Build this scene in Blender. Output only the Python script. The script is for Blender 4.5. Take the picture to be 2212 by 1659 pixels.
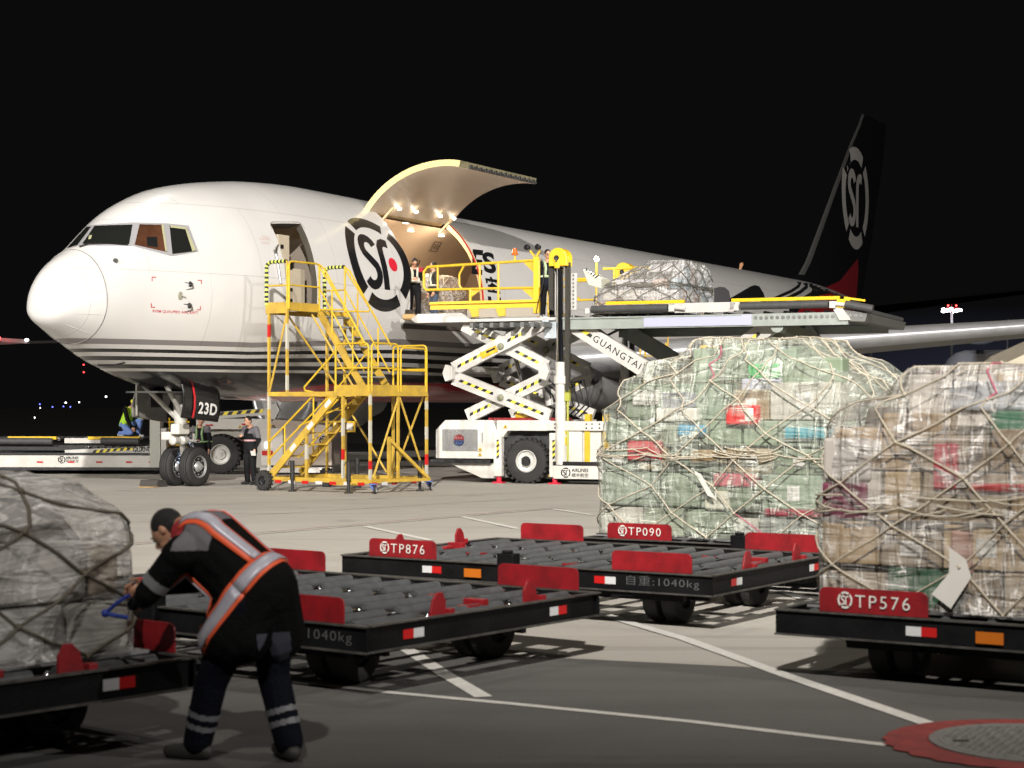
import bpy, bmesh, math, random
import numpy as np
from math import sin, cos, pi, radians, sqrt, atan2
from mathutils import Vector, Matrix, Euler
from mathutils.bvhtree import BVHTree
random.seed(7)
for o in list(bpy.data.objects): bpy.data.objects.remove(o)
SC = bpy.context.scene
COL = SC.collection
V = Vector
# ---------------------------------------------------------------- camera
F, CX, HY, CZ = 3850.0, 1106.0, 880.0, 1.95      # focal length, centre and horizon of the photo (2212 wide), eye height
cam = bpy.data.cameras.new('camera'); camo = bpy.data.objects.new('camera', cam); COL.objects.link(camo)
camo.location = (0, 0, CZ); camo.rotation_euler = (pi/2, 0, 0)
cam.sensor_width = 36; cam.lens = 36*F/2212; cam.shift_y = (HY-829.5)/2212
cam.clip_end = 6000; cam.clip_start = .1
cam.dof.use_dof = True; cam.dof.focus_distance = 42; cam.dof.aperture_fstop = 3.4
SC.camera = camo
# ---------------------------------------------------------------- night sky
wd = bpy.data.worlds.new('World'); SC.world = wd; wd.use_nodes = True
nt = wd.node_tree; nt.nodes.clear()
out = nt.nodes.new('ShaderNodeOutputWorld'); bg = nt.nodes.new('ShaderNodeBackground')
nt.links.new(bg.outputs[0], out.inputs[0])
tc = nt.nodes.new('ShaderNodeTexCoord'); sp = nt.nodes.new('ShaderNodeSeparateXYZ'); nt.links.new(tc.outputs['Generated'], sp.inputs[0])
rz = nt.nodes.new('ShaderNodeValToRGB'); nt.links.new(sp.outputs['Z'], rz.inputs[0])
rz.color_ramp.elements[0].position = 0.0; rz.color_ramp.elements[0].color = (1, 1, 1, 1)
rz.color_ramp.elements[1].position = .055; rz.color_ramp.elements[1].color = (0, 0, 0, 1)
rx = nt.nodes.new('ShaderNodeValToRGB'); nt.links.new(sp.outputs['X'], rx.inputs[0])
rx.color_ramp.elements[0].position = .08; rx.color_ramp.elements[0].color = (0, 0, 0, 1)
rx.color_ramp.elements[1].position = .24; rx.color_ramp.elements[1].color = (1, 1, 1, 1)
mm = nt.nodes.new('ShaderNodeMath'); mm.operation = 'MULTIPLY'; nt.links.new(rz.outputs[0], mm.inputs[0]); nt.links.new(rx.outputs[0], mm.inputs[1])
mc = nt.nodes.new('ShaderNodeMix'); mc.data_type = 'RGBA'; nt.links.new(mm.outputs[0], mc.inputs[0])
mc.inputs[6].default_value = (.0034, .0034, .0036, 1); mc.inputs[7].default_value = (.022, .024, .040, 1)   # lit haze near the far mast, put into the sky colour
nt.links.new(mc.outputs[2], bg.inputs[0]); bg.inputs[1].default_value = 1.0
SC.view_settings.view_transform = 'Standard'; SC.view_settings.look = 'None'; SC.view_settings.exposure = 0; SC.view_settings.gamma = 1
try: SC.cycles.use_denoising = True
except Exception: pass

def lamp(name, typ, loc, energy, col=(1,.93,.84), target=None, size=.3, **kw):
    l = bpy.data.lights.new(name, typ); l.energy = energy; l.color = col
    if typ in ('POINT','SPOT'): l.shadow_soft_size = size
    for k, v in kw.items(): setattr(l, k, v)
    o = bpy.data.objects.new(name, l); COL.objects.link(o); o.location = loc
    if target is not None: o.rotation_euler = (V(target)-V(loc)).to_track_quat('-Z','Y').to_euler()
    return o
# floodlights out of view behind the camera, left and right, moon-high apron flood as the one sun lamp
KEY = lamp('unseen_floodlight', 'SPOT', (-3, -16, 27), 300000, (1,.955,.905), (7, 58, 5.8), .45, spot_size=radians(66), spot_blend=1.0)
KEY2 = lamp('unseen_floodlight', 'SPOT', (-46, 2, 20), 125000, (1,.955,.91), (-12, 54, 0), .4, spot_size=radians(34), spot_blend=.9)
KEY3 = lamp('unseen_floodlight', 'SPOT', (34, -4, 22), 30000, (1,.955,.91), (4, 24, 1), .4, spot_size=radians(70), spot_blend=1)
AFT_FILL = lamp('unseen_floodlight', 'SPOT', (36, -6, 24), 105000, (1,.955,.91), (5, 60, 5), .4, spot_size=radians(36), spot_blend=1)  # extra unseen flood, added to brighten the aft hull
sun = lamp('sun', 'SUN', (0, 0, 40), .30, (1,.93,.83), None, angle=radians(.9))
sun.rotation_euler = (V((.10,-.50,-.86))).to_track_quat('-Z','Y').to_euler()

# ---------------------------------------------------------------- materials
MATS = {}
def mat(name, col, rough=.5, metal=0, var=.0, vs=3.0, bump=0, bs=40, coat=0, emis=None, es=0, alpha=None, spec=None, grime=None, stretch=None):
    """Principled with optional colour variation, bump, and grime patches (all in object space)."""
    if name in MATS: return MATS[name]
    m = bpy.data.materials.new(name); m.use_nodes = True; MATS[name] = m
    nt = m.node_tree; b = nt.nodes['Principled BSDF']; c = (*col, 1)
    b.inputs['Base Color'].default_value = c; b.inputs['Roughness'].default_value = rough; b.inputs['Metallic'].default_value = metal
    if coat: b.inputs['Coat Weight'].default_value = coat; b.inputs['Coat Roughness'].default_value = .08
    if spec is not None: b.inputs['Specular IOR Level'].default_value = spec
    if emis: b.inputs['Emission Color'].default_value = (*emis, 1); b.inputs['Emission Strength'].default_value = es
    if var or bump or grime:
        t = nt.nodes.new('ShaderNodeTexCoord'); mp = nt.nodes.new('ShaderNodeMapping'); nt.links.new(t.outputs['Object'], mp.inputs[0])
        if stretch: mp.inputs['Scale'].default_value = stretch
    if var or grime:
        n = nt.nodes.new('ShaderNodeTexNoise'); n.inputs['Scale'].default_value = vs; n.inputs['Detail'].default_value = 6; n.inputs['Roughness'].default_value = .62
        nt.links.new(mp.outputs[0], n.inputs['Vector'])
        r = nt.nodes.new('ShaderNodeValToRGB'); nt.links.new(n.outputs['Fac'], r.inputs[0])
        r.color_ramp.elements[0].position = .28; r.color_ramp.elements[1].position = .72
        g = grime if grime else tuple(x*(1-var) for x in col)
        r.color_ramp.elements[0].color = (*g, 1); r.color_ramp.elements[1].color = (*[min(1, x*(1+var*.5)) for x in col], 1)
        nt.links.new(r.outputs[0], b.inputs['Base Color'])
        rr = nt.nodes.new('ShaderNodeMapRange'); nt.links.new(n.outputs['Fac'], rr.inputs[0])
        rr.inputs[3].default_value = max(.02, rough*.8); rr.inputs[4].default_value = min(1, rough*1.25); nt.links.new(rr.outputs[0], b.inputs['Roughness'])
    if bump:
        n2 = nt.nodes.new('ShaderNodeTexNoise'); n2.inputs['Scale'].default_value = bs; n2.inputs['Detail'].default_value = 4
        nt.links.new(mp.outputs[0], n2.inputs['Vector'])
        bm = nt.nodes.new('ShaderNodeBump'); bm.inputs['Strength'].default_value = bump; bm.inputs['Distance'].default_value = .02
        nt.links.new(n2.outputs['Fac'], bm.inputs['Height']); nt.links.new(bm.outputs[0], b.inputs['Normal'])
    return m
white_p = mat('white_paint', (.58,.56,.52), .35, 0, .12, 1.5, grime=(.47,.45,.40))
yellow_p = mat('yellow_paint', (.60,.385,.02), .42, 0, .2, 4, .1, 60)
yellow_w = mat('worn_yellow_paint', (.50,.325,.03), .5, 0, .3, 3, .15, 60, grime=(.33,.21,.04))
black_p = mat('black_paint', (.010,.010,.011), .38, 0, .4, 5, .2, 50)
red_p = mat('red_paint', (.27,.007,.012), .42, 0, .25, 5, .15, 40, grime=(.13,.008,.010))
steel = mat('steel', (.42,.42,.41), .32, .9, .2, 8)
dark_steel = mat('dark_steel', (.10,.10,.10), .45, .7, .3, 6)
chrome = mat('chrome', (.8,.8,.82), .08, 1)
rubber = mat('rubber', (.022,.021,.020), .75, 0, .3, 9, .4, 70)
roller_g = mat('roller_zinc', (.075,.078,.08), .5, .1, .28, 12, .15, 60)
grey_rub = mat('grey_rubber', (.05,.05,.05), .6, 0, .3, 6, .3, 40)
hz_black = mat('hazard_black', (.012,.012,.012), .5)
hz_yellow = mat('hazard_yellow', (.80,.66,.05), .45)
white_mark = mat('white_marking', (.62,.60,.55), .6, 0, .2, 20)
refl_w = mat('reflector_white', (.55,.55,.55), .35)
refl_r = mat('reflector_red', (.45,.01,.01), .35)
amber = mat('amber_reflector', (.45,.12,.01), .3)
tread_g = mat('step_grating', (.33,.34,.33), .5, .5, .2, 20, .5, 120)
skin_m = mat('skin', (.50,.27,.17), .5, 0, .1, 10)
hair_m = mat('hair', (.004,.0035,.0035), .6, 0, .4, 60, .6, 200)

# ---------------------------------------------------------------- mesh builder
class MB:
    def __init__(s): s.v=[]; s.f=[]; s.mi=[]; s.mats=[]; s.cur=0
    def m(s, mat_):
        if mat_ not in s.mats: s.mats.append(mat_)
        s.cur = s.mats.index(mat_); return s
    def add(s, vs, fs):
        n=len(s.v); s.v += [tuple(x) for x in vs]; s.f += [tuple(n+i for i in f) for f in fs]; s.mi += [s.cur]*len(fs); return s
    def box(s, c, d, R=None):
        h=[x/2 for x in d]; vs=[V((a*h[0],b*h[1],e*h[2])) for a in(-1,1) for b in(-1,1) for e in(-1,1)]
        if R is not None: vs=[R@x for x in vs]
        c=V(c); return s.add([x+c for x in vs],[(0,1,3,2),(4,6,7,5),(0,4,5,1),(2,3,7,6),(0,2,6,4),(1,5,7,3)])
    def bb(s, a, b):
        return s.box([(a[i]+b[i])/2 for i in range(3)],[abs(b[i]-a[i]) for i in range(3)])
    def bar(s, p, q, w, h=None, up=(0,0,1)):
        h=h or w; p=V(p);q=V(q);d=(q-p).normalized();u=V(up)
        if abs(d.dot(u))>.99: u=V((1,0,0))
        x=d.cross(u).normalized();z=x.cross(d)
        vs=[]
        for e in(p,q):
            for a,b in((-1,-1),(1,-1),(1,1),(-1,1)): vs.append(e+x*a*w/2+z*b*h/2)
        return s.add(vs,[(0,3,2,1),(4,5,6,7),(0,1,5,4),(1,2,6,5),(2,3,7,6),(3,0,4,7)])
    def tube(s, pts, r, seg=8, cap=True, closed=False):
        pts=[V(p) for p in pts]; n=len(pts); rs=r if isinstance(r,(list,tuple)) else [r]*n
        rings=[]; prev=None
        for i,p in enumerate(pts):
            if closed: d=(pts[(i+1)%n]-pts[i-1])
            else: d=(pts[min(i+1,n-1)]-pts[max(i-1,0)])
            if d.length<1e-9: d=V((0,0,1))
            d.normalize()
            if prev is None:
                u=V((0,0,1)) if abs(d.z)<.95 else V((1,0,0)); x=d.cross(u).normalized()
            else:
                x=(prev-d*prev.dot(d))
                x=x.normalized() if x.length>1e-6 else d.orthogonal().normalized()
            prev=x; y=d.cross(x)
            rings.append([p+(x*cos(2*pi*k/seg)+y*sin(2*pi*k/seg))*rs[i] for k in range(seg)])
        vs=[a for rg in rings for a in rg]; fs=[]
        for i in range(n if closed else n-1):
            j=(i+1)%n
            for k in range(seg): fs.append((i*seg+k,i*seg+(k+1)%seg,j*seg+(k+1)%seg,j*seg+k))
        if cap and not closed: fs+=[tuple(range(seg))[::-1], tuple((n-1)*seg+k for k in range(seg))]
        return s.add(vs,fs)
    def lathe(s, prof, c, ax, seg=28, caps=True):
        """prof: (t along axis, radius)"""
        ax=V(ax).normalized();c=V(c);x=ax.orthogonal().normalized();y=ax.cross(x);vs=[];fs=[];n=len(prof)
        for t,r in prof: vs+=[c+ax*t+(x*cos(2*pi*k/seg)+y*sin(2*pi*k/seg))*max(r,1e-4) for k in range(seg)]
        for i in range(n-1):
            for k in range(seg): fs.append((i*seg+k,i*seg+(k+1)%seg,(i+1)*seg+(k+1)%seg,(i+1)*seg+k))
        if caps and prof[0][1]>1e-3: fs.append(tuple(range(seg))[::-1])
        if caps and prof[-1][1]>1e-3: fs.append(tuple((n-1)*seg+k for k in range(seg)))
        return s.add(vs,fs)
    def prism(s, pts, o, x, y, t):
        """outline pts (2D) in plane o + a*x + b*y, thickness t along x cross y"""
        o=V(o);x=V(x);y=V(y);nn=x.cross(y).normalized()*t;n=len(pts)
        A=[o+x*a+y*b for a,b in pts];B=[p+nn for p in A]
        fs=[tuple(range(n))[::-1],tuple(range(n,2*n))]+[(i,(i+1)%n,n+(i+1)%n,n+i) for i in range(n)]
        return s.add(A+B,fs)
    def ell(s, c, r, seg=16, rings=10, R=None):
        vs=[];fs=[];c=V(c)
        for i in range(rings+1):
            ph=pi*i/rings
            for k in range(seg):
                a=2*pi*k/seg; p=V((r[0]*sin(ph)*cos(a),r[1]*sin(ph)*sin(a),r[2]*cos(ph)))
                if R is not None:p=R@p
                vs.append(c+p)
        for i in range(rings):
            for k in range(seg): fs.append((i*seg+k,(i+1)*seg+k,(i+1)*seg+(k+1)%seg,i*seg+(k+1)%seg))
        return s.add(vs,fs)
    def cap(s, p, q, r1, r2, seg=12):
        """tapered capsule"""
        p=V(p);q=V(q);d=(q-p);L=d.length or 1e-5;prof=[]
        for k in range(5): a=-pi/2+k*pi/8; prof.append((r1*sin(a),r1*cos(a)))
        for k in range(5): a=k*pi/8; prof.append((L+r2*sin(a),r2*cos(a)))
        return s.lathe(prof,p,d if d.length>1e-5 else (0,0,1),seg)
    def hazard(s, p, q, w, n, off=(0,0,0), step=None, gap=.5):
        """a tape of slanted black and yellow blocks from p to q, w = vector across the tape"""
        p=V(p)+V(off);q=V(q)+V(off);w=V(w);L=(q-p).length;d=(q-p).normalized();step=step or w.length
        k=int(L/step);step=L/k;sl=w.length*.7
        for i in range(k):
            a=i*step;b=a+step
            a2=min(a+sl,L);b2=min(b+sl,L)
            s.m(hz_yellow if i%2 else hz_black).add([p+d*a,p+d*b,p+d*b2+w,p+d*a2+w],[(0,1,2,3)])
        return s
    def build(s, name, mt=None, parent=None, smooth=False, bevel=0, label=None):
        me=bpy.data.meshes.new(name); me.from_pydata(s.v,[],s.f)
        mats=s.mats if s.mats else [mt]
        for m_ in mats: me.materials.append(m_)
        if s.mats: me.polygons.foreach_set('material_index',s.mi)
        if smooth: me.shade_smooth() if smooth is True else me.shade_auto_smooth() if hasattr(me,'shade_auto_smooth') else me.shade_smooth()
        me.update(); o=bpy.data.objects.new(name,me); COL.objects.link(o)
        if parent: o.parent=parent
        if bevel:
            b=o.modifiers.new('bevel','BEVEL'); b.width=bevel; b.segments=2; b.limit_method='ANGLE'; b.angle_limit=radians(40)
        if smooth=='auto':
            bm=bmesh.new();bm.from_mesh(me)
            for e in bm.edges:
                e.smooth = len(e.link_faces)==2 and e.calc_face_angle(0)<radians(35)
            for f in bm.faces: f.smooth=True
            bm.to_mesh(me);bm.free()
        if label: o['label']=label
        return o
def tag(o,label=None,cat=None,group=None,kind=None):
    for k,v in (('label',label),('category',cat),('group',group),('kind',kind)):
        if v: o[k]=v
    return o
def thing(name,label,cat,loc=(0,0,0),rz=0,group=None):
    o=bpy.data.objects.new(name,None);COL.objects.link(o);o.location=loc;o.rotation_euler=(0,0,rz);o.empty_display_size=.3
    return tag(o,label,cat,group)
def kids(o): return [c for c in bpy.data.objects if c.parent==o]
def copy_tree(o,parent=None):
    c=o.copy();COL.objects.link(c);c.parent=parent
    for k in kids(o): copy_tree(k,c)
    return c
def G(px,py,z=0): Y=F*(CZ-z)/(py-HY); return V(((px-CX)*Y/F,Y,z))
def At(px,py,Y): return V(((px-CX)*Y/F,Y,CZ+(HY-py)*Y/F))
def spl(x,xs,ys):
    n=len(xs);h=[xs[i+1]-xs[i] for i in range(n-1)];d=[(ys[i+1]-ys[i])/h[i] for i in range(n-1)]
    x=min(max(x,xs[0]),xs[-1]);i=0
    while i<n-2 and x>xs[i+1]:i+=1
    def m(k):
        if k==0:return d[0]
        if k==n-1:return d[-1]
        return 0 if d[k-1]*d[k]<=0 else 2*d[k-1]*d[k]/(d[k-1]+d[k])
    t=(x-xs[i])/h[i]
    return (2*t**3-3*t**2+1)*ys[i]+(t**3-2*t**2+t)*h[i]*m(i)+(-2*t**3+3*t**2)*ys[i+1]+(t**3-t**2)*h[i]*m(i+1)
# ---------------------------------------------------------------- flat shapes: text and logo as 2D triangle meshes
def text2d(body, bold=0, spacing=1.0):
    """returns verts in a box 0..w, 0..h and faces, plus w,h"""
    c=bpy.data.curves.new('lettering','FONT');c.body=body;c.size=1;c.offset=bold;c.space_character=spacing;c.resolution_u=4
    o=bpy.data.objects.new('lettering',c);COL.objects.link(o);bpy.context.view_layer.update()
    me=bpy.data.meshes.new_from_object(o.evaluated_get(bpy.context.evaluated_depsgraph_get()))
    vs=[(v.co.x,v.co.y) for v in me.vertices];fs=[tuple(p.vertices) for p in me.polygons]
    bpy.data.objects.remove(o);bpy.data.curves.remove(c);bpy.data.meshes.remove(me)
    x0=min(a for a,b in vs);x1=max(a for a,b in vs);y0=min(b for a,b in vs);y1=max(b for a,b in vs)
    return [((a-x0)/(x1-x0),(b-y0)/(y1-y0)) for a,b in vs],fs,(x1-x0),(y1-y0)
def stroke(pts,w):
    """ribbon polygon quads along a polyline, flat ends"""
    vs=[];n=len(pts)
    for i in range(n):
        a=pts[max(i-1,0)];b=pts[min(i+1,n-1)];dx,dy=b[0]-a[0],b[1]-a[1];l=math.hypot(dx,dy) or 1
        ww=w[i] if isinstance(w,list) else w
        vs+=[(pts[i][0]-dy/l*ww/2,pts[i][1]+dx/l*ww/2),(pts[i][0]+dy/l*ww/2,pts[i][1]-dx/l*ww/2)]
    return vs,[(2*i,2*i+1,2*i+3,2*i+2) for i in range(n-1)]
def arc(cx,cy,rx,ry,a0,a1,n=10): return [(cx+rx*cos(radians(a0+(a1-a0)*i/n)),cy+ry*sin(radians(a0+(a1-a0)*i/n))) for i in range(n+1)]
def logo2d():
    """round emblem: four arc segments with an S and a hook letter, and a dot (returned apart); coordinates -1..1"""
    V_,F_=[],[]
    def ad(vf):
        n=len(V_);V_.extend(vf[0]);F_.extend([tuple(n+i for i in f) for f in vf[1]])
    for a0,a1 in((57,123),(135,225),(237,303),(-45,45)): ad(stroke(arc(0,0,.88,.88,a0,a1,14),.25))
    # S
    n0=len(V_)
    s=arc(-.27,.26,.20,.21,15,235,10)[:-1]+[(-.38,.09),(-.14,-.11)]+arc(-.30,-.27,.21,.22,50,-150,10)[1:]
    ad(stroke(s,.18))
    # hook letter
    ad(stroke([(.10,-.56),(.10,.16),(.12,.30),(.19,.39),(.29,.42),(.42,.39)],.18))
    for i in range(n0,len(V_)): V_[i]=(V_[i][0]*1.02,V_[i][1]*1.0)
    dv=[(.42,-.04)]+[(.42+.14*cos(2*pi*k/16),-.04+.14*sin(2*pi*k/16)) for k in range(16)]
    df=[(0,1+k,1+(k+1)%16) for k in range(16)]
    return V_,F_,dv,df
LG=logo2d()
def flat(mb, vf, o, x, y):
    """place a 2D shape on the plane o + a x + b y"""
    o=V(o);x=V(x);y=V(y);mb.add([o+x*a+y*b for a,b in vf[0]],vf[1]); return mb
def label_text(mb, body, o, x, y, bold=0, spacing=1.0):
    t=text2d(body,bold,spacing); return flat(mb,(t[0],t[1]),o,x,y)
# ================================================================ ground
def ground_mat(name,c1,c2,scale,rough,joints=False,grain=60):
    m=bpy.data.materials.new(name);m.use_nodes=True;nt=m.node_tree;b=nt.nodes['Principled BSDF'];b.inputs['Roughness'].default_value=rough
    b.inputs['Specular IOR Level'].default_value=.3
    t=nt.nodes.new('ShaderNodeTexCoord')
    n=nt.nodes.new('ShaderNodeTexNoise');n.inputs['Scale'].default_value=scale;n.inputs['Detail'].default_value=8;n.inputs['Roughness'].default_value=.65;nt.links.new(t.outputs['Object'],n.inputs['Vector'])
    mp=nt.nodes.new('ShaderNodeMapping');mp.inputs['Rotation'].default_value=(0,0,radians(-10));mp.inputs['Scale'].default_value=(.06,1.1,1);nt.links.new(t.outputs['Object'],mp.inputs[0])
    n3=nt.nodes.new('ShaderNodeTexNoise');n3.inputs['Scale'].default_value=2.2;n3.inputs['Detail'].default_value=5;nt.links.new(mp.outputs[0],n3.inputs['Vector'])
    r=nt.nodes.new('ShaderNodeValToRGB');r.color_ramp.elements[0].position=.3;r.color_ramp.elements[1].position=.7;r.color_ramp.elements[0].color=(*c1,1);r.color_ramp.elements[1].color=(*c2,1)
    ad=nt.nodes.new('ShaderNodeMix');ad.inputs[0].default_value=.5;nt.links.new(n.outputs['Fac'],ad.inputs[2]);nt.links.new(n3.outputs['Fac'],ad.inputs[3]);nt.links.new(ad.outputs[0],r.inputs[0])
    g=nt.nodes.new('ShaderNodeTexNoise');g.inputs['Scale'].default_value=grain;g.inputs['Detail'].default_value=3;nt.links.new(t.outputs['Object'],g.inputs['Vector'])
    gr=nt.nodes.new('ShaderNodeMapRange');gr.inputs[3].default_value=.78;gr.inputs[4].default_value=1.22;nt.links.new(g.outputs['Fac'],gr.inputs[0])
    mx=nt.nodes.new('ShaderNodeMix');mx.data_type='RGBA';mx.blend_type='MULTIPLY';mx.inputs[0].default_value=1;nt.links.new(r.outputs[0],mx.inputs[6]);nt.links.new(gr.outputs[0],mx.inputs[7])
    last=mx.outputs[2]
    if joints:
        mj=nt.nodes.new('ShaderNodeMapping');mj.inputs['Rotation'].default_value=(0,0,radians(-30));nt.links.new(t.outputs['Object'],mj.inputs[0])
        br=nt.nodes.new('ShaderNodeTexBrick');br.offset=0;br.inputs['Scale'].default_value=1;br.inputs['Mortar Size'].default_value=.012;br.inputs['Brick Width'].default_value=5;br.inputs['Row Height'].default_value=5
        br.inputs['Color1'].default_value=(1,1,1,1);br.inputs['Color2'].default_value=(.97,.97,.97,1);br.inputs['Mortar'].default_value=(.85,.84,.82,1);br.inputs['Mortar Smooth'].default_value=.2
        nt.links.new(mj.outputs[0],br.inputs['Vector'])
        m2=nt.nodes.new('ShaderNodeMix');m2.data_type='RGBA';m2.blend_type='MULTIPLY';m2.inputs[0].default_value=1;nt.links.new(last,m2.inputs[6]);nt.links.new(br.outputs['Color'],m2.inputs[7]);last=m2.outputs[2]
    # tyre marks and oil stains
    for sc_,rot_,lo,hi,dark in(((.05,1.3,1),25,.60,.74,.72),((.05,1.0,1),-48,.62,.76,.76),((.5,.5,1),0,.64,.80,.62)):
        mq=nt.nodes.new('ShaderNodeMapping');mq.inputs['Rotation'].default_value=(0,0,radians(rot_));mq.inputs['Scale'].default_value=sc_;nt.links.new(t.outputs['Object'],mq.inputs[0])
        nq=nt.nodes.new('ShaderNodeTexNoise');nq.inputs['Scale'].default_value=1.6;nq.inputs['Detail'].default_value=4;nt.links.new(mq.outputs[0],nq.inputs['Vector'])
        rq=nt.nodes.new('ShaderNodeMapRange');rq.inputs[1].default_value=lo;rq.inputs[2].default_value=hi;rq.inputs[3].default_value=1;rq.inputs[4].default_value=dark;nt.links.new(nq.outputs['Fac'],rq.inputs[0])
        mq2=nt.nodes.new('ShaderNodeMix');mq2.data_type='RGBA';mq2.blend_type='MULTIPLY';mq2.inputs[0].default_value=1;nt.links.new(last,mq2.inputs[6]);nt.links.new(rq.outputs[0],mq2.inputs[7]);last=mq2.outputs[2]
    nt.links.new(last,b.inputs['Base Color'])
    bm=nt.nodes.new('ShaderNodeBump');bm.inputs['Strength'].default_value=.35;bm.inputs['Distance'].default_value=.01;nt.links.new(g.outputs['Fac'],bm.inputs['Height']);nt.links.new(bm.outputs[0],b.inputs['Normal'])
    return m
conc=ground_mat('apron_concrete',(.33,.308,.268),(.43,.405,.358),.35,.75,True)
asph=ground_mat('asphalt',(.082,.079,.073),(.118,.113,.105),.8,.8,False,90)
def sheet(name,pts,z,m,label=None,kind='structure',cat=None):
    mb=MB();mb.add([(p[0],p[1],z) for p in pts],[tuple(range(len(pts)))]);o=mb.build(name,m);tag(o,label,cat,None,kind);return o
sheet('ground',[(-900,-60),(1400,-60),(1400,2500),(-900,2500)],0,conc)
a,b=G(770,1399+2),G(1640,1443)
d=(b-a).normalized()
e0=a-d*30;e1=a+d*60
sheet('road',[(e0.x,e0.y),(-40,-30),(60,-30),(e1.x,e1.y)],.004,asph)
def line(pts,w,name='road_marking',m=white_mark,z=.009):
    """painted line on the ground through photo points"""
    P=[G(*p) for p in pts];vs=[];n=len(P)
    for i in range(n):
        dd=(P[min(i+1,n-1)]-P[max(i-1,0)]).normalized();s=V((-dd.y,dd.x,0))*w/2;vs+=[P[i]+s,P[i]-s]
    mb=MB();mb.add([(v.x,v.y,z) for v in vs],[(2*i,2*i+1,2*i+3,2*i+2) for i in range(n-1)])
    return tag(mb.build(name,m),None,None,None,'structure')
line([(440,1452),(640,1475),(830,1497),(1100,1522),(1500,1562),(1915,1612)],.085)
line([(880,1405),(960,1458),(1045,1508)],.125,z=.0095)
line([(1180,1280),(1330,1338),(1480,1382),(1700,1462),(2005,1566)],.125,z=.0095)
line([(1690,1278),(1740,1296)],.15)
line([(0,1196),(240,1181),(700,1142),(1100,1107),(1220,1097)],.07)
red_line=mat('red_line',(.30,.10,.08),.7)
line([(0,1193),(240,1178.5),(700,1140),(1100,1105.3),(1220,1095.6)],.035,m=red_line,z=.011)
line([(790,1138),(930,1168)],.13);line([(990,1115),(1120,1143)],.13);line([(1180,1098),(1280,1113)],.13)
line([(243,1060),(315,1058)],.12)
line([(300,1128),(800,1098),(1260,1070)],.03,m=mat('joint_sealant',(.16,.14,.12),.8),z=.007)
line([(300,1095),(800,1078),(1260,1058)],.03,m=MATS['joint_sealant'],z=.007)
field=mat('far_ground_dark',(.022,.022,.020),.95,0,.4,.05,spec=.1)
sheet('dark_far_ground',[(-900,70),(-14,70),(30,118),(1400,118),(1400,2500),(-900,2500)],.005,field)  # near-black sheet added so the far ground falls into darkness
# manhole with a red painted ring
cm=V((3.02,10.28,0));N=56
mb=MB();pt=[(cm.x+.86*(1+.03*sin(3*k))*cos(2*pi*k/N),cm.y+.80*sin(2*pi*k/N),.0125) for k in range(N)]
mb.add(pt,[tuple(range(N))]);ring=tag(mb.build('ground_paint',mat('faded_red_paint',(.24,.035,.03),.75,0,.4,9)),None,None,None,'structure')
mh=thing('manhole_cover','round grey iron manhole cover inside a red painted ring on the asphalt','manhole',(cm.x,cm.y,0))
iron=mat('cast_iron',(.20,.195,.18),.6,.1,.3,25,.6,60)
mb=MB();mb.lathe([(.0,.60),(.022,.60),(.024,.585),(.024,.56)],(0,0,0),(0,0,1),56);mb.build('rim',iron,mh)
mb=MB();mb.lathe([(.0,.555),(.026,.55)],(0,0,0),(0,0,1),56)
for i in range(-9,10):
    for j in range(-9,10):
        x=i*.055+(j%2)*.0275;y=j*.05
        if x*x+y*y<.26 and not(-.5<x<-.36 and abs(y)<.07): mb.box((x,y,.029),(.034,.016,.006),Matrix.Rotation(.6 if (i+j)%2 else -.6,3,'Z'))
mb.m(black_p) if False else None
mb.build('lid',iron,mh)
mb=MB();mb.box((-.43,.0,.027),(.09,.06,.005));mb.build('lifting_slot',black_p,mh)
# ================================================================ the cargo aircraft
# local frame: x = aft from the nose gear, -y = port (towards the camera), z up
PO=V((-8.11,44.2,0));PA=atan2(.873,.488)
plane=thing('cargo_aircraft','large white freighter jet with open cargo door and round black emblem','aircraft',PO,PA)
PM=Matrix.Translation(PO)@Matrix.Rotation(PA,4,'Z');PMI=PM.inverted()
zt=([-5.0,-4.97,-4.85,-4.5,-4.0,-3.6,-3.1,-2.6,-2.0,-1.0,.5,2.2,4,6,9,43,50,54],[4.15,4.52,4.87,5.25,5.55,5.79,6.19,6.57,6.9,7.28,7.58,7.78,7.86,7.85,7.82,7.8,7.45,7.05])
zb=([-5.0,-4.97,-4.85,-4.5,-4.0,-3.0,-1.5,0,2,4,31,36,42,50,54],[4.15,3.98,3.83,3.64,3.4,2.93,2.5,2.21,2.15,2.1,2.1,2.6,4.0,5.9,6.7])
wd_=([-5.0,-4.97,-4.85,-4.5,-4.0,-3.0,-2,-1,0,2,4,6,35,42,50,54],[0,.28,.55,.8,1.07,1.42,1.81,2.17,2.42,2.58,2.6,2.6,2.6,2.1,.9,.15])
zc=([-5,-3,0,4,33,42,50,54],[4.15,4.5,4.75,4.85,4.85,5.5,6.6,6.9])
def fus(s,th,k=1.0):
    a=spl(s,*zt);b=spl(s,*zb);w=spl(s,*wd_);c=spl(s,*zc);ct=cos(th)
    return V((s,-w*sin(th)*k,c+((a-c) if ct>0 else (c-b))*ct*k))
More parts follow.
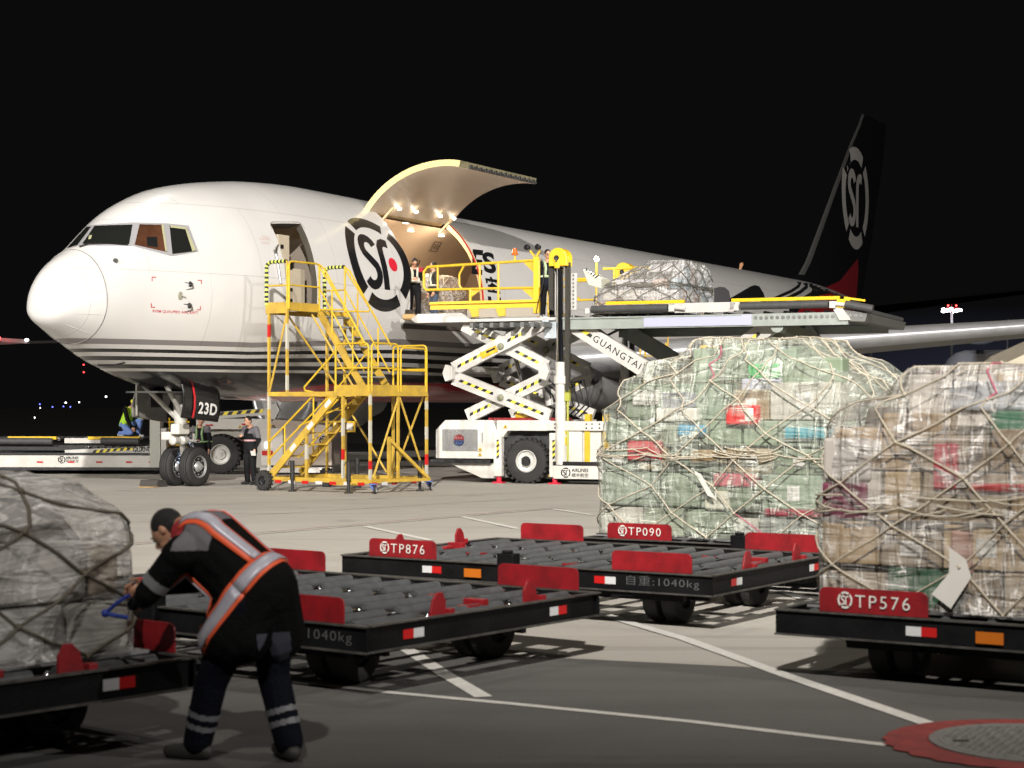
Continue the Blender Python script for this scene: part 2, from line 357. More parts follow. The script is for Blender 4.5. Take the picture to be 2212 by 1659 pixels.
# painted livery: bands follow the height on the hull
def livery():
    m=bpy.data.materials.new('aircraft_livery');m.use_nodes=True;nt=m.node_tree;b=nt.nodes['Principled BSDF']
    N=nt.nodes.new;L=nt.links.new
    b.inputs['Roughness'].default_value=.22;b.inputs['Coat Weight'].default_value=.4;b.inputs['Coat Roughness'].default_value=.07
    t=N('ShaderNodeTexCoord');sx=N('ShaderNodeSeparateXYZ');L(t.outputs['Object'],sx.inputs[0])
    def M(op,a,b_,c=None):
        n=N('ShaderNodeMath');n.operation=op
        for i,v in enumerate((a,b_)+((c,) if c is not None else ())):
            if isinstance(v,(int,float)):n.inputs[i].default_value=v
            else:L(v,n.inputs[i])
        return n.outputs[0]
    tt=M('MINIMUM',M('MAXIMUM',M('DIVIDE',sx.outputs['X'],6.0),0.0),1.0)
    zz=M('ADD',M('DIVIDE',M('SUBTRACT',M('SUBTRACT',sx.outputs['Z'],M('MULTIPLY',tt,.06)),2.8),M('ADD',M('MULTIPLY',tt,.31),1.0)),2.8)
    f=M('DIVIDE',M('SUBTRACT',zz,2.3),2.0)
    r=N('ShaderNodeValToRGB');r.color_ramp.interpolation='CONSTANT';L(f,r.inputs[0])
    W=(.60,.585,.56,1);K=(.012,.012,.013,1);Gy=(.20,.185,.185,1)
    st=[(0,K),(2.80,W),(2.862,K),(2.95,W),(3.04,K),(3.13,W),(3.22,K),(3.295,W),(3.40,Gy),(3.515,W)]
    e=r.color_ramp.elements;e[0].position=0;e[0].color=K;e[1].position=(2.80-2.3)/2;e[1].color=W
    for z,c in st[2:]:
        q=e.new((z-2.3)/2);q.color=c
    # red belly edge
    rr=N('ShaderNodeValToRGB');rr.color_ramp.interpolation='B_SPLINE';L(M('DIVIDE',sx.outputs['X'],12.0),rr.inputs[0])
    el=rr.color_ramp.elements;el[0].position=.0;el[0].color=(0,)*3+(1,);el[1].position=1;el[1].color=(.66,)*3+(1,)
    for p,v in((.09,0.0),(.14,.20),(.22,.42),(.35,.58),(.6,.64)):
        q=el.new(p);q.color=(v,v,v,1)
    zr=M('ADD',rr.outputs[0],2.0)
    isr=M('LESS_THAN',sx.outputs['Z'],zr)
    aft=M('GREATER_THAN',sx.outputs['X'],1.2)
    isr=M('MULTIPLY',isr,aft)
    mx=N('ShaderNodeMix');mx.data_type='RGBA';L(isr,mx.inputs[0]);L(r.outputs[0],mx.inputs[6]);mx.inputs[7].default_value=(.42,.014,.02,1)
    # rear white hull: stripes end past s=24
    late=M('GREATER_THAN',sx.outputs['X'],26.0)
    n=N('ShaderNodeTexNoise');n.inputs['Scale'].default_value=.8;n.inputs['Detail'].default_value=6;L(t.outputs['Object'],n.inputs['Vector'])
    mr=N('ShaderNodeMapRange');L(n.outputs['Fac'],mr.inputs[0]);mr.inputs[3].default_value=.9;mr.inputs[4].default_value=1.06
    m2=N('ShaderNodeMix');m2.data_type='RGBA';m2.blend_type='MULTIPLY';m2.inputs[0].default_value=1;L(mx.outputs[2],m2.inputs[6]);L(mr.outputs[0],m2.inputs[7])
    panel_in=m2.outputs[2]
    # skin panel joints as fine grooves
    br=N('ShaderNodeTexBrick');br.inputs['Scale'].default_value=1;br.inputs['Mortar Size'].default_value=.006;br.inputs['Brick Width'].default_value=2.9;br.inputs['Row Height'].default_value=1.7
    cb=N('ShaderNodeCombineXYZ');m3=N('ShaderNodeMix');m3.data_type='RGBA';m3.blend_type='MULTIPLY';pf=N('ShaderNodeMath');pf.operation='MULTIPLY';pf.inputs[1].default_value=.45;L(br.outputs['Fac'],pf.inputs[0]);L(pf.outputs[0],m3.inputs[0]);L(panel_in,m3.inputs[6]);m3.inputs[7].default_value=(.35,.33,.3,1);L(m3.outputs[2],b.inputs['Base Color']);L(sx.outputs['X'],cb.inputs[0]);L(sx.outputs['Z'],cb.inputs[1]);L(cb.outputs[0],br.inputs['Vector'])
    bp=N('ShaderNodeBump');bp.inputs['Strength'].default_value=.5;bp.inputs['Distance'].default_value=.004;bp.invert=True;L(br.outputs['Fac'],bp.inputs['Height'])
    n4=N('ShaderNodeTexNoise');n4.inputs['Scale'].default_value=.9;L(t.outputs['Object'],n4.inputs['Vector'])
    bp2=N('ShaderNodeBump');bp2.inputs['Strength'].default_value=.12;bp2.inputs['Distance'].default_value=.05;L(n4.outputs['Fac'],bp2.inputs['Height']);L(bp.outputs[0],bp2.inputs['Normal'])
    L(bp2.outputs[0],b.inputs['Normal'])
    return m
LIV=livery()
jamb_m=mat('door_jamb',(.72,.58,.36),.5,0,.2,5);lining=mat('cabin_lining',(.46,.36,.26),.42,0,.12,1.2,.08,6)
seal_red=mat('seal_red',(.55,.03,.03),.5)
S_=sorted(set([-5,-4.97,-4.93,-4.88,-4.82,-4.74,-4.62,-4.5,-4.35,-4.18,-4.0]+[-4+.2*i for i in range(1,21)]+[.2*i for i in range(0,16)]+[3+.35*i for i in range(0,24)]+[.8,2.0,6.3,10.2]+[11+1.5*i for i in range(29)]+[54]))
TH_=sorted(set([2*pi*i/110 for i in range(110)]+[.546,1.739,.93,1.70]))
def inrect(s,t):
    return (6.3<s<10.2 and .546<t<1.739) or (.8<s<2.0 and .93<t<1.70)
def hull(s0,s1,name,k=1.0,m=LIV):
    ss=[s for s in S_ if s0<=s<=s1];mb=MB();n=len(TH_)
    for s in ss: mb.v+= [tuple(fus(s,t,k)) for t in TH_]
    for i in range(len(ss)-1):
        for j in range(n):
            t=(TH_[j]+(TH_[(j+1)%n] or 2*pi))/2 if j<n-1 else 6.2
            if inrect((ss[i]+ss[i+1])/2,t):continue
            j2=(j+1)%n;mb.f.append((i*n+j,i*n+j2,(i+1)*n+j2,(i+1)*n+j))
    mb.mi=[0]*len(mb.f)
    return mb.build(name,m,plane,True)
rado=hull(-5,-4.0,'radome');fuse=hull(-4.0,54,'fuselage')
mb=MB();mb.tube([fus(-4.0,2*pi*i/60,1.001) for i in range(60)],.012,6,closed=True);mb.build('radome_seam',mat('seam_grey',(.18,.17,.16),.6),plane)
mb=MB()
for t in(.35,.9,1.35,1.9,2.5):
    mb.tube([fus(s,t,1.002) for s in(-4.62,-4.5,-4.3,-4.1)],.006,5)
mb.build('lightning_strip',white_p,plane)
# body copy for ray casting (photo pixel -> spot on the skin)
bmx=bmesh.new()
for o in(rado,fuse):
    bmx.from_mesh(o.data)
bmf=bmesh.new()   # closed version incl. door areas
ring=[];ssd=S_
for s in ssd: ring.append([bmf.verts.new(PM@fus(s,t)) for t in TH_])
for i in range(len(ring)-1):
    for j in range(len(TH_)): bmf.faces.new((ring[i][j],ring[i][(j+1)%len(TH_)],ring[i+1][(j+1)%len(TH_)],ring[i+1][j]))
bmf.normal_update();SK=BVHTree.FromBMesh(bmf)
ROOT={}
def cast(px,py,off=.006,tree=SK):
    d=V(((px-CX)/F,1,(HY-py)/F)).normalized();h=tree.ray_cast(V((0,0,CZ)),d)
    if h[0] is None:return None
    n=h[1]
    if n.dot(d)>0:n=-n
    return PMI@(h[0]+n*off)
def decal(vf,name,m,off=.006,grid=4.0,parent=None,tree=SK,flatz=None):
    """paint: a flat shape given in photo pixels, cut fine and laid onto the aircraft skin"""
    bm=bmesh.new();vv=[bm.verts.new((a,b,0)) for a,b in vf[0]]
    for f in vf[1]:
        try:bm.faces.new([vv[i] for i in f])
        except ValueError:pass
    for ax in(0,1):
        lo=min(p[ax] for p in vf[0]);hi=max(p[ax] for p in vf[0]);x=lo+grid
        while x<hi:
            no=V((1,0,0)) if ax==0 else V((0,1,0));co=V((x,0,0)) if ax==0 else V((0,x,0))
            bmesh.ops.bisect_plane(bm,geom=bm.verts[:]+bm.edges[:]+bm.faces[:],plane_co=co,plane_no=no);x+=grid
    dead=[]
    for v in bm.verts:
        h=cast(v.co.x,v.co.y,off,tree)
        if h is None:dead.append(v)
        else:v.co=h
    bmesh.ops.delete(bm,geom=dead,context='VERTS')
    me=bpy.data.meshes.new(name);bm.to_mesh(me);bm.free();me.materials.append(m)
    o=bpy.data.objects.new(name,me);COL.objects.link(o);o.parent=parent or plane;return o
def poly(pts): return (pts,[tuple(range(len(pts)))])
def ptext(body,p0,px,py,bold=0):
    """text in the photo parallelogram: p0 lower left corner, px along, py up"""
    v,f,w,h=text2d(body,bold);return [(p0[0]+px[0]*a+py[0]*b,p0[1]+px[1]*a+py[1]*b) for a,b in v],f
R1=lambda x,y:((0+.31646*x)/1.18128,(400+.31646*y)/1.18128)
R2=lambda x,y:((600+.31646*x)/1.18128,(400+.31646*y)/1.18128)
R4=lambda x,y:((1700+.31646*x)/1.18128,(280+.31646*y)/1.18128)
R8=lambda x,y:((1450+.31646*x)/1.18128,(620+.31646*y)/1.18128)
R6=lambda x,y:((600+.31646*x)/1.18128,(800+.31646*y)/1.18128)
black_l=mat('livery_black',(.012,.012,.013),.25,coat=.3);grey_l=mat('livery_grey',(.13,.125,.13),.3);red_l=mat('livery_red',(.35,.012,.018),.28,coat=.3);white_l=mat('livery_white',(.70,.67,.63),.3)
frame_g=mat('window_frame',(.45,.44,.45),.35,.4)
# cockpit windows: frame band, then panes
band=[(523,742),(690,556),(1065,530),(1345,538),(1520,556),(1600,765),(1385,802),(1060,718),(650,716),(560,735)]
decal(poly([R1(*p) for p in band]),'window_frame',frame_g,.008)
glass=mat('cockpit_glass',(.012,.013,.011),.06,0,coat=1)
glass_b=mat('cockpit_glass_seat',(.085,.035,.018),.12,0,.6,1.5,coat=1)
for pts,mm_ in(([(545,738),(700,568),(737,568),(625,715)],glass),([(665,706),(765,560),(1068,550),(1040,708)],glass),([(1085,712),(1125,548),(1315,552),(1345,770)],glass_b),([(1388,786),(1365,556),(1500,572),(1578,762)],glass)):
    decal(poly([R1(*p) for p in pts]),'cockpit_window',mm_,.016)
cream=mat('window_trim',(.35,.34,.20),.5)
for pts in([(1300,552),(1317,552),(1347,768),(1330,762)],[(1370,556),(1500,573),(1510,590),(1372,574)],[(1490,580),(1505,584),(1578,758),(1548,764)],[(720,640),(745,636),(735,668),(715,672)]):
    decal(poly([R1(*p) for p in pts]),'window_trim',cream,.02)
decal(poly([R1(*p) for p in[(1180,650),(1265,650),(1270,735),(1185,720)]]),'seat_shape',mat('seat_black',(.01,.01,.01),.3),.02)
mb=MB();mb.tube([cast(*R1(640,735),.03),cast(*R1(720,713),.05),cast(*R1(1030,716),.03)],.018,6);mb.build('wiper',black_p,plane)
# pitot probes, vanes and red markings
mb=MB()
for x,y in((1535,1028),(1527,1200)):
    c=cast(*R1(x,y),.0);mb.lathe([(0,.07),(.02,.06),(.05,.02)],c,(0,-1,0),16);mb.tube([c+V((0,-.05,0)),c+V((-.12,-.16,0)),c+V((-.42,-.18,.01))],[.03,.022,.008],6)
mb.build('pitot_probe',dark_steel,plane,'auto')
mb=MB();c=cast(*R1(1455,1120),0);mb.lathe([(0,.10),(.02,.09)],c,(0,-1,0),16);mb.bar(c+V((0,-.03,0)),c+V((.12,-.06,-.04)),.03);mb.build('vane',mat('probe_grey',(.35,.34,.28),.4),plane)
mb=MB();c=cast(*R1(930,838),0);mb.lathe([(0,.06),(.06,.05)],c,(-.5,-.8,0),12);mb.build('ice_probe',dark_steel,plane)
redt=mat('red_lettering',(.45,.02,.03),.5)
def corner(x,y,dx,dy):
    v=[(x,y),(x+dx,y),(x+dx,y+dy*.2),(x+dx*.2,y+dy*.2),(x+dx*.2,y+dy),(x,y+dy)];return [R1(*p) for p in v]
for c in((1222,968,36,36),(1626,993,-34,34),(1216,1217,34,-36),(1618,1238,-32,-34)): decal(poly(corner(*c)),'marking',redt,.006)
decal(ptext('RVSM QUALIFIED AIRCRAFT',R1(1230,1258),(R1(1597,1272)[0]-R1(1230,1258)[0],R1(1597,1272)[1]-R1(1230,1258)[1]),(0,-R1(0,25)[1]+R1(0,0)[1]),.012),'lettering',redt,.006)
for y,w,x in((640,.6,215),(660,1,195),(690,.7,212)):
    decal(ptext('IIOIICIIOII' if w==1 else 'IIOIICII',R2(x,y+8),(24*w,2.5),(0,-4)),'lettering',mat('faint_red',(.5,.28,.25),.6),.006)
# emblem on the side (laid out on the skin itself: along s and around the hull)
def skin_decal(vf,name,m,s0,t0,R,RT=1.26,off=.007,grid=.14):
    bm=bmesh.new();vv=[bm.verts.new((a,b,0)) for a,b in vf[0]]
    for f in vf[1]:
        try:bm.faces.new([vv[i] for i in f])
        except ValueError:pass
    for ax in(0,1):
        x=-1.2
        while x<1.2:
            bmesh.ops.bisect_plane(bm,geom=bm.verts[:]+bm.edges[:]+bm.faces[:],plane_co=(x,0,0) if ax==0 else (0,x,0),plane_no=(1,0,0) if ax==0 else (0,1,0));x+=grid
    for v in bm.verts:
        s=s0+v.co.x*R;t=t0-v.co.y*RT/2.72
        p=fus(s,t);q=fus(s,t+.01)-p;r=fus(s+.01,t)-p;n=q.cross(r).normalized()
        if n.y>0:n=-n
        v.co=p+n*off
    me=bpy.data.meshes.new(name);bm.to_mesh(me);bm.free();me.materials.append(m);o=bpy.data.objects.new(name,me);COL.objects.link(o);o.parent=plane;return o
skin_decal((LG[0],LG[1]),'emblem',black_l,5.03,1.235,1.44)
skin_decal((LG[2],LG[3]),'emblem_dot',mat('emblem_red',(.60,.02,.04),.3),5.03,1.235,1.44,off=.008)
# lettering aft of the cargo door
for body,a,b,c in(('E',(1905,945),(1990,955),(1915,745)),('S',(2010,935),(2110,945),(1985,765)),('空',(2035,1090),(2140,1105),(2010,960)),('H',(2045,1205),(2150,1215),(2035,1125))):
    p0=R2(*a);q=R2(*b);u=R2(*c)
    decal(ptext(body,p0,(q[0]-p0[0],q[1]-p0[1]),(u[0]-p0[0],u[1]-p0[1]),.035),'lettering',black_l,.007)
# scuff plate under the cargo door, light brown-black
scuff=mat('scuff_plate',(.085,.07,.055),.55,0,.4,3)
decal(poly([R2(*p) for p in[(1370,1232),(1350,1385),(1850,1412),(2000,1420),(2000,1290),(1430,1300),(1425,1235)]]),'scuff_plate',scuff,.008)
# ---- cargo door opening: jambs, lining, floor
def strip(name,A,B,m,flip=False):
    mb=MB();n=len(A);mb.add(list(A)+list(B),[(i,i+1,n+i+1,n+i) for i in range(n-1)]);return mb.build(name,m,plane)
ts=[.546+(1.739-.546)*i/24 for i in range(25)]
for s in(6.3,10.2): strip('door_jamb',[fus(s,t) for t in ts],[fus(s+(.22 if s>9 else -.0),t,.93) for t in ts],jamb_m)
sx_=[6.3+3.9*i/8 for i in range(9)]
strip('door_jamb',[fus(s,.546) for s in sx_],[fus(s,.50,.93) for s in sx_],jamb_m)
strip('door_sill',[fus(s,1.739) for s in sx_],[fus(s,1.739,.93)+V((0,0,.0)) for s in sx_],jamb_m)
strip('door_seal',[fus(10.2,t,1.004) for t in ts],[fus(10.30,t,1.004) for t in ts],seal_red)
strip('door_seal',[fus(s,.546,1.004) for s in sx_],[fus(s,.51,1.004) for s in sx_],seal_red)
strip('door_seal',[fus(s,1.739,1.004) for s in sx_],[fus(s,1.77,1.004) for s in sx_],seal_red)
strip('door_frame',[fus(10.30,t,1.003) for t in ts],[fus(10.36,t,1.003) for t in ts],jamb_m)
# inner lining tube, split to leave the openings
mb=MB();ss=[3.9+.3*i for i in range(46)];ss=sorted(set(ss+[6.3,10.2]));tl=[2*pi*i/72 for i in range(72)]+[.546,1.739];tl=sorted(set(tl));n=len(tl)
for s in ss: mb.v+=[tuple(fus(s,t,.92)) for t in tl]
for i in range(len(ss)-1):
    for j in range(n):
        t=(tl[j]+(tl[j+1] if j<n-1 else 2*pi))/2;s=(ss[i]+ss[i+1])/2
        if 6.3<s<10.42 and .52<t<1.76:continue
        mb.f.append((i*n+j,(i+1)*n+j,(i+1)*n+(j+1)%n,i*n+(j+1)%n))
mb.mi=[0]*len(mb.f);mb.build('cabin_lining',lining,plane,True)
mb=MB();mb.bb((3.0,-2.36,4.32),(17.4,2.36,4.38));mb.build('cabin_floor',mat('cabin_floor',(.22,.21,.2),.5,.4),plane)
mb=MB();mb.add([fus(17.2,2*pi*k/32,.92) for k in range(32)],[tuple(range(32))]);mb.build('bulkhead',lining,plane);mb=MB();mb.add([fus(4.0,2*pi*k/32,.92) for k in range(32)],[tuple(range(32))]);mb.build('bulkhead',lining,plane)
lampm=mat('cabin_lamp',(1,.95,.85),.5,emis=(1,.93,.8),es=5)
def lining_at(px,py):
    best=None
    for i in range(80):
        for j in range(60):
            q=fus(6+.1*i,.45-.04*j,.905);w=PM@q;d=(CX+F*w.x/w.y-px)**2+(HY-F*(w.z-CZ)/w.y-py)**2
            if best is None or d<best[0]:best=(d,q)
    return best[1]
for s,t in((876,481),(889,501),(952,511)):
    c=lining_at(s,t);mb=MB();mb.ell(c,(.13,.09,.02),20,6);mb.build('ceiling_lamp',lampm,plane)
for i,(x,y,z,e) in enumerate(((7.3,-.5,6.9,170),(9.6,-.7,6.8,190),(12.5,0,6.9,130))):
    l=lamp('cabin_light','POINT',PM@V((x,y,z)),e,(1,.80,.60),size=.25)
for px_,py_,tx in((959,557,'A50'),(892,572,'A40')):
    q=lining_at(px_,py_);ux=V((1,0,0));uz=V((0,-.55,.83)) if q.z>6 else V((0,-.3,.95));qq=q+V((0,-.04,0))
    mb=MB();mb.tube([qq+ux*a+uz*b for a,b in((-.2,-.17),(.2,-.17),(.2,.17),(-.2,.17))],.012,5,closed=True);mb.m(black_l) if False else None;label_text(mb,tx,qq-ux*.14-uz*.09,ux*.28,uz*.18);mb.build('placard',black_p,plane)
# ---- raised cargo door
hinge=fus(8.25,.546);hy,hz=hinge.y,hinge.z
door=MB();ang=radians(88)
def rot(p,k=0):
    y,z=p.y-hy,p.z-hz
    return V((p.x,hy+y*cos(ang)+z*sin(ang),hz-y*sin(ang)+z*cos(ang)))
td=[.546+(1.739-.546)*i/20 for i in range(21)];n=21
sd=[5.95+4.25*i/10 for i in range(11)]
outer=[[rot(fus(s,t)) for t in td] for s in sd];inner=[[rot(fus(s,t,.935)) for t in td] for s in sd]
def grid(mb,Gd):
    a=len(Gd);b=len(Gd[0]);mb.add([p for r in Gd for p in r],[(i*b+j,i*b+j+1,(i+1)*b+j+1,(i+1)*b+j) for i in range(a-1) for j in range(b-1)])
cd=None
mb=MB();grid(mb,outer);cd=mb.build('cargo_door',white_l,plane,True)
mb=MB();grid(mb,inner);mb.build('door_lining',lining,cd,True)
for k in(0,-1): mb=MB();grid(mb,[outer[k],inner[k]]);mb.build('door_edge',mat('door_edge_yellow',(.72,.58,.26),.45,0,.15,6),cd,True)
for q_ in(-1,0): mb=MB();grid(mb,[[r[q_] for r in outer],[r[q_] for r in inner]]);mb.build('door_edge',mat('door_latch_zone',(.30,.27,.16),.5,.3,.5,12),cd)
mb=MB()
for i in range(14):
    s=6.5+3.5*i/13;a=rot(fus(s,1.739,.995));b=rot(fus(s,1.739,.94));c=(a+b)/2+V((0,-.02,-.03));mb.box(c,(.1,.06,.10));mb.lathe([(0,.035),(.05,.035)],c+V((.09,0,-.02)),(0,-1,0),10)
mb.build('latch',dark_steel,cd)
dl=mat('door_lamp',(1,1,.95),.4,emis=(1,.93,.78),es=18)
for s in(7.05,7.9,9.2,9.95):
    p=rot(fus(s,.66,.90));mb=MB();mb.ell(p,(.06,.06,.04),14,8);mb.build('door_lamp',dl,cd)
    lamp('door_light','POINT',PM@(p+V((0,-.35,-.25))),2.6,(1,.86,.68),size=.12)
mb=MB()
for s in(6.75,9.9):
    a=fus(s,.60,.90);b=rot(fus(s,.95,.92));mb.bar(a,a.lerp(b,.45),.045,.06)
mb.build('door_actuator',jamb_m,cd)
# ---- crew door opening with galley inside
for s in(.8,2.0): strip('door_jamb',[fus(s,.93+.77*i/10) for i in range(11)],[fus(s+(.0),.93+.77*i/10,.935) for i in range(11)],mat('galley_dark',(.10,.09,.07),.4,.3))
strip('door_jamb',[fus(.8+1.2*i/4,.93) for i in range(5)],[fus(.8+1.2*i/4,.86,.86) for i in range(5)],black_p)
gal=mat('galley_panel',(.50,.43,.32),.5,0,.1,2);gal_w=mat('galley_white',(.6,.58,.52),.5)
mb=MB();mb.bb((.0,-2.3,4.36),(3.2,1.8,4.42));mb.build('galley_floor',dark_steel,plane)
mb=MB();mb.bb((1.15,-2.0,4.42),(1.62,-1.5,6.25));mb.build('galley_cabinet',gal,plane,bevel=.01)
mb=MB();mb.bb((.92,-2.05,4.42),(1.14,-1.5,6.0));mb.build('galley_cabinet',gal_w,plane,bevel=.01)
mb=MB();mb.bb((1.66,-1.95,4.42),(2.35,-1.4,5.45));mb.m(black_p)if False else None;mb.build('galley_cabinet',gal,plane,bevel=.01)
mb=MB()
for z in(4.75,5.0,5.3,5.9): mb.bb((1.24,-2.015,z),(1.36,-2.001,z+.1));mb.bb((1.7,-1.965,z*.9+.1),(1.8,-1.952,z*.9+.18))
for z in(5.65,5.78,5.95,6.1): mb.bb((1.72,-1.6,z),(2.1,-1.5,z+.08))
mb.build('galley_latch',black_p,plane)
mb=MB();mb.bb((-.2,.5,4.4),(3.2,.55,7.0));mb.bb((.35,-1.85,4.4),(.4,.5,6.3));mb.bb((2.9,-1.85,4.4),(2.95,.5,6.3));mb.build('galley_wall',mat('galley_wall',(.2,.17,.14),.6),plane)
lamp('galley_light','POINT',PM@V((1.6,-1.0,6.9)),16,(1,.8,.58),size=.1)
mb=MB();mb.tube([fus(.62,1.18,1.0)+V((0,-.02,0)),fus(.5,1.25,1.03),fus(.55,1.5,1.02)],.03,6);mb.tube([fus(.75,1.15,1.0),fus(.45,1.22,1.04)],.03,6);mb.build('door_hinge_arm',steel,plane)
def rr(s0,s1,t0,t1,w,name,m):   # outline strip round an opening or hatch, with rounded corners
    P=[]
    r=.16
    for cx_,cy_,a0 in((s1-r,t0+r/2.7,270),(s1-r,t1-r/2.7,0),(s0+r,t1-r/2.7,90),(s0+r,t0+r/2.7,180)):
        for k in range(6):
            a=radians(a0+90*k/5);P.append((cx_+r*cos(a),cy_+r/2.7*sin(a)))
    mb=MB();n=len(P)
    mb.tube([fus(s,t,1.002) for s,t in P],w,5,closed=True);return mb.build(name,m,plane)
rr(.76,2.04,.915,1.715,.014,'door_outline',mat('outline_grey',(.3,.29,.27),.5))
# corners of the crew door rounded off with skin-coloured fillets
# ---- tail markings (on the rear hull)
P4=lambda L:[R4(*p) for p in L];P8=lambda L:[R8(*p) for p in L]
decal(poly(P4([(385,1600),(385,1440),(430,1428),(470,1432),(505,1460),(515,1510),(512,1600)])),'livery_band',grey_l)
decal(poly(P4([(512,1600),(512,1522),(680,1425),(715,1414),(750,1425),(785,1480),(805,1545),(803,1575)])),'livery_band',black_l)
decal(poly(P4([(640,1562),(700,1530),(740,1518),(755,1530),(760,1562)])),'livery_band',white_l,.012)
def ribbon(c,w): 
    v,f=stroke(c,w);return v,f
for c,w,m_ in(([(800,1562),(900,1510),(1010,1462),(1065,1425),(1078,1398),(1060,1382)],24,black_l),([(870,1575),(980,1520),(1080,1470),(1130,1430),(1130,1408),(1110,1395)],28,black_l),([(970,1592),(1080,1540),(1180,1480),(1190,1440),(1160,1410)],30,black_l)):
    v,f=ribbon(c,w);decal(([R4(*p) for p in v],f),'livery_stripe',m_)
decal(poly(P4([(990,1600),(1170,1500),(1178,1430),(1120,1380),(1100,1372),(1250,1380),(1420,1480),(1530,1560),(1530,1650),(990,1650)])),'livery_band',black_l,.005)
decal(poly(P4([(1040,1650),(1130,1550),(1230,1500),(1330,1480),(1430,1540),(1520,1600),(1520,1660)])),'livery_band',red_l,.010)
# slanted bands seen under the loader platform
for i,(x,m_) in enumerate(((600,black_l),(770,grey_l),(960,black_l),(1120,grey_l),(1270,black_l))):
    decal(poly(P8([(x,742),(x+150,660),(x+255,660),(x+105,742)])),'livery_stripe',m_,.010)
decal(poly(P8([(1400,740),(1560,660),(1900,655),(1900,740)])),'livery_band',red_l,.008)
# ---- fin
def L2(px,py,y=0):   # photo point -> local (s,z) on the plane of constant local y
    m=(px-CX)/F
    s=(m*(44.2+.488*y)+8.11+.873*y)/(.488-.873*m);Y=44.2+.873*s+.488*y
    return s,CZ+(HY-py)*Y/F
LE=[(1700,606),(1716,600),(1728,590),(1742,560),(1760,512),(1800,405),(1838,305),(1862,252)]
TEp=[(57.2,17.2),(56.4,14.5),(54.6,10.5),(52.9,7.4),(51,7.0)]
le=[L2(*p) for p in LE]
def fin_t(s,z,k):  # half thickness by chord fraction
    z=max(z,7.5);i=min(max((z-8.0)/9.0,0),1);l0=45.0+i*8.2;l1=53.0+i*4;f=min(max((s-l0)/(l1-l0),0),1)
    return (.36-.2*i)*(4*f*(1-f)*.8+.15*(1-f))*(1 if f>0 else 0)
zs=[7.2,7.6,7.8,8.1,8.8,9.6,10.6,11.6,12.8,14,15.2,16.2,16.85]
def le_s(z):
    for (s0,z0),(s1,z1) in zip(le,le[1:]):
        if z0<=z<=z1:return s0+(s1-s0)*(z-z0)/(z1-z0)
    return le[0][0] if z<le[0][1] else le[-1][0]
def te_s(z):
    T=sorted([(b,a) for a,b in TEp])
    for (z0,s0),(z1,s1) in zip(T,T[1:]):
        if z0<=z<=z1:return s0+(s1-s0)*(z-z0)/(z1-z0)
    return T[0][1] if z<T[0][0] else T[-1][1]
fr=[0,.01,.03,.06,.1,.2,.35,.5,.65,.8,.9,1]
def finpt(z,f,side):
    a=le_s(z);b=te_s(z);i=(z-7.2)/9.6;t=(.42-.24*i)*(2.6*(sqrt(f)*.35-.12*f-.33*f*f+.1*f**3)) if f<1 else 0
    return V((a+(b-a)*f,side*max(t,0),z))
mb=MB();nf=len(fr)
for side in(-1,1):
    G_=[[finpt(z,f,side) for f in fr] for z in zs];grid(mb,G_)
mb.add([finpt(16.85,f,-1) for f in fr]+[finpt(16.85,f,1) for f in fr][::-1],[tuple(range(2*nf))])
fin=mb.build('tail_fin',mat('fin_black',(.006,.006,.007),.5,spec=.15),plane,True)
mb=MB()
for side in(-1,1):
    G_=[[finpt(z,f,side)+V((-.004,side*.006,0)) for f in(0,.01,.03,.06)] for z in zs[3:]];grid(mb,G_)
mb.build('fin_leading_edge',mat('fin_edge_metal',(.20,.20,.19),.35,.6),fin,True)
bf=bmesh.new();bf.from_mesh(fin.data);bf.transform(PM);FT=BVHTree.FromBMesh(bf)
# emblem on the fin
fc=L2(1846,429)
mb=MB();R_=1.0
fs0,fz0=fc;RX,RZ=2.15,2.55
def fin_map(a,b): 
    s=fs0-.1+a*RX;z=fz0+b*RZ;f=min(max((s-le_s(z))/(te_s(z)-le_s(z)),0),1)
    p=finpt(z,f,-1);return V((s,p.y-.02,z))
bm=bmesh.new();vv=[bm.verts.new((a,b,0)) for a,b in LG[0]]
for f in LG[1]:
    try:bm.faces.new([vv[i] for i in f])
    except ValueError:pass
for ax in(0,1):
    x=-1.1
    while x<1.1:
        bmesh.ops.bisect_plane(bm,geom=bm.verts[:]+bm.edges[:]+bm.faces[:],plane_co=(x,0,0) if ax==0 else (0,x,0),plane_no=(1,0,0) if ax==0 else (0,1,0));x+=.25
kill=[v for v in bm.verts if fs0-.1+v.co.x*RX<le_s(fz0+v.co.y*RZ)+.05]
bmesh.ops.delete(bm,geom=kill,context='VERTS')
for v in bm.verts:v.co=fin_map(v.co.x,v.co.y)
me=bpy.data.meshes.new('fin_emblem');bm.to_mesh(me);bm.free();me.materials.append(mat('fin_emblem_dimmed',(.36,.35,.33),.4));o=bpy.data.objects.new('fin_emblem',me);COL.objects.link(o);o.parent=fin  # white emblem, darkened in its colour to look dimly lit
decal(poly(P4([(1270,1440),(1400,1380),(1480,1280),(1545,1200),(1550,1300),(1530,1560),(1450,1540),(1330,1470)])),'fin_red_panel',mat('fin_maroon',(.20,.01,.014),.4),.01,parent=fin,tree=FT)
# ---- stabiliser (grey part, coloured near black as if out of the light)
mb=MB()
for sg in(-1,1):
    mb.add([(47.5,sg*1.0,6.9),(53.5,sg*.6,6.9),(55.2,sg*9.2,7.8),(53.2,sg*9.2,7.8),(47.5,sg*1.0,6.65),(53.5,sg*.6,6.7),(55.2,sg*9.2,7.72),(53.2,sg*9.2,7.72)],[(0,1,2,3),(7,6,5,4),(0,3,7,4),(1,5,6,2),(3,2,6,7)])
mb.build('tailplane',mat('tailplane_darkened',(.004,.004,.004),.9,spec=0),plane)
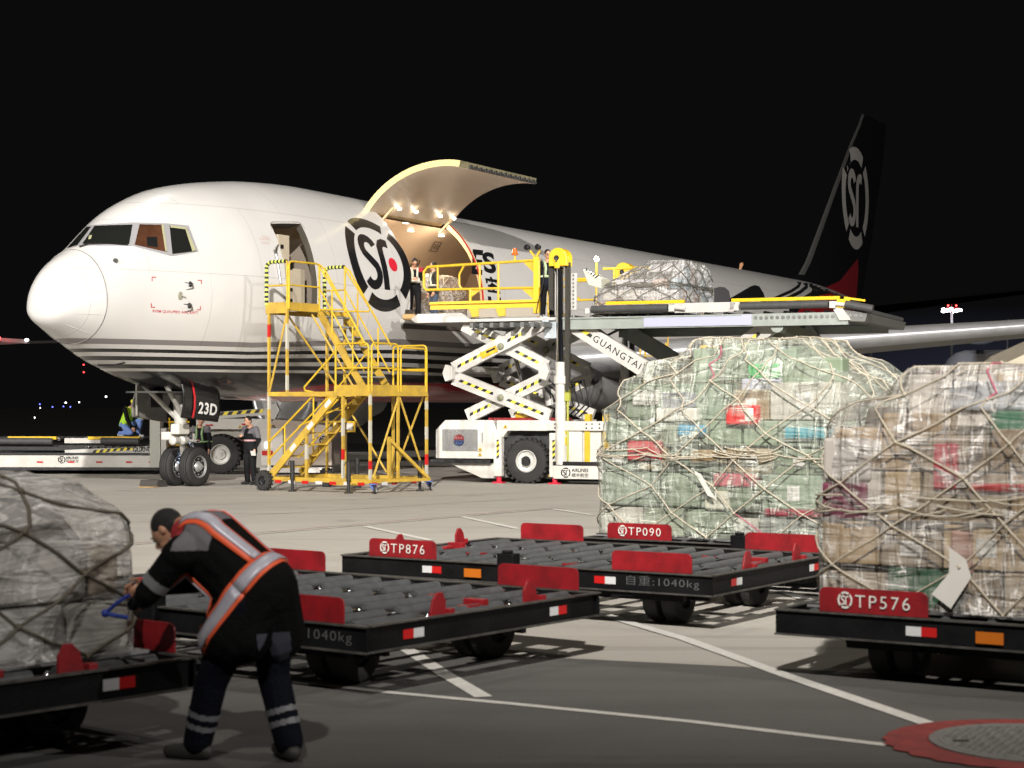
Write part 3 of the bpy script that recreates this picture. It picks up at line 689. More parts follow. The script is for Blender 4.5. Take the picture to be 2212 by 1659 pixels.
# ---- wings
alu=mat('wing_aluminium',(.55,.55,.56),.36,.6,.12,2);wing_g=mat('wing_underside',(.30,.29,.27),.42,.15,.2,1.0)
def wing(sg,name):
    secs=[]
    for l,s0,ch,z,tk in((2.0,14.2,10.5,3.45,1.15),(3.2,15.5,9.6,3.52,1.05),(8,18.8,7.2,3.98,.80),(14,23.0,5.2,4.50,.55),(20,27.2,3.8,5.05,.38),(24,30.0,2.6,5.45,.2)):
        r=[]
        for f in(0,.008,.03,.08,.2,.4,.6,.8,1,.8,.6,.4,.2,.08,.03,.008):
            pass
        up=[0,.008,.03,.08,.2,.4,.6,.8,1]
        th=lambda f:(1.48*sqrt(f)-.63*f-1.76*f*f+1.42*f**3-.51*f**4)
        top=[V((s0+ch*f,sg*l,z+tk*1.0*th(f)+.02*ch*f)) for f in up]
        bot=[V((s0+ch*f,sg*l,z-tk*1.35*th(f)+.02*ch*f)) for f in up[::-1][1:-1]]
        secs.append(top+bot)
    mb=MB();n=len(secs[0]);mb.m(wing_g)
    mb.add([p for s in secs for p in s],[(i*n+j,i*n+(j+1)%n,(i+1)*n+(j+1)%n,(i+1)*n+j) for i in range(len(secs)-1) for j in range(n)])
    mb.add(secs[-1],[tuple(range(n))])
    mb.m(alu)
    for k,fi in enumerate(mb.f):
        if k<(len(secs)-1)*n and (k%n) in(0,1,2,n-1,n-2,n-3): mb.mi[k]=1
    return mb.build(name,None,plane,True)
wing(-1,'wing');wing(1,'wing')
mb=MB()
for k in range(5):
    l=-(11.5+1.9*k);mb.lathe([(0,.28),(.012,.27)],(24.6+1.33*k+.0,l,4.04+.172*k),(0,.08,-1),20)
mb.build('access_panel',dark_steel,plane)
# wing root fairing
mb=MB();G_=[]
for s in [12.3+.8*i for i in range(20)]:
    f=min(1,sqrt(max(0,(s-12.3)/3.5)))*min(1,sqrt(max(0,(27.5-s)/4)));row=[]
    for k in range(13):
        a=-pi/2+pi*k/12;row.append(V((s,-(1.9+1.35*f*cos(a)**.7 if cos(a)>1e-6 else 1.9),2.95+(1.05*f)*sin(a)-.12*f)))
    G_.append(row)
grid(mb,G_);mb.build('wing_fairing',mat('fairing_grey',(.20,.195,.19),.35,0,.2,1.5),plane,True)
p=cast(1273,763,0)
mb=MB();mb.lathe([(0,.0),(.0,.34),(.10,.30),(.12,.28)],(16.1,-3.26,3.02),(-.15,-1,.1),24);mb.build('air_inlet',mat('inlet_dark',(.03,.03,.03),.5,.4),plane)
# engine
eng_c=V((15.2,-7.9,2.35));white_e=mat('engine_white',(.6,.58,.55),.3)
for sg in(-1,1):
    c=V((14.6,sg*7.9,2.35))
    mb=MB();mb.m(alu).lathe([(.5,1.02),(.1,1.08),(0,1.17),(.05,1.27),(.3,1.34)],c,(1,0,0),40)
    mb.m(white_e).lathe([(.3,1.34),(1.2,1.42),(2.6,1.4),(4.2,1.15),(4.3,1.0),(5.6,.7),(5.7,.4),(6.3,.1)],c,(1,0,0),40);e=mb.build('engine',None,plane,True)
    mb=MB();mb.lathe([(.7,1.02),(.72,.35),(.3,.02)],c,(1,0,0),32);mb.build('fan',dark_steel,e,True)
    mb=MB();mb.add([c+V(p) for p in((1.5,-.15,1.3),(6.5,-.15,1.6),(6.5,-.15,.9),(4.3,-.15,.8),(1.5,.15,1.3),(6.5,.15,1.6),(6.5,.15,.9),(4.3,.15,.8))],[(0,1,2,3),(7,6,5,4),(0,4,5,1),(1,5,6,2),(2,6,7,3),(3,7,4,0)]);mb.build('pylon',white_e,plane)
# ---- nose gear
ng=bpy.data.objects.new('nose_gear',None);COL.objects.link(ng);ng.parent=plane
gearw=mat('gear_white',(.50,.49,.45),.4,.1,.3,5)
for y in(-.31,.31):
    mb=MB();mb.lathe([(-.17,.28),(-.175,.34),(-.165,.42),(-.12,.468),(-.06,.485),(0,.487),(.06,.485),(.12,.468),(.165,.42),(.175,.34),(.17,.28)],(0,y,.487),(0,-1,0),48,False)
    for k in(-.09,-.03,.03,.09):
        pass
    w=mb.build('wheel',rubber,ng,True)
    mb=MB();mb.lathe([(-.1,.28),(.155,.28),(.165,.265),(.10,.24),(.08,.15),(.13,.12),(.15,.09),(.19,.08),(.2,.03)],(0,y,.487),(0,-1,0),32)
    for k in range(8):
        a=2*pi*k/8;mb.lathe([(.07,.02),(.12,.018)],(.19*cos(a),y,.487+.19*sin(a)),(0,-1,0),8)
    mb.build('rim',mat('rim_silver',(.40,.41,.40),.35,.5),w,'auto')
    mb=MB()
    for k in(-.10,-.035,.035,.10): mb.lathe([(k-.006,.4855),(k-.005,.4895),(k+.005,.4895),(k+.006,.4855)],(0,y,.487),(0,-1,0),48)
    mb.build('tread_groove',mat('groove_black',(.006,.006,.006),.9),w)
mb=MB();mb.tube([(0,-.2,.487),(0,.2,.487)],.07,12);mb.tube([(0,0,.45),(-.12,0,1.35)],.085,16)
mb.m(gearw);mb.build('axle',chrome,ng,'auto')
mb=MB();mb.tube([(-.12,0,1.15),(-.28,0,2.55)],.15,16);mb.tube([(-.12,0,1.1),(-.13,0,1.2)],.19,16)
mb.tube([(-.2,-.12,1.7),(-1.15,-.35,2.5)],.06,10);mb.tube([(-.2,.12,1.7),(-1.15,.35,2.5)],.06,10)
mb.tube([(.10,0,.62),(.34,0,.9),(.1,0,1.2)],.045,8);mb.bar((.05,-.14,1.32),(-.22,-.14,1.34),.1,.2)
mb.build('strut',gearw,ng,'auto')
mb=MB();mb.box((-.45,-.22,1.42),(.42,.26,.26));mb.box((-.42,.05,1.25),(.5,.3,.2));mb.build('steering_box',mat('box_cream',(.55,.53,.47),.4),ng,bevel=.03)
mb=MB()
for c in((-.62,-.28,1.14),(-.3,-.3,1.14)): mb.tube([V(c),V(c)+V((-.22,-.03,0))],[.09,.11],14);mb.ell(V(c)+V((-.22,-.03,0)),(.05,.11,.11),12,8)
mb.tube([(-.62,-.28,1.14),(.1,-.25,1.12)],.035,8)
mb.build('steering_cylinder',gearw,ng,'auto')
mb=MB()
for k in range(10):
    a=random.random()*.5;z0=1.05+.6*random.random();mb.tube([(-.1-a,-.2,z0),(-.15-a*.6,-.26,z0-.1),(.02,-.2,z0-.3*random.random())],.012,5)
mb.build('hydraulic_hose',black_p,ng)
mb=MB();mb.box((.05,-.19,1.22),(.12,.1,.18));mb.tube([(.12,-.2,1.12),(.3,-.2,1.12)],.05,10);mb.build('towing_fitting',chrome,ng,bevel=.01)
blue_l=mat('taxi_lamp',(.6,.7,1),.3,emis=(.62,.72,1),es=5)
mb=MB();mb.ell((-.05,-.05,.78),(.05,.05,.05),12,8);mb.build('inspection_lamp',blue_l,ng)
lamp('gear_lamp','POINT',PM@V((.06,.0,.75)),9,(.6,.7,1),size=.06)
# gear doors
mb=MB();arcp=lambda u:[(V((x,-.55-.22*sin(pi*(1-v)*.55)+.0,2.75-1.05*v)))for x in(0,) for v in(0,)]
def gdoor(name,s0,s1,y0,y1,z1,z0,m,bulge=.12,dz=0):
    G_=[];n=9
    for s in(s0,s0+.06,s1-.1,s1):
        row=[]
        for k in range(n):
            v=k/(n-1);row.append(V((s,y0+(y1-y0)*v+(-bulge if y0<0 else bulge)*sin(pi*v*.8),z1+(z0-z1)*v+(dz*(s-s0)/(s1-s0)))))
        G_.append(row)
    mb=MB();grid(mb,G_);o=mb.build(name,m,ng,True);md=o.modifiers.new('t','SOLIDIFY');md.thickness=.04;return o,G_
gd,G_=gdoor('gear_door',-1.0,.40,-.66,-.62,2.74,1.70,mat('gear_door_black',(.009,.009,.010),.25,coat=.2),.16,-.12)
gd2,_=gdoor('gear_door',-.95,.35,.62,.78,2.55,1.72,mat('gear_door_grey',(.17,.16,.14),.5,0,.3,3),.12,-.15)
def doorpt(a,b,off=.012):   # a along s 0..1, b down 0..1
    v=b;s=-1.0+1.40*a;return V((s,-.66+.04*v-.16*sin(pi*v*.8)-off,2.74-1.04*v-.12*a))
def ondoor(vf,x0,y0,w,h,name,m):
    mb=MB();mb.add([doorpt(x0+w*a,y0-h*b,.03) for a,b in vf[0]],vf[1]);return mb.build(name,m,gd)
t=text2d('23D',.03,1.15);ondoor((t[0],t[1]),.38,.86,.50,.28,'lettering',mat('white_lettering',(.75,.75,.72),.5))
t=text2d('33D',.02,1.15);ondoor((t[0],t[1]),.30,.25,.45,.14,'lettering',mat('grey_lettering',(.22,.22,.22),.5))
mb=MB();v,f=stroke([(.27,0.2),(.27,.5),(.27,.75),(.27,.97)],.05);mb.add([doorpt(a,b,.03) for a,b in v],f);mb.build('red_stripe',mat('stripe_red',(.6,.02,.03),.4),gd)
mb=MB();mb.bb((-.75,.45,1.95),(-.3,.50,2.35));mb.build('door_recess',black_p,ng)
mb=MB();mb.bb((-1.6,-.5,2.30),(1.0,.5,2.34));mb.build('wheel_well',mat('well_dark',(.05,.05,.045),.6),ng)
mb=MB();mb.tube([(-.98,.7,1.75),(-.98,.7,2.5)],.03);mb.build('door_bracket',mat('bracket_grey',(.2,.19,.16),.5),ng)
# exhaust-like small dark hoses under the nose
mb=MB();c=[cast(x,y,.02) for x,y in((186,782),(212,787),(240,788),(270,782))];mb.tube([q for q in c if q],.02,5);mb.build('antenna',black_p,plane)
mb=MB();mb.tube([PMI@At(1598,584,78.6),PMI@At(1602,570,78.6),PMI@At(1604,567,78.6)],[.05,.09,.02],6);mb.build('beacon_antenna',mat('orange_antenna',(.5,.25,.12),.5),plane)
# wheel chock
ck=thing('wheel_chock','flat dark grey wheel chock in front of the nose wheels','chock',G(350,1052),PA)
mb=MB();mb.prism([(-.22,0),(.22,0),(.12,.17),(-.14,.17)],(0,-.0,0),(1,0,0),(0,0,1),-.55);mb.build('block',mat('chock_rubber',(.045,.04,.035),.7,0,.2,9),ck)
mb=MB();mb.tube([(-.2,-.05,.02),(-.45,-.1,.015),(-.5,.3,.015),(-.2,.5,.02)],.012,6);mb.build('rope',mat('chock_rope',(.4,.25,.08),.7),ck)
# ================================================================ yellow maintenance stairs
# local x = u (left, away), local y = v (right, away); origin = near corner caster
SO=V((-3.19,40.1,0));su=V((-.81,.586,0)).normalized()
# local frame must be right handed: x = v, y = u  (v right/away, u left/away)
st=thing('boarding_stairs','tall yellow two-flight access stairs on wheels reaching the crew door','stairs',SO,atan2(.82,.573))
def S(u,v,z): return V((v,u,z))
U,W_,ZM,ZT=3.07,2.07,2.28,4.25
def post(u,v,z0,z1,w=.055,name='post',bands=False):
    mb=MB();mb.m(yellow_w).bar(S(u,v,z0),S(u,v,z1),w,w,(0,1,0))
    if bands:
        for i,(a,b) in enumerate(bands): mb.m(refl_r if i%3==2 else mat('faded_band',(.42,.40,.33),.6)).bar(S(u,v,a),S(u,v,b),w+.004,w+.004,(0,1,0))
    return mb.build(name,None,st)
B1=[(.1,.3),(.35,.5),(.55,.75)]
post(0,0,.25,ZM,bands=[(.32,.55),(1.15,1.65),(.56,.75),(2.0,2.25)]);post(U,0,.4,ZT,bands=[(.45,.6),(1.9,2.3),(3.6,3.9)]);post(0,W_,.25,ZM,bands=[(.3,.6),(1.2,1.5),(.6,.85),(1.9,2.1)]);post(U,W_,.3,ZT)
post(.8,0,.25,ZM,bands=[(.3,.75),(1.3,1.7),(.76,1.0)]);post(2.5,0,ZM,ZT,bands=[(2.35,2.7),(3.3,3.9)]);post(2.5,W_,.3,ZT);post(1.0,W_,.3,ZM);post(0,1.0,.25,ZM)
post(1.9,0,.3,1.3,.06,bands=[(.75,1.1)])
for z in(ZM-.02,.28):
    mb=MB()
    for a,b in(((0,0),(U,0)),((0,W_),(U,W_)),((0,0),(0,W_)),((U,0),(U,W_))): mb.bar(S(*a,z),S(*b,z),.08,.1)
    if z>1: mb.bar(S(1.06,0,ZM-.02),S(1.06,W_,ZM-.02),.07,.09)
    mb.build('frame_ring',yellow_w,st)
mb=MB()
for i in range(7):
    a=S(2.75-.42*i,-.042,.22);mb.m(refl_w if i%2 else refl_r).box(a,(.004,.2,.07))
for i in range(6):
    mb.m(refl_w if i%2 else refl_r).box(S(-.042,.1+.36*i,.22),(.2,.004,.07))
mb.build('reflector_tape',None,st)
def deck(u0,u1,v0,v1,z,name='platform'):
    mb=MB();mb.bb(S(u0,v0,z),S(u1,v1,z+.03));o=mb.build(name,tread_g,st)
    mb=MB();t=.16
    mb.bb(S(u0,v0-.012,z-.04),S(u1,v0,z+t));mb.bb(S(u0-.012,v0,z-.04),S(u0,v1,z+t))
    if name!='x': mb.bb(S(u0,v1,z-.04),S(u1,v1+.012,z+t))
    mb.build('toe_board',yellow_w,st);return o
deck(0,1.06,0,W_,ZM+.02);deck(2.5,3.15,0,1.1,ZT);
mb=MB();mb.bb(S(2.5,1.13,ZT-.02),S(3.15,W_,ZT+.01));mb.build('platform',tread_g,st)
mb=MB();mb.bar(S(2.5,1.1,ZT-.05),S(2.5,W_,ZT-.05),.06,.1);mb.bar(S(3.15,0,ZT-.06),S(3.15,W_,ZT-.06),.06,.1);mb.bar(S(2.5,0,ZT-.06),S(3.15,0,ZT-.06),.06,.08);mb.bar(S(2.5,W_,ZT-.06),S(3.15,W_,ZT-.06),.06,.08);mb.build('platform_frame',yellow_w,st)
def hoop(P,z0,h,name='handrail',mid=True,r=.024,mt=yellow_p):
    """rail round points P (u,v): two uprights, top rail with rounded corners, one mid rail"""
    mb=MB();a=S(*P[0],z0);b=S(*P[-1],z0);pts=[a]
    k=.09
    tp=[S(*p,z0+h) for p in P]
    d0=(tp[1]-tp[0]).normalized();d1=(tp[-2]-tp[-1]).normalized()
    pts+= [tp[0]-V((0,0,k)),tp[0]-V((0,0,k*.3))+d0*k*.3,tp[0]+d0*k]+tp[1:-1]+[tp[-1]+d1*k,tp[-1]-V((0,0,k*.3))+d1*k*.3,tp[-1]-V((0,0,k)),b]
    mb.tube(pts,r,8)
    if mid: mb.tube([S(*p,z0+h*.5) for p in P],r*.85,8)
    return mb.build(name,mt,st,'auto')
# middle platform rails
hoop([(1.02,0),(.05,0)],ZM,1.12);hoop([(0,.05),(0,1.0)],ZM,1.12);hoop([(0,1.1),(0,W_-.03)],ZM,1.04);hoop([(0,W_),(1.0,W_)],ZM,1.12)
mb=MB();mb.tube([S(1.02,0,ZM+.02),S(1.6,0,ZM-.0),S(1.95,0,ZM+.06),S(1.97,0,ZM+.14),S(1.02,0,ZM+.95)],.024,8);mb.tube([S(.98,0,ZM+.1),S(.15,0,ZM+.85)],.02);mb.build('handrail',yellow_p,st,'auto')
# top platform hoops with black-yellow padding
hzm=MB()
def pad(mb,P,r=.045,n=10):
    """padding: alternating slanted rings along a polyline"""
    L=[0]
    for a,b in zip(P,P[1:]): L.append(L[-1]+(b-a).length)
    T=L[-1];k=int(T/.055)
    def at(t):
        for i in range(len(P)-1):
            if t<=L[i+1]: return P[i].lerp(P[i+1],(t-L[i])/max(1e-6,L[i+1]-L[i]))
        return P[-1]
    for i in range(k):
        mb.m(hz_black if i%2 else mat('pad_yellow',(.55,.62,.12),.6)).tube([at(T*i/k),at(T*(i+1)/k)],r,8)
for v,uo in((0,0),(W_,-.05)):
    hp=[S(3.15,v,ZT),S(3.15,v,ZT+1.0),S(3.10,v,ZT+1.08),S(3.0,v,ZT+1.11),S(2.52,v,ZT+1.11)]
    mb=MB();mb.tube(hp+[S(2.50,v,ZT+1.05),S(2.5,v,ZT)],.024,8);mb.tube([S(3.15,v,ZT+.55),S(2.5,v,ZT+.55)],.02,8);mb.build('handrail',yellow_p,st,'auto')
    mb=MB();pad(mb,[hp[0]+V((0,0,.1))]+hp[1:]);mb.build('rail_padding',None,st)
hoop([(2.47,.03),(2.47,1.1)],ZT,1.11)
# flights
def flight(u0,z0,u1,z1,v0,v1,n,m_t,strm):
    for v in(v0,v1):
        mb=MB();mb.m(strm).bar(S(u0,v,z0),S(u1,v,z1),.05,.17)
        if strm is yellow_w and v==0:
            mb.m(white_mark)
            for a in(.08,.35,.62): 
                p=S(u0,v,z0).lerp(S(u1,v,z1),a);q=S(u0,v,z0).lerp(S(u1,v,z1),a+.08);mb.bar(p,q,.056,.10)
        mb.build('stringer',None,st)
    for i in range(n):
        f=(i+.5)/n;u=u0+(u1-u0)*f;z=z0+(z1-z0)*f
        mb=MB();mb.box(S(u,(v0+v1)/2,z+.03),(v1-v0-.05,.24,.035));mb.build('step',m_t,st)
flight(2.5,ZT-.05,1.06,ZM,1.15,W_-.02,8,tread_g,yellow_w)
flight(1.0,ZM-.02,2.97,.38,.0,1.0,7,yellow_w,yellow_w)
# stair handrails
for v in(1.13,W_):
    mb=MB();mb.tube([S(2.5,v,ZT+1.1),S(2.35,v,ZT+1.0),S(1.06,v,ZM+1.12)],.024,8);mb.tube([S(2.5,v,ZT+.55),S(1.1,v,ZM+.5)],.02,8)
    for f in(.28,.72): 
        u=2.5-1.44*f;z=ZT-(ZT-ZM)*f;mb.tube([S(u,v,z),S(u,v,z+1.02)],.02,8)
    mb.tube([S(2.5,v,ZT+.02),S(2.3,v,ZT+.02),S(1.75,v,ZT+.0),S(1.72,v,ZT+.08),S(2.5,v,ZT+1.05)],.022,8)
    mb.build('handrail',yellow_p,st,'auto')
for v in(0,1.0):
    mb=MB();mb.tube([S(1.06,v,ZM-.1),S(3.03,v,1.5)],.022,8) if v else None
    mb.tube([S(1.75,v,ZM-.1),S(3.05,v,1.15)],.024,8);mb.tube([S(1.25,v,ZM-.1),S(3.05,v,.75)],.022,8)
    for f in(.35,.8):
        u=1+1.97*f;z=ZM-1.9*f;mb.tube([S(u,v,z),S(u,v,min(z+.75,ZM-.1))],.02,8)
    mb.build('handrail',yellow_p,st,'auto')
# braces
for a,b in((S(2.5,0,ZT-.1),S(3.05,0,ZM+.05)),(S(2.5,W_*.42,ZT-.1),S(1.6,W_*.42+.5,ZM+.1)),(S(3.05,W_*.3,ZT-.1),S(2.6,W_,ZM)),(S(0,.1,.35),S(0,1.02,ZM-.1)),(S(0,1.06,ZM-.1),S(0,W_-.06,.35)),(S(3.0,.1,.4),S(3.0,W_,1.9)),(S(1.2,W_,.4),S(2.6,W_,2.2)),(S(.1,W_,2.2),S(.95,W_,.4))):
    mb=MB();mb.tube([a,b],.026,8);mb.build('brace',yellow_w,st,'auto')
# tow triangle
mb=MB();mb.bar(S(-.02,.65,.28),S(-.02,.65,1.28),.07,.07,(0,1,0));mb.bar(S(-.02,.66,1.22),S(-.3,1.75,.3),.07);mb.bar(S(-.06,.6,.28),S(-.3,1.8,.28),.07);mb.build('tow_bar',yellow_w,st)
# wheels, casters, jacks
def wheel(c,r,w,ax,parent,rimm,tyre=rubber,knob=0,nm='wheel',rimr=.5):
    mb=MB();mb.lathe([(-w*.45,r*rimr),(-w*.5,r*.72),(-w*.42,r*.93),(-w*.2,r),(w*.2,r),(w*.42,r*.93),(w*.5,r*.72),(w*.45,r*rimr)],c,ax,36,False)
    if knob:
        A=V(ax).normalized();x=A.orthogonal().normalized();y=A.cross(x)
        for k in range(knob):
            a=2*pi*k/knob;rd=x*cos(a)+y*sin(a);tg=A.cross(rd)
            for sd in(-1,1):
                p=V(c)+rd*(r*1.0)+A*sd*w*.25+tg*(.5*pi*r/knob if sd>0 else 0);mb.bar(p-A*w*.2,p+A*w*.2,.7*2*pi*r/knob*.55,.035*r/.5+.02,rd)
    wv=mb.build(nm,tyre,parent,'auto')
    mb=MB();R=r*rimr
    mb.lathe([(-w*.4,R*1.02),(w*.42,R*1.02),(w*.46,R*.94),(w*.25,R*.86),(w*.18,R*.55),(w*.34,R*.45),(w*.36,R*.2),(w*.42,R*.18),(w*.42,.001)],c,ax,28)
    A=V(ax).normalized();x=A.orthogonal().normalized();y=A.cross(x)
    mb.build('rim',rimm,wv,'auto');return wv
wheel(S(3.12,-.12,.235),.225,.16,(-1,0,0),st,black_p,knob=16);wheel(S(3.12,W_+.05,.235),.225,.16,(1,0,0),st,black_p,knob=16)
blue_c=mat('caster_blue',(.10,.16,.45),.4)
for u,v in((-.02,.02),(-.02,W_)):
    c=S(u-.05,v,.10);mb=MB();mb.box(c+V((.0,0,.12)),(.13,.13,.03));mb.bar(c+V((0,.03,.1)),c+V((.02,-.03,0)),.14,.03,(0,1,0));mb.build('caster_fork',blue_c,st,bevel=.005)
    wheel(c+V((.02,-.04,0)),.095,.05,(0.45,-.9,0),st,mat('caster_rim',(.4,.4,.42),.4),nm='caster_wheel',rimr=.7)
for u,v in((2.25,-.1),(.55,-.1),(-.05,1.75),(2.2,W_+.1)):
    mb=MB();mb.tube([S(u,v,.28),S(u,v,.72)],.055,12);mb.tube([S(u,v,.03),S(u,v,.3)],.035,10);mb.tube([S(u,v,.0),S(u,v,.025)],.1,14);mb.tube([S(u,v,.68),S(u+.1,v,.70),S(u+.12,v,.62)],.012,6);mb.build('jack_stand',mat('jack_black',(.03,.03,.03),.45,.4),st,'auto')
mb=MB();mb.bb(S(1.3,.9,.12),S(1.9,1.4,.35));mb.build('ballast_box',yellow_w,st,bevel=.01)
mb=MB();mb.bb(S(2.2,W_+.03,1.35),S(2.9,W_+.05,1.62));mb.build('sign_frame',yellow_p,st);mb=MB();mb.bb(S(2.26,W_+.0,1.4),S(2.84,W_+.028,1.57));mb.build('sign_board',white_p,st)
# ================================================================ main deck cargo loader
# local x along the loader (towards the right), y away from the camera
LO=V((-.5,45.9,0));LA=atan2(-.387,.922)
ld=thing('cargo_loader','large white scissor-lift loader with yellow railings raised to the open cargo door','cargo loader',LO,LA)
WL=5.0
bluegrey=mat('beam_grey',(.30,.33,.30),.4,.2,.15,3);pale=mat('deck_side_white',(.50,.485,.45),.35,0,.15,3);redfoot=mat('jack_red',(.45,.01,.03),.4)
def lbox(a,b,name,m,bevel=.015,par=None):
    mb=MB();mb.bb(a,b);return mb.build(name,m,par or ld,bevel=bevel)
# chassis: engine box in front, wheel arches, rear frame
mb=MB();mb.prism([(-1.62,.62),(.12,.62),(.12,1.33),(-.0,1.62),(-1.35,1.62),(-1.62,1.36)],(0,0.0,0),(1,0,0),(0,0,1),-3.4);mb.build('engine_housing',white_p,ld,bevel=.02)
mb=MB();mb.prism([(-1.75,.50),(-.05,.50),(-.05,.60),(-1.75,.60)],(0,-.05,0),(1,0,0),(0,0,1),-3.5);mb.build('bumper',black_p,ld,bevel=.01)
mb=MB();mb.prism([(-1.3,.5),(.1,.5),(.1,.12),(-.35,.12)],(0,.1,0),(1,0,0),(0,0,1),-3.2);mb.build('skid_plate',white_p,ld,bevel=.01)
mesh_g=mat('grille_grey',(.45,.45,.43),.4,.1)
mb=MB();mb.m(mat('grille_back',(.10,.10,.10),.6)).bb((-1.42,-.012,.82),(-.42,-.004,1.38))
for i in range(-14,15):
    x=-.92+i*.075
    for sgn in(1,-1):
        a=V((x-.28*sgn*1,-.022,.82));b=V((x+.28*sgn,-.022,1.38))
        lo,hi=-1.42,-.42
        if (a.x<lo and b.x<lo)or(a.x>hi and b.x>hi):continue
        def cl(p,q):
            if p.x<lo:p=p+(q-p)*((lo-p.x)/(q.x-p.x))
            if p.x>hi:p=p+(q-p)*((hi-p.x)/(q.x-p.x))
            return p
        mb.m(mesh_g).bar(cl(a,b),cl(b,a),.022,.008)
mb.build('radiator_grille',None,ld)
mb=MB()
mb.m(red_p).prism([(.145*cos(radians(a)),.14*sin(radians(a))) for a in range(0,181,12)],(-.93,-.045,1.11),(1,0,0),(0,0,1),.01)
mb.m(mat('emblem_navy',(.01,.03,.11),.4)).prism([(.145*cos(radians(a)),.14*sin(radians(a))) for a in range(180,361,12)],(-.93,-.045,1.09),(1,0,0),(0,0,1),.01)
mb.m(white_mark)
for x in(-.07,0,.07): mb.prism([(-.012,0),(.012,0),(0,.04)],(-.93+x,-.058,1.15),(1,0,0),(0,0,1),.004);mb.prism([(-.012,.03),(.012,.03),(0,0)],(-.93+x,-.058,1.0),(1,0,0),(0,0,1),.004)
mb.build('round_emblem',None,ld)
lbox((-.30,-.03,1.05),(-.26,-.01,1.3),'door_handle',steel)
mb=MB()
def tri(mb,x,z,s,y): mb.m(yellow_p).prism([(-s,0),(s,0),(0,1.7*s)],(x,y,z),(1,0,0),(0,0,1),.003);mb.m(black_p).prism([(-s*.5,s*.2),(s*.5,s*.2),(0,s*1.1)],(x,y-.003,z),(1,0,0),(0,0,1),.001)
for x,z in((-.33,.83),(-.33,.7),(.12,.2),(1.62,.2),(.38,1.42),): tri(mb,x,z,.06,-.055)
mb.build('warning_sticker',None,ld)
mb=MB();mb.prism([(.12,1.18),(.30,1.18),(.42,1.35),(1.62,1.35),(1.62,1.62),(.12,1.62)],(0,-.02,0),(1,0,0),(0,0,1),-3.4);mb.build('fender',white_p,ld,bevel=.015)
lbox((.1,.3,.45),(1.7,.34,1.4),'wheel_arch',mat('arch_dark',(.03,.03,.03),.7))
for y in(.16,3.1):
    w=wheel((.93,y,.575),.575,.36,(0,-1,0),ld,mat('rim_white',(.55,.54,.50),.4,0,.2,6),knob=24,rimr=.5)
    mb=MB();mb.lathe([(.0,.13),(.03,.12)],(.93,y-.165 if y<1 else y+.165,.575),(0,-1,0),20)
    for k in range(5): a=2*pi*k/5;mb.m(black_p).lathe([(.03,.035),(.045,.03)],(.93+.10*cos(a),y-.165,.575+.10*sin(a)),(0,-1,0),8)
    mb.build('hub',white_p,w,'auto')
for x in(.16,1.70):
    lbox((x-.11,-.06,.18),(x+.11,.14,1.3),'jack_leg',white_p,.012)
    mb=MB();mb.tube([(x,.05,0),(x,.05,.2)],.07,12);mb.box((x,.05,.02),(.28,.22,.04));mb.build('jack_foot',redfoot,ld)
    mb=MB();mb.hazard((x-.02,-.064,.62),(x-.02,-.064,1.12),(.07,0,.0),0,step=.07);mb.build('hazard_tape',None,ld)
mb=MB();mb.bb((1.78,.0,.42),(2.45,.5,1.5));mb.bb((2.45,.05,.35),(2.95,.4,1.58));mb.build('hydraulic_cabinet',white_p,ld,bevel=.02)
mb=MB();mb.bb((1.98,-.03,1.28),(2.04,0,1.5));mb.bb((1.97,-.035,1.0),(2.05,-.005,1.2));mb.build('cabinet_latch',yellow_p,ld)
lbox((1.7,-.08,.02+.12),(3.1,.5,.48),'side_skirt',white_p);lbox((1.7,-.10,.48),(3.1,-.02,.58),'skirt_rubber',black_p)
lbox((1.55,-.06,1.36),(3.15,.2,1.60),'top_rail',white_p)
mb=MB()
for x in(1.75,1.95,2.6,2.75,2.95):
    for z in(1.43,1.53): mb.tube([(x,-.075,z),(x,-.055,z)],.022,8)
mb.build('bolt',dark_steel,ld)
mb=MB();flat(mb,(LG[0],LG[1]),(2.05,-.086,.30),(.13,0,0),(0,0,.13));label_text(mb,'AIRLINES',(2.21,-.086,.32),(.45,0,0),(0,0,.09),.02);label_text(mb,'顺丰航空',(2.21,-.086,.19),(.45,0,0),(0,0,.10),.01);mb.build('lettering',black_l,ld)
# long rear frame
for y in(.05,WL-.3): lbox((3.1,y,.12),(8.8,y+.25,.42),'chassis_rail',white_p);lbox((3.1,y-.03,.42),(8.8,y+.28,.50),'rail_rubber',black_p,.0)
mb=MB();mb.box((3.5,.03,.25),(.2,.01,.2));mb.box((3.5,.024,.25),(.02,.01,.14));mb.box((3.5,.023,.25),(.14,.01,.02));mb.build('target_plate',mesh_g,ld)
for x,y in((7.6,.5),(7.6,WL-.6)): wheel((x,y,.4),.4,.3,(0,-1,0),ld,mat('rim_white',(.5,.5,.5)),rimr=.55)
lbox((.2,1.0,.6),(8.6,3.9,1.1),'chassis_frame',mat('frame_dark',(.06,.06,.06),.6,.2),.02)
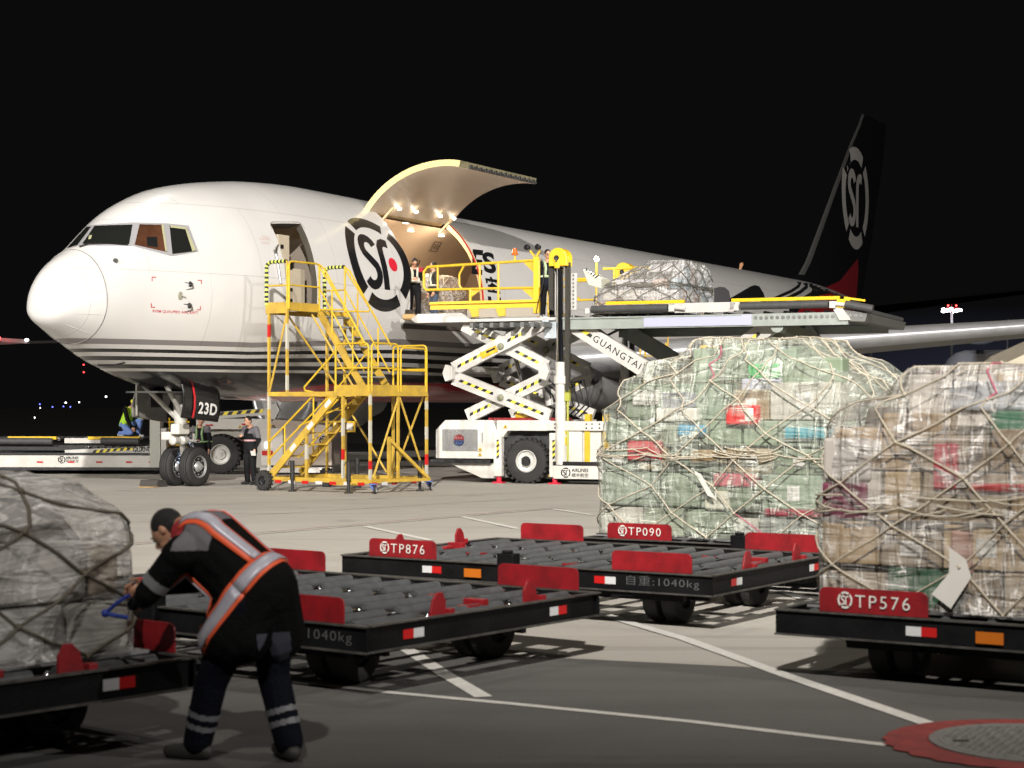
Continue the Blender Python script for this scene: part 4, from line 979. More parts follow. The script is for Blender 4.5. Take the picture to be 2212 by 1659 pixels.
# guide posts
for y in(0.0,WL):
    nm='guide_post'
    mb=MB();mb.m(white_p).tube([(1.88,y,.5),(1.88,y,3.1)],.135,20);mb.m(white_p).tube([(1.88,y,2.55),(1.88,y,2.75)],.175,20);mb.m(chrome).tube([(1.86,y,3.1),(1.86,y,5.5)],.095,16);mb.build(nm,None,ld,'auto')
    for x in(1.64,2.08):
        mb=MB();pts=[(x,y-.02,4.4+.012*k+.0) for k in range(0,2)]
        z=2.35 if x>2 else 4.45
        while z<5.6: mb.box((x,y-.02,z),(.13,.10,.05));mb.box((x,y-.02,z+.03),(.07,.14,.03));z+=.06
        mb.build('lift_chain',mat('chain_dark',(.06,.055,.045),.5,.5),ld)
    mb=MB();mb.tube([(2.08,y-.02,.6),(2.08,y-.02,2.3)],.03,8);mb.box((2.08,y-.02,2.25),(.13,.1,.28));mb.build('chain_anchor',mat('olive_paint',(.33,.34,.05),.5),ld)
    # sheave cover
    mb=MB();pts=[(-.24,0),(-.24,.22)]+[(.24*cos(radians(a)),.22+.24*sin(radians(a))) for a in range(170,-1,-10)]+[(.24,0)]
    mb.prism(pts,(1.88,y-.22,5.52),(1,0,0),(0,0,1),-.42);mb.bb((1.80,y-.25,5.46),(1.94,y-.22,5.76));mb.build('sheave_cover',mat('cover_yellow',(.72,.45,.01),.35,0,.06,3),ld,bevel=.015)
    mb=MB();mb.lathe([(0,.07),(.02,.06)],(1.86,y-.25,5.72),(0,-1,0),14);mb.tube([(1.86,y-.262,5.72),(1.86,y-.262,5.62)],.025,8);mb.build('keyhole',black_p,ld)
for y in(.0,):
    lbox((1.60,y+.12,4.42),(1.76,y+.2,5.35),'mast_plate',pale,.01);lbox((2.0,y+.12,4.42),(2.26,y+.2,5.35),'mast_plate',pale,.01)
mb=MB()
for i in range(9): mb.box((1.74,.11,4.5+i*.1),(.03,.02,.04));mb.box((2.18,.11,4.5+i*.1),(.03,.02,.04))
mb.build('perforation',dark_steel,ld)
for x in(2.52,3.0): lbox((x,.0,.5),(x+.14,.22,1.78),'fork_guard',yellow_p,.01)
# front (bridge) platform with railings
ZP=4.30
mb=MB();mb.prism([(-2.35,ZP-.04),(-2.15,ZP+.10),(-.9,ZP+.10),(-.6,ZP-.06),(1.75,ZP-.06),(1.75,ZP-.14),(-2.2,ZP-.14)],(0,0,0),(1,0,0),(0,0,1),-WL+.1);mb.build('bridge_deck',pale,ld,bevel=.012)
lbox((-3.05,.8,ZP-.08),(-2.3,3.2,ZP+.02),'bridge_flap',pale,.01)
mb=MB();mb.box((-2.62,.55,ZP+.03),(.3,.3,.12));mb.tube([(-2.75,.4,ZP+.05),(-2.4,.4,ZP+.05)],.08,12);mb.build('bridge_bumper',mat('bumper_orange',(.55,.35,.15),.5),ld,bevel=.02)
mb=MB();mb.bb((-1.75,-.05,ZP+.20),(1.30,.0,ZP+.40));mb.bb((-1.75,-.12,ZP+.33),(1.30,-.0,ZP+.38));mb.build('toe_board',MATS['cover_yellow'],ld)
lbox((-.7,-.03,ZP-.03),(1.3,.02,ZP+.19),'deck_edge',mat('edge_brown',(.32,.28,.22),.5),.0)
for x in(-.65,.1): 
    mb=MB();mb.prism([(0,.2),(.28,.2),(.28,-.0),(.1,-.02)],(x,-.06,ZP),(1,0,0),(0,0,1),-.06);mb.build('gusset',yellow_p,ld)
def rail(P,z0,h,mids=(.5,),r=.035,posts=(),name='railing',m=None):
    mb=MB();pts=[V((x,y,z0+h)) for x,y in P]
    mb.tube(pts,r,10)
    for f in mids: mb.tube([V((x,y,z0+h*f)) for x,y in P],r*.85,8)
    for x,y in posts: mb.tube([(x,y,z0),(x,y,z0+h)],r*.9,8)
    return mb.build(name,m or yellow_p,ld,'auto')
y=-.02
mb=MB();mb.tube([(-1.28,y,5.02),(-1.88,y,5.02),(-1.95,y,5.10),(-1.95,y,5.50),(-1.84,y,5.62),(1.3,y,5.70)],.037,10);mb.tube([(-1.3,y,5.02),(1.3,y,5.0)],.033,10);mb.tube([(-1.55,y,5.02),(-1.55,y,5.62)],.03);mb.tube([(-.35,y,5.02),(-.35,y,5.66)],.03);mb.tube([(.17,y,4.5),(.17,y,5.68)],.035);mb.tube([(-.62,y,4.65),(-.62,y,5.0)],.04)
mb.tube([(-.80,y,5.62),(-.93,y,5.4),(-.93,y,5.12),(-.85,y,5.02)],.03);mb.tube([(1.3,y,5.70),(1.3,y,5.0)],.03);mb.build('railing',yellow_p,ld,'auto')
mb=MB();mb.prism([(0,0),(0,-.22),(.32,0)],(-.62,y,5.0),(1,0,0),(0,0,1),-.02);mb.prism([(0,0),(.35,0),(.35,-.33)],(.82,y,5.7),(1,0,0),(0,0,1),-.02);mb.prism([(0,0),(.35,0),(.35,-.30)],(.82,y,4.98),(1,0,0),(0,0,1),-.02);mb.build('gusset',yellow_p,ld)
mb=MB();mb.bb((1.15,-.06,ZP+.05),(1.30,.06,5.78));mb.build('corner_post',MATS['cover_yellow'],ld,bevel=.01)
mb=MB();mb.tube([(1.4,-.09,5.72),(1.46,-.1,5.5),(1.44,-.1,5.1),(1.30,-.1,4.6),(1.25,-.1,4.35)],.012,6);mb.build('cable',black_p,ld)
rail([(.2,3.4),(1.0,3.4),(1.6,3.4)],ZP,1.15,(.5,),posts=[(.2,3.4),(1.6,3.4)])
mb=MB();mb.tube([(-.1,3.4,4.4),(-.1,3.4,5.15),(.1,3.4,5.2),(.5,3.4,5.2),(1.05,3.4,5.4),(1.6,3.4,5.4)],.035,8);mb.tube([(.55,3.4,4.35),(1.1,3.4,4.95)],.035);mb.tube([(-.1,3.4,4.8),(.5,3.4,4.8),(.5,3.4,4.3)],.03);mb.build('railing',yellow_p,ld,'auto')
# beacon and work lights
mb=MB();mb.tube([(.62,0,5.65),(.62,0,5.85)],.03,8);mb.build('beacon_stem',yellow_p,ld);mb=MB();mb.lathe([(0,.085),(.03,.09),(.06,.065),(.16,.06),(.18,.03)],(.62,0,5.85),(0,0,1),16);mb.build('beacon',mat('beacon_orange',(.55,.12,.02),.25),ld)
mb=MB();mb.bar((1.18,0,5.78),(1.05,0,5.95),.05);mb.bar((1.22,0,5.78),(1.32,0,5.95),.05);mb.build('lamp_bracket',yellow_p,ld)
for x in(1.02,1.32): 
    mb=MB();mb.lathe([(0,.05),(.1,.08),(.12,.07)],(x,-.02,6.02),(-.4,-1,.1),12);mb.build('work_lamp',black_p,ld)
wl=mat('work_light_lit',(1,1,1),.4,emis=(.9,.95,1),es=70)
mb=MB();mb.ell((2.70,.4,5.72),(.06,.05,.06),14,10);mb.build('lit_lamp',wl,ld);mb=MB();mb.tube([(2.7,.4,5.3),(2.7,.4,5.62)],.03);mb.build('lamp_stem',yellow_p,ld)
LM=Matrix.Translation(LO)@Matrix.Rotation(LA,4,'Z')
lamp('work_light','POINT',LM@V((2.7,.22,5.72)),14,(.9,.95,1),size=.08)
# control console
mb=MB();mb.prism([(2.55,5.05),(2.9,4.95),(2.9,5.2),(2.4,5.45)],(0,.2,0),(1,0,0),(0,0,1),-.7);mb.build('console',mat('console_cream',(.5,.5,.42),.4),ld,bevel=.01)
mb=MB()
for i in range(5): mb.tube([(2.5+.06*i,.18,5.40-.045*i),(2.53+.08*i,.16,5.48-.05*i)],.012,6)
mb.build('console_lever',black_p,ld)
# railings behind the console
rail([(2.7,.9),(3.5,.9)],ZP+.1,1.1,(.35,),posts=[(3.0,.9)]);
mb=MB();mb.tube([(3.45,.9,4.9),(3.45,.9,5.4),(3.55,.9,5.5),(3.9,.9,5.5),(4.0,.9,5.4),(4.0,.9,4.9)],.035,8);mb.bb((3.5,.92,4.95),(3.7,.96,5.45));mb.build('gate',yellow_p,ld,'auto');lbox((3.56,.88,5.05),(3.66,.915,5.3),'gate_latch',black_p)
# main platform (rear): beam, side plate, rollers, stops
ZB=4.22
mb=MB();mb.bb((1.75,0,ZB-.30),(9.2,.18,ZB+.0));mb.bb((1.75,-.04,ZB-.04),(6.6,.0,ZB+.0));mb.build('platform_beam',bluegrey,ld)
mb=MB();mb.bb((1.75,WL-.2,ZB-.32),(9.2,WL,ZB));mb.build('platform_beam',bluegrey,ld)
lbox((4.1,-.03,ZB-.27),(6.85,-.005,ZB-.015),'side_panel',mat('panel_lilac',(.42,.43,.56),.35,.1),.0)
mb=MB();mb.bb((1.75,.1,ZB-.12),(9.2,WL-.1,ZB-.02));mb.build('platform_pan',dark_steel,ld)
lbox((4.9,-.02,ZB+.06),(6.45,.03,ZB+.30),'side_guard',pale,.005);lbox((6.3,-.02,ZB+.1),(6.55,.03,ZB+.3),'side_guard',pale)
mb=MB();mb.bb((3.1,-.03,ZB+.30),(5.15,.05,ZB+.38));mb.build('yellow_strip',MATS['cover_yellow'],ld);mb=MB();mb.bb((6.35,-.03,ZB+.30),(9.0,.05,ZB+.38));mb.build('yellow_strip',MATS['cover_yellow'],ld)
for x0,x1 in((2.75,4.75),(6.6,8.75)):
    mb=MB();mb.tube([(x0,-.08,ZB+.19),(x1,-.08,ZB+.19)],.095,18);mb.build('conveyor_roller',grey_rub,ld,'auto')
    mb=MB();mb.box((x1+.1,-.08,ZB+.17),(.14,.14,.16));mb.box((x0-.1,-.08,ZB+.15),(.12,.14,.14));mb.tube([(x1+.1,-.1,ZB+.2),(x1+.45,-.1,ZB+.16)],.05,10);mb.build('roller_bracket',pale,ld,bevel=.01)
mb=MB()
for i in range(20): 
    x=6.95+i*.135;mb.tube([(x,-.01,ZB-.10),(x,.12,ZB-.10)],.045,10)
mb.build('roller_bank',steel,ld,'auto')
for i in range(16):
    x=2.1+i*.5;mb=MB();mb.tube([(x,.3,ZB+.03),(x,WL-.3,ZB+.03)],.05,10);mb.build('deck_roller',steel,ld,'auto')
mb=MB();mb.prism([(8.75,ZB+.26),(9.05,ZB+.26),(9.1,ZB+.05),(9.28,ZB-.2),(9.0,ZB-.2)],(0,-.05,0),(1,0,0),(0,0,1),-.3);mb.build('end_plate',pale,ld)
mb=MB();mb.prism([(9.1,ZB+.05),(9.66,ZB-.04),(9.6,ZB-.24),(9.2,ZB-.22)],(0,0,0),(1,0,0),(0,0,1),-WL);mb.build('tilt_frame',mat('tilt_grey',(.14,.14,.13),.5,.3),ld)
mb=MB();mb.tube([(9.15,-.06,ZB+.18),(9.8,-.06,ZB+.05)],.095,16);mb.build('conveyor_roller',grey_rub,ld,'auto');mb=MB();mb.bar((9.1,.05,ZB+.34),(9.6,.05,ZB+.26),.06,.05);mb.box((9.1,-.03,ZB+.2),(.3,.1,.2));mb.build('yellow_strip',MATS['cover_yellow'],ld)
# scissor arms
def arm(x0,z0,x1,z1,y,w=.36,t=.16,haz=((.06,.42),(.56,.94)),name='scissor_arm',dirn=-1):
    mb=MB();mb.m(pale).bar((x0,y,z0),(x1,y,z1),t,w,(0,0,1))
    p=V((x0,y,z0));q=V((x1,y,z1));d=(q-p).normalized();n=V((-d.z,0,d.x))
    for a,b in haz:
        mb.hazard(p.lerp(q,a)-n*.035+V((0,-t/2-.005,0)),p.lerp(q,b)-n*.035+V((0,-t/2-.005,0)),n*.07,0,step=.11)
    o=mb.build(name,None,ld);return o
for y in(.35,3.3):
    arm(-1.15,2.95,1.45,4.15,y-.2 if y<1 else y,haz=((.04,.38),(.58,.74),(.86,.97)));arm(-.95,4.12,1.40,2.98,y,haz=((.1,.38),(.62,.9)))
    arm(-1.15,2.72,1.55,1.72,y-.2 if y<1 else y);arm(-.85,1.72,1.40,2.72,y,haz=((.03,.3),(.6,.93)))
    for x,z in((-1.2,2.84),(1.45,2.85)):
        mb=MB();mb.prism([(-.12,-.16),(.08,-.22),(.16,0),(.08,.22),(-.12,.16)],(x,y-.3 if y<1 else y-.1,z),(1,0,0) if x>0 else (-1,0,0),(0,0,1),.2 if x>0 else -.2);mb.tube([(x,y-.35,z),(x,y+.2,z)],.07,12);mb.build('pivot',pale,ld,bevel=.01)
    mb=MB()
    for z in(3.52,2.2): mb.lathe([(0,.09),(.03,.08),(.04,.04)],(.2,y-.3 if y<1 else y-.1,z),(0,-1,0),16)
    mb.build('pin_boss',mat('boss_olive',(.20,.20,.13),.5,.3),ld,'auto')
mb=MB();mb.bar((-.35,.05,3.28),(.1,.05,3.47),.01,.17);mb.build('warning_plate',yellow_p,ld)
mb=MB();mb.bar((-.2,.042,3.37),(.05,.042,3.475),.005,.05);mb.build('plate_text',black_p,ld)
mb=MB();mb.tube([(-1.2,.3,2.95),(-1.2,3.6,2.95)],.10,12);mb.build('cross_tube',pale,ld)
for x0,z0,x1,z1 in((.35,2.55,.1,3.35),(1.0,2.5,.85,3.3)):
    mb=MB();mb.m(chrome).tube([(x0,1.2,z0),(x1,1.2,z1)],.06,12);mb.m(pale).tube([(x0+.12,1.2,z0-.5),(x0,1.2,z0)],.11,12);mb.build('lift_cylinder',None,ld,'auto')
lbox((-.2,.2,1.62),(2.0,.5,1.68),'red_strip',red_p,.0);lbox((.5,.3,1.68),(1.2,.6,1.8),'yellow_block',yellow_p,.01)
mb=MB()
for k in range(7):
    x=.9+.15*k;mb.tube([(x,1.0,2.6),(x+.3,1.1,2.3+.06*k),(x+.5,1.0,2.0),(x+.2,1.0,1.7)],.022,6)
mb.build('hydraulic_hose',black_p,ld)
mb=MB();mb.bar((-.6,.5,ZP-.2),(1.7,.5,ZP-.24),.2,.16);mb.bar((-.6,3,ZP-.2),(1.7,3,ZP-.24),.2,.16)
for k in range(8): mb.box((-.4+.28*k,.8,ZP-.25),(.1,2.5,.12))
mb.build('under_frame',mat('under_grey',(.14,.145,.14),.5,.3),ld)
mb=MB();mb.box((1.55,.25,ZP-.35),(.34,.3,.5));mb.tube([(1.45,.0,ZP-.12),(1.45,.2,ZP-.12)],.1,14);mb.build('knuckle',mat('knuckle_blue',(.45,.50,.52),.4,.2),ld,bevel=.02)
# big rear scissors
def barm(x0,z0,x1,z1,y,m=pale,w=.42,t=.22,haz=(),txt=False):
    mb=MB();mb.m(m).bar((x0,y,z0),(x1,y,z1),t,w,(0,0,1));p=V((x0,y,z0));q=V((x1,y,z1));d=(q-p).normalized();n=V((-d.z,0,d.x))
    for a,b in haz: mb.hazard(p.lerp(q,a)-n*.05+V((0,-t/2-.005,0)),p.lerp(q,b)-n*.05+V((0,-t/2-.005,0)),n*.09,0,step=.12)
    o=mb.build('scissor_arm',None,ld)
    if txt:
        mb=MB();label_text(mb,'GUANGTAI',p.lerp(q,.10)-n*.085+V((0,-t/2-.006,0)),d*1.45,n*.17,.0,1.2);mb.build('lettering',black_l,o)
    return o
barm(2.15,4.05,7.7,.7,.3,haz=((.02,.09),(.37,.55)),txt=True);barm(2.6,.7,7.25,4.0,.55,haz=((.72,.93),))
barm(2.15,4.05,7.7,.7,WL-.6,m=bluegrey);barm(2.6,.7,7.35,4.0,WL-.4,m=bluegrey)
mb=MB();mb.tube([(7.45,.1,ZB-.30),(7.45,.75,ZB-.30)],.16,18);mb.build('arm_roller',bluegrey,ld,'auto')
mb=MB();mb.bar((7.3,.6,4.0),(8.6,1.6,3.3),.5,.25);mb.bar((7.4,1.5,4.0),(6.6,1.5,3.3),.3,.3);mb.build('arm_bracket',mat('bracket_olive',(.20,.20,.15),.5,.2),ld)
mb=MB();mb.tube([(2.6,.7,3.95),(3.3,.6,3.5),(4.4,.5,2.9),(4.6,.5,2.6)],.05,8);mb.tube([(2.5,.6,4.0),(2.9,.5,3.75),(3.2,.55,3.9),(3.4,.55,3.95)],.035,8);mb.build('hydraulic_hose',black_p,ld)
# rear yellow access ladder between loader and wing
la=thing('access_ladder','narrow yellow service ladder standing behind the raised loader','ladder',(4.0,54.0,0),-.25)
for x in(0,.62): mb=MB();mb.tube([(x,0,0),(x,0,3.1),(x+.02,.2,3.9)],.035,8);mb.build('rail',yellow_w,la)
for k in range(11): mb=MB();mb.tube([(0,0,.3+.32*k),(.62,0,.3+.32*k)],.02,6);mb.build('rung',yellow_w,la)
mb=MB();mb.tube([(-.1,-.1,2.9),(-.1,-.1,4.15),(.75,-.1,4.15),(.75,-.1,2.9),(-.1,-.1,2.9)],.035,8);mb.build('guard_hoop',yellow_w,la)

# ================================================================ lowered loader on the left, behind the nose gear
L2O=At(0,1020,51);L2O=V((L2O.x-2.2,52.2,0))
l2=thing('cargo_loader','low white loader with long roller deck, lowered behind the nose gear','cargo loader',L2O,-.05)
def b2(a,b,name,m,bevel=.015): mb=MB();mb.bb(a,b);return mb.build(name,m,l2,bevel=bevel)
X=lambda px:(px-CX)*51.5/F-L2O.x      # photo column -> local x (about 51.5 m away)
Z=lambda py:CZ+(HY-py)*51.5/F
b2((X(-120),0,Z(1011)),(X(338),.3,Z(984)),'chassis_rail',white_p);b2((X(-120),-.03,Z(984)),(X(345),.3,Z(979)),'rail_rubber',black_p,0)
b2((X(-120),-.02,Z(1017)),(X(338),.2,Z(1011)),'skirt',black_p,0);b2((X(-120),3.4,.15),(X(338),3.7,.6),'chassis_rail',white_p)
mb=MB()
for px in(78,147,209,275,325): mb.bb((X(px)-.12,-.012,Z(1001)),(X(px)+.06,-.004,Z(997.5)))
mb.build('reflector',refl_r,l2)
mb=MB();flat(mb,(LG[0],LG[1]),(X(124),-.01,Z(994)),(.11,0,0),(0,0,.11));label_text(mb,'AIRLINES',(X(133),-.01,Z(993)),(.38,0,0),(0,0,.08),.02);label_text(mb,'顺丰航空',(X(133),-.01,Z(1000)),(.38,0,0),(0,0,.08));mb.build('lettering',black_l,l2)
mb=MB();mb.m(pale).bar((X(130),.12,Z(982)),(X(345),.12,Z(972)),.15,.24);mb.hazard((X(190),.035,Z(980)),(X(280),.035,Z(973)),(0,0,.09),0,step=.1)
mb.m(black_l);label_text(mb,'GUANGTAI',(X(281),.03,Z(977.5)),(X(338)-X(281),0,.03),(0,0,.14),0,1.1);mb.build('scissor_arm',None,l2)
mb=MB();mb.m(bluegrey).bar((X(0),.6,Z(970)),(X(330),.6,Z(980)),.1,.2);mb.hazard((X(20),.5,Z(968)),(X(190),.5,Z(974)),(0,0,.12),0,step=.12);mb.build('scissor_arm',None,l2)
b2((X(-120),.1,Z(975)),(X(330),3.6,Z(962)),'platform_pan',black_p)
b2((X(130),.0,Z(958)),(X(215),.06,Z(947)),'side_guard',pale,0)
for a,b in((-120,105),(212,296)):
    mb=MB();mb.tube([(X(a),-.05,Z(953)),(X(b),-.05,Z(954))],.10,14);mb.build('conveyor_roller',grey_rub,l2,'auto')
for a,b in((5,112),(182,296)): b2((X(a),-.03,Z(950)),(X(b),.12,Z(943.5)),'yellow_strip',MATS['cover_yellow'],0)
mb=MB()
for k in range(9): x=X(175+17*k);mb.tube([(x,.02,Z(967)),(x+.1,.0,Z(965)),(x+.12,0,Z(969))],.018,6)
mb.build('roller_bank',steel,l2)
for k in range(14): mb=MB();mb.tube([(X(-100+30*k),.3,Z(950)),(X(-100+30*k),3.3,Z(950))],.05,8);mb.build('deck_roller',steel,l2)
b2((X(320),-.1,.2),(X(343),.3,Z(902)),'mast_plate',mat('mast_cream',(.42,.42,.36),.4),.01);b2((X(345),-.15,.2),(X(358),.1,Z(925)),'mast_post',pale,.02)
mb=MB()
for x in(358,372,384,396): mb.tube([(X(x),.2,.4),(X(x),.2,Z(903))],.025,6)
for y in(912,950,962,975): mb.tube([(X(350),.2,Z(y)),(X(402),.2,Z(y))],.03,6)
mb.build('ladder',yellow_p,l2)
# body of the loader behind the nose wheels
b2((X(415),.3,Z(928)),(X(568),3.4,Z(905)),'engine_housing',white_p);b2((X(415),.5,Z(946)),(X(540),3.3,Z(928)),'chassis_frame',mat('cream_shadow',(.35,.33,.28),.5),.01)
mb=MB();mb.prism([(X(522),Z(940)),(X(558),Z(905)),(X(582),Z(905)),(X(582),Z(1012)),(X(528),Z(1012)),(X(522),Z(1000))],(0,.25,0),(1,0,0),(0,0,1),-1.0);mb.build('side_housing',white_p,l2,bevel=.015)
mb=MB();mb.prism([(X(572),Z(1006)),(X(572),Z(925)),(X(590),Z(906)),(X(650),Z(910)),(X(716),Z(922)),(X(716),Z(1006))],(0,.1,0),(1,0,0),(0,0,1),-3.2);hb=mb.build('rear_housing',mat('housing_tan',(.36,.30,.24),.45,0,.12,2),l2,bevel=.02)
b2((X(562),-.0,Z(1006)),(X(610),.098,Z(925)),'light_panel',white_p,.01)
mb=MB();mb.bb((X(571),-.02,Z(968)),(X(582),-.003,Z(956)));mb.build('head_lamp',mat('lamp_lit',(1,1,1),.3,emis=(.9,.95,1),es=5),l2)
b2((X(565),-.02,Z(984)),(X(588),-.004,Z(974)),'tail_lamp',refl_r,.0)
mb=MB();mb.m(mat('plate_dark',(.05,.07,.06),.5)).bb((X(640),.08,Z(957)),(X(662),.098,Z(947)));mb.m(white_mark);label_text(mb,'HC-96616',(X(641),.078,Z(955)),(X(661)-X(641),0,0),(0,0,.09));mb.build('number_plate',None,l2)
mb=MB();flat(mb,(LG[0],LG[1]),(X(699),.094,Z(952)),(.14,0,0),(0,0,.14));mb.build('lettering',black_l,l2)
b2((X(560),-.02,Z(1022)),(X(716),.3,Z(1010)),'bumper',white_p,.02)
w=wheel((X(470),.35,.575),.575,.36,(0,-1,0),l2,MATS['rim_white'],knob=24,rimr=.52)
b2((X(430),.55,.4),(X(515),.6,Z(945)),'wheel_arch',MATS['arch_dark'],.01)
mb=MB();mb.bb((X(436),-.0+.28,Z(920)),(X(452),.299,Z(917)));mb.bb((X(516),.28,Z(919)),(X(530),.299,Z(915)));mb.build('reflector',refl_r,l2)
for px in(532,): 
    mb=MB();mb.tube([(X(px),.25,0),(X(px),.25,.22)],.1,10);mb.build('jack_foot',redfoot,l2);b2((X(px)-.12,.1,.2),(X(px)+.12,.3,Z(960)),'jack_leg',pale)
mb=MB();mb.hazard((X(531),.09,Z(985)),(X(531),.09,Z(960)),(.07,0,0),0,step=.06);tri(mb,X(512),Z(925),.06,.29);tri(mb,X(560)+.3,Z(922),.07,-.01);mb.build('hazard_tape',None,l2)
mb=MB();mb.m(pale).bar((X(430),.6,Z(900)),(X(575),.6,Z(889)),.2,.2);mb.hazard((X(440),.49,Z(900)),(X(560),.49,Z(891)),(0,0,.1),0,step=.13);mb.m(pale).prism([(-.2,-.3),(.1,-.3),(.3,.1),(.2,.3),(0,.25)],(X(575),.4,Z(893)),(1,0,0),(0,0,1),-.2);mb.build('scissor_arm',None,l2)
# ================================================================ pallet dollies
DL,DW,DH=4.06,2.77,.50
frame_k=mat('dolly_black',(.008,.008,.0085),.45,0,.5,4,.2,40,spec=.12)
edge_k=mat('dolly_edge_worn',(.085,.08,.072),.5,.3,.6,10)
text_k=mat('dolly_text_grey',(.085,.085,.085),.6)
_roller=None
def dolly(pos,rz,label,number=None,weight=True,rot_flip=False):
    global _roller
    d=thing('pallet_dolly',label,'pallet dolly',pos,rz,'black roller dollies with red side plates')
    hx,hy=DL/2,DW/2
    # C-channel beams: web with top and bottom flange
    for (a,b,nx) in(((-hx,-hy),(hx,-hy),(0,-1)),((-hx,hy),(hx,hy),(0,1)),((-hx,-hy),(-hx,hy),(-1,0)),((hx,-hy),(hx,hy),(1,0))):
        mb=MB();ax=V((a[0],a[1],0));bx=V((b[0],b[1],0));n=V((nx[0],nx[1],0))
        dd=(bx-ax).normalized();tr=.062 if nx[0] else 0
        ax=ax+dd*tr;bx=bx-dd*tr
        mb.m(frame_k).bar(ax+V((0,0,.41))-n*.03,bx+V((0,0,.41))-n*.03,.02,.17)
        mb.m(edge_k).bar(ax+V((0,0,.497))-n*.02,bx+V((0,0,.497))-n*.02,.055,.012);mb.m(edge_k).bar(ax+V((0,0,.322))-n*.02,bx+V((0,0,.322))-n*.02,.055,.012)
        mb.build('frame_beam',None,d)
    for y in(-.98,-.86,-.12,.12,.86,.98):
        if abs(y)==.12:continue
        mb=MB();mb.bb((-hx+.1,y-.02,.36),(hx-.1,y+.02,.455));mb.build('lane_rail',frame_k,d)
    lanes=((-hy+.1,-.52),(-.44,.44),(.52,hy-.1))
    for a,b in lanes:
        for y in(a,b):
            mb=MB();mb.bb((-hx+.08,y-.015,.38),(hx-.08,y+.015,.47));mb.build('lane_rail',frame_k,d)
        for k in range(12):
            x=-hx+.24+.325*k
            if abs(x)<.12 and a<0<b:continue
            mb=MB();mb.m(roller_g).tube([(x,a+.04,.462),(x,b-.04,.462)],.046,14)
            mb.m(chrome).tube([(x,a-.04,.455),(x,a+.03,.455)],.024,10);mb.m(chrome).ell((x,a-.005,.462),(.028,.026,.028),12,8);mb.m(chrome).tube([(x,b-.03,.455),(x,b+.03,.455)],.022,10)
            mb.build('roller',None,d,'auto')
    for x in(-1.35,0,1.35):
        mb=MB();mb.bb((x-.05,-hy+.05,.30),(x+.05,hy-.05,.378));mb.build('cross_member',frame_k,d)
    for x in(-.7,.7): mb=MB();mb.bb((x-.03,-hy+.05,.33),(x+.03,hy-.05,.378));mb.build('cross_member',frame_k,d)
    # red guide plates with returned ends
    plate=lambda w: [(-w/2,0),(w/2,0),(w/2,.13)]+[(w/2-.05+.05*cos(radians(q)),.13+.045*sin(radians(q))) for q in(30,60,90)]+[(-w/2+.05+.05*cos(radians(q)),.13+.045*sin(radians(q))) for q in(90,120,150)]+[(-w/2,.13)]
    for sx in(-1,1):
        for sy in(-1,1):
            w=.80;cx=sx*(hx-.34-w/2) if sx<0 else sx*(hx-.2-w/2);y=sy*(hy-.012)
            mb=MB()
            mb.prism(plate(w),(cx,y,.504),(1,0,0),(0,0,1),-.012 if sy<0 else .012)
            o=mb.build('guide_plate',red_p,d,bevel=.003)
            if sx<0 and sy<0 and number:
                mb=MB();mb.m(white_mark);flat(mb,(LG[0],LG[1]),(cx-.20,y-.014,.595),(.055,0,0),(0,0,.06));label_text(mb,number,(cx-.125,y-.014,.548),(.40,0,0),(0,0,.088),-.004,1.25);mb.build('lettering',None,o)
    # end stops
    for sx in(-1,1):
        for y in(-.55,.55):
            mb=MB();mb.prism([(-.09,0),(.08,0),(.08,.03),(.05,.12),(.0,.165),(-.05,.165),(-.09,.1)] if y>0 else [(-.08,0),(.09,0),(.09,.1),(.05,.165),(-.0,.165),(-.05,.12),(-.08,.03)],(sx*(hx-.08),y,.49),(0,1,0),(0,0,1),.018);mb.box((sx*(hx-.06),y+.12,.51),(.06,.06,.05));mb.build('end_stop',red_p,d,bevel=.003)
        mb=MB();mb.box((sx*(hx-.30),.18,.50),(.18,.08,.07));mb.box((sx*(hx-.26),.05,.49),(.1,.16,.03));mb.build('latch',red_p,d,bevel=.006)
    for x,y in((-1.2,-.3),(1.0,.6),(.2,-.85)): mb=MB();mb.box((x,y,.475),(.13,.03,.02));mb.box((x+.1,y+.03,.48),(.05,.09,.015));mb.build('latch',red_p,d)
    # hitch boxes, amber lamps, reflectors, writing
    mb=MB();mb.bb((-.16,-hy-.05,.40),(.02,-hy+.08,.60));mb.tube([(-.07,-hy-.0,.60),(-.07,-hy,.63)],.05,12);mb.build('hitch_box',frame_k,d,bevel=.01)
    mb=MB();mb.bb((-.55,-hy-.012,.36),(-.36,-hy-.0115+.005,.44));mb.build('amber_lamp',amber,d)
    def rf(o_,x,n,fl=1):
        o_=V(o_);x=V(x);n=V(n);mb=MB()
        for k,m_ in((0,refl_w if fl>0 else refl_r),(1,refl_r if fl>0 else refl_w)):
            a=o_+x*(.11*k);mb.m(m_).add([a+n*.004,a+x*.11+n*.004,a+x*.11+V((0,0,.065))+n*.004,a+V((0,0,.065))+n*.004],[(0,1,2,3)])
        mb.build('reflector',None,d)
    for nn,y in(((0,-1,0),-hy+.018+.0),((0,1,0),hy-.018)):
        yy=y;rf((-1.05,yy-.0 if nn[1]<0 else yy,.375),(1,0,0),nn,1);rf((.85,yy,.375),(1,0,0),nn,-1)
    for sx in(-1,1):
        rf((sx*(hx-.018),-.98,.375),(0,1,0),(sx,0,0),-1);rf((sx*(hx-.018),.72,.375),(0,1,0),(sx,0,0),1)
    if weight:
        mb=MB();label_text(mb,'自重:1040kg',(1.18,-hy+.013,.365),(.72,0,0),(0,0,.10),-.006,1.15);mb.build('lettering',text_k,d)
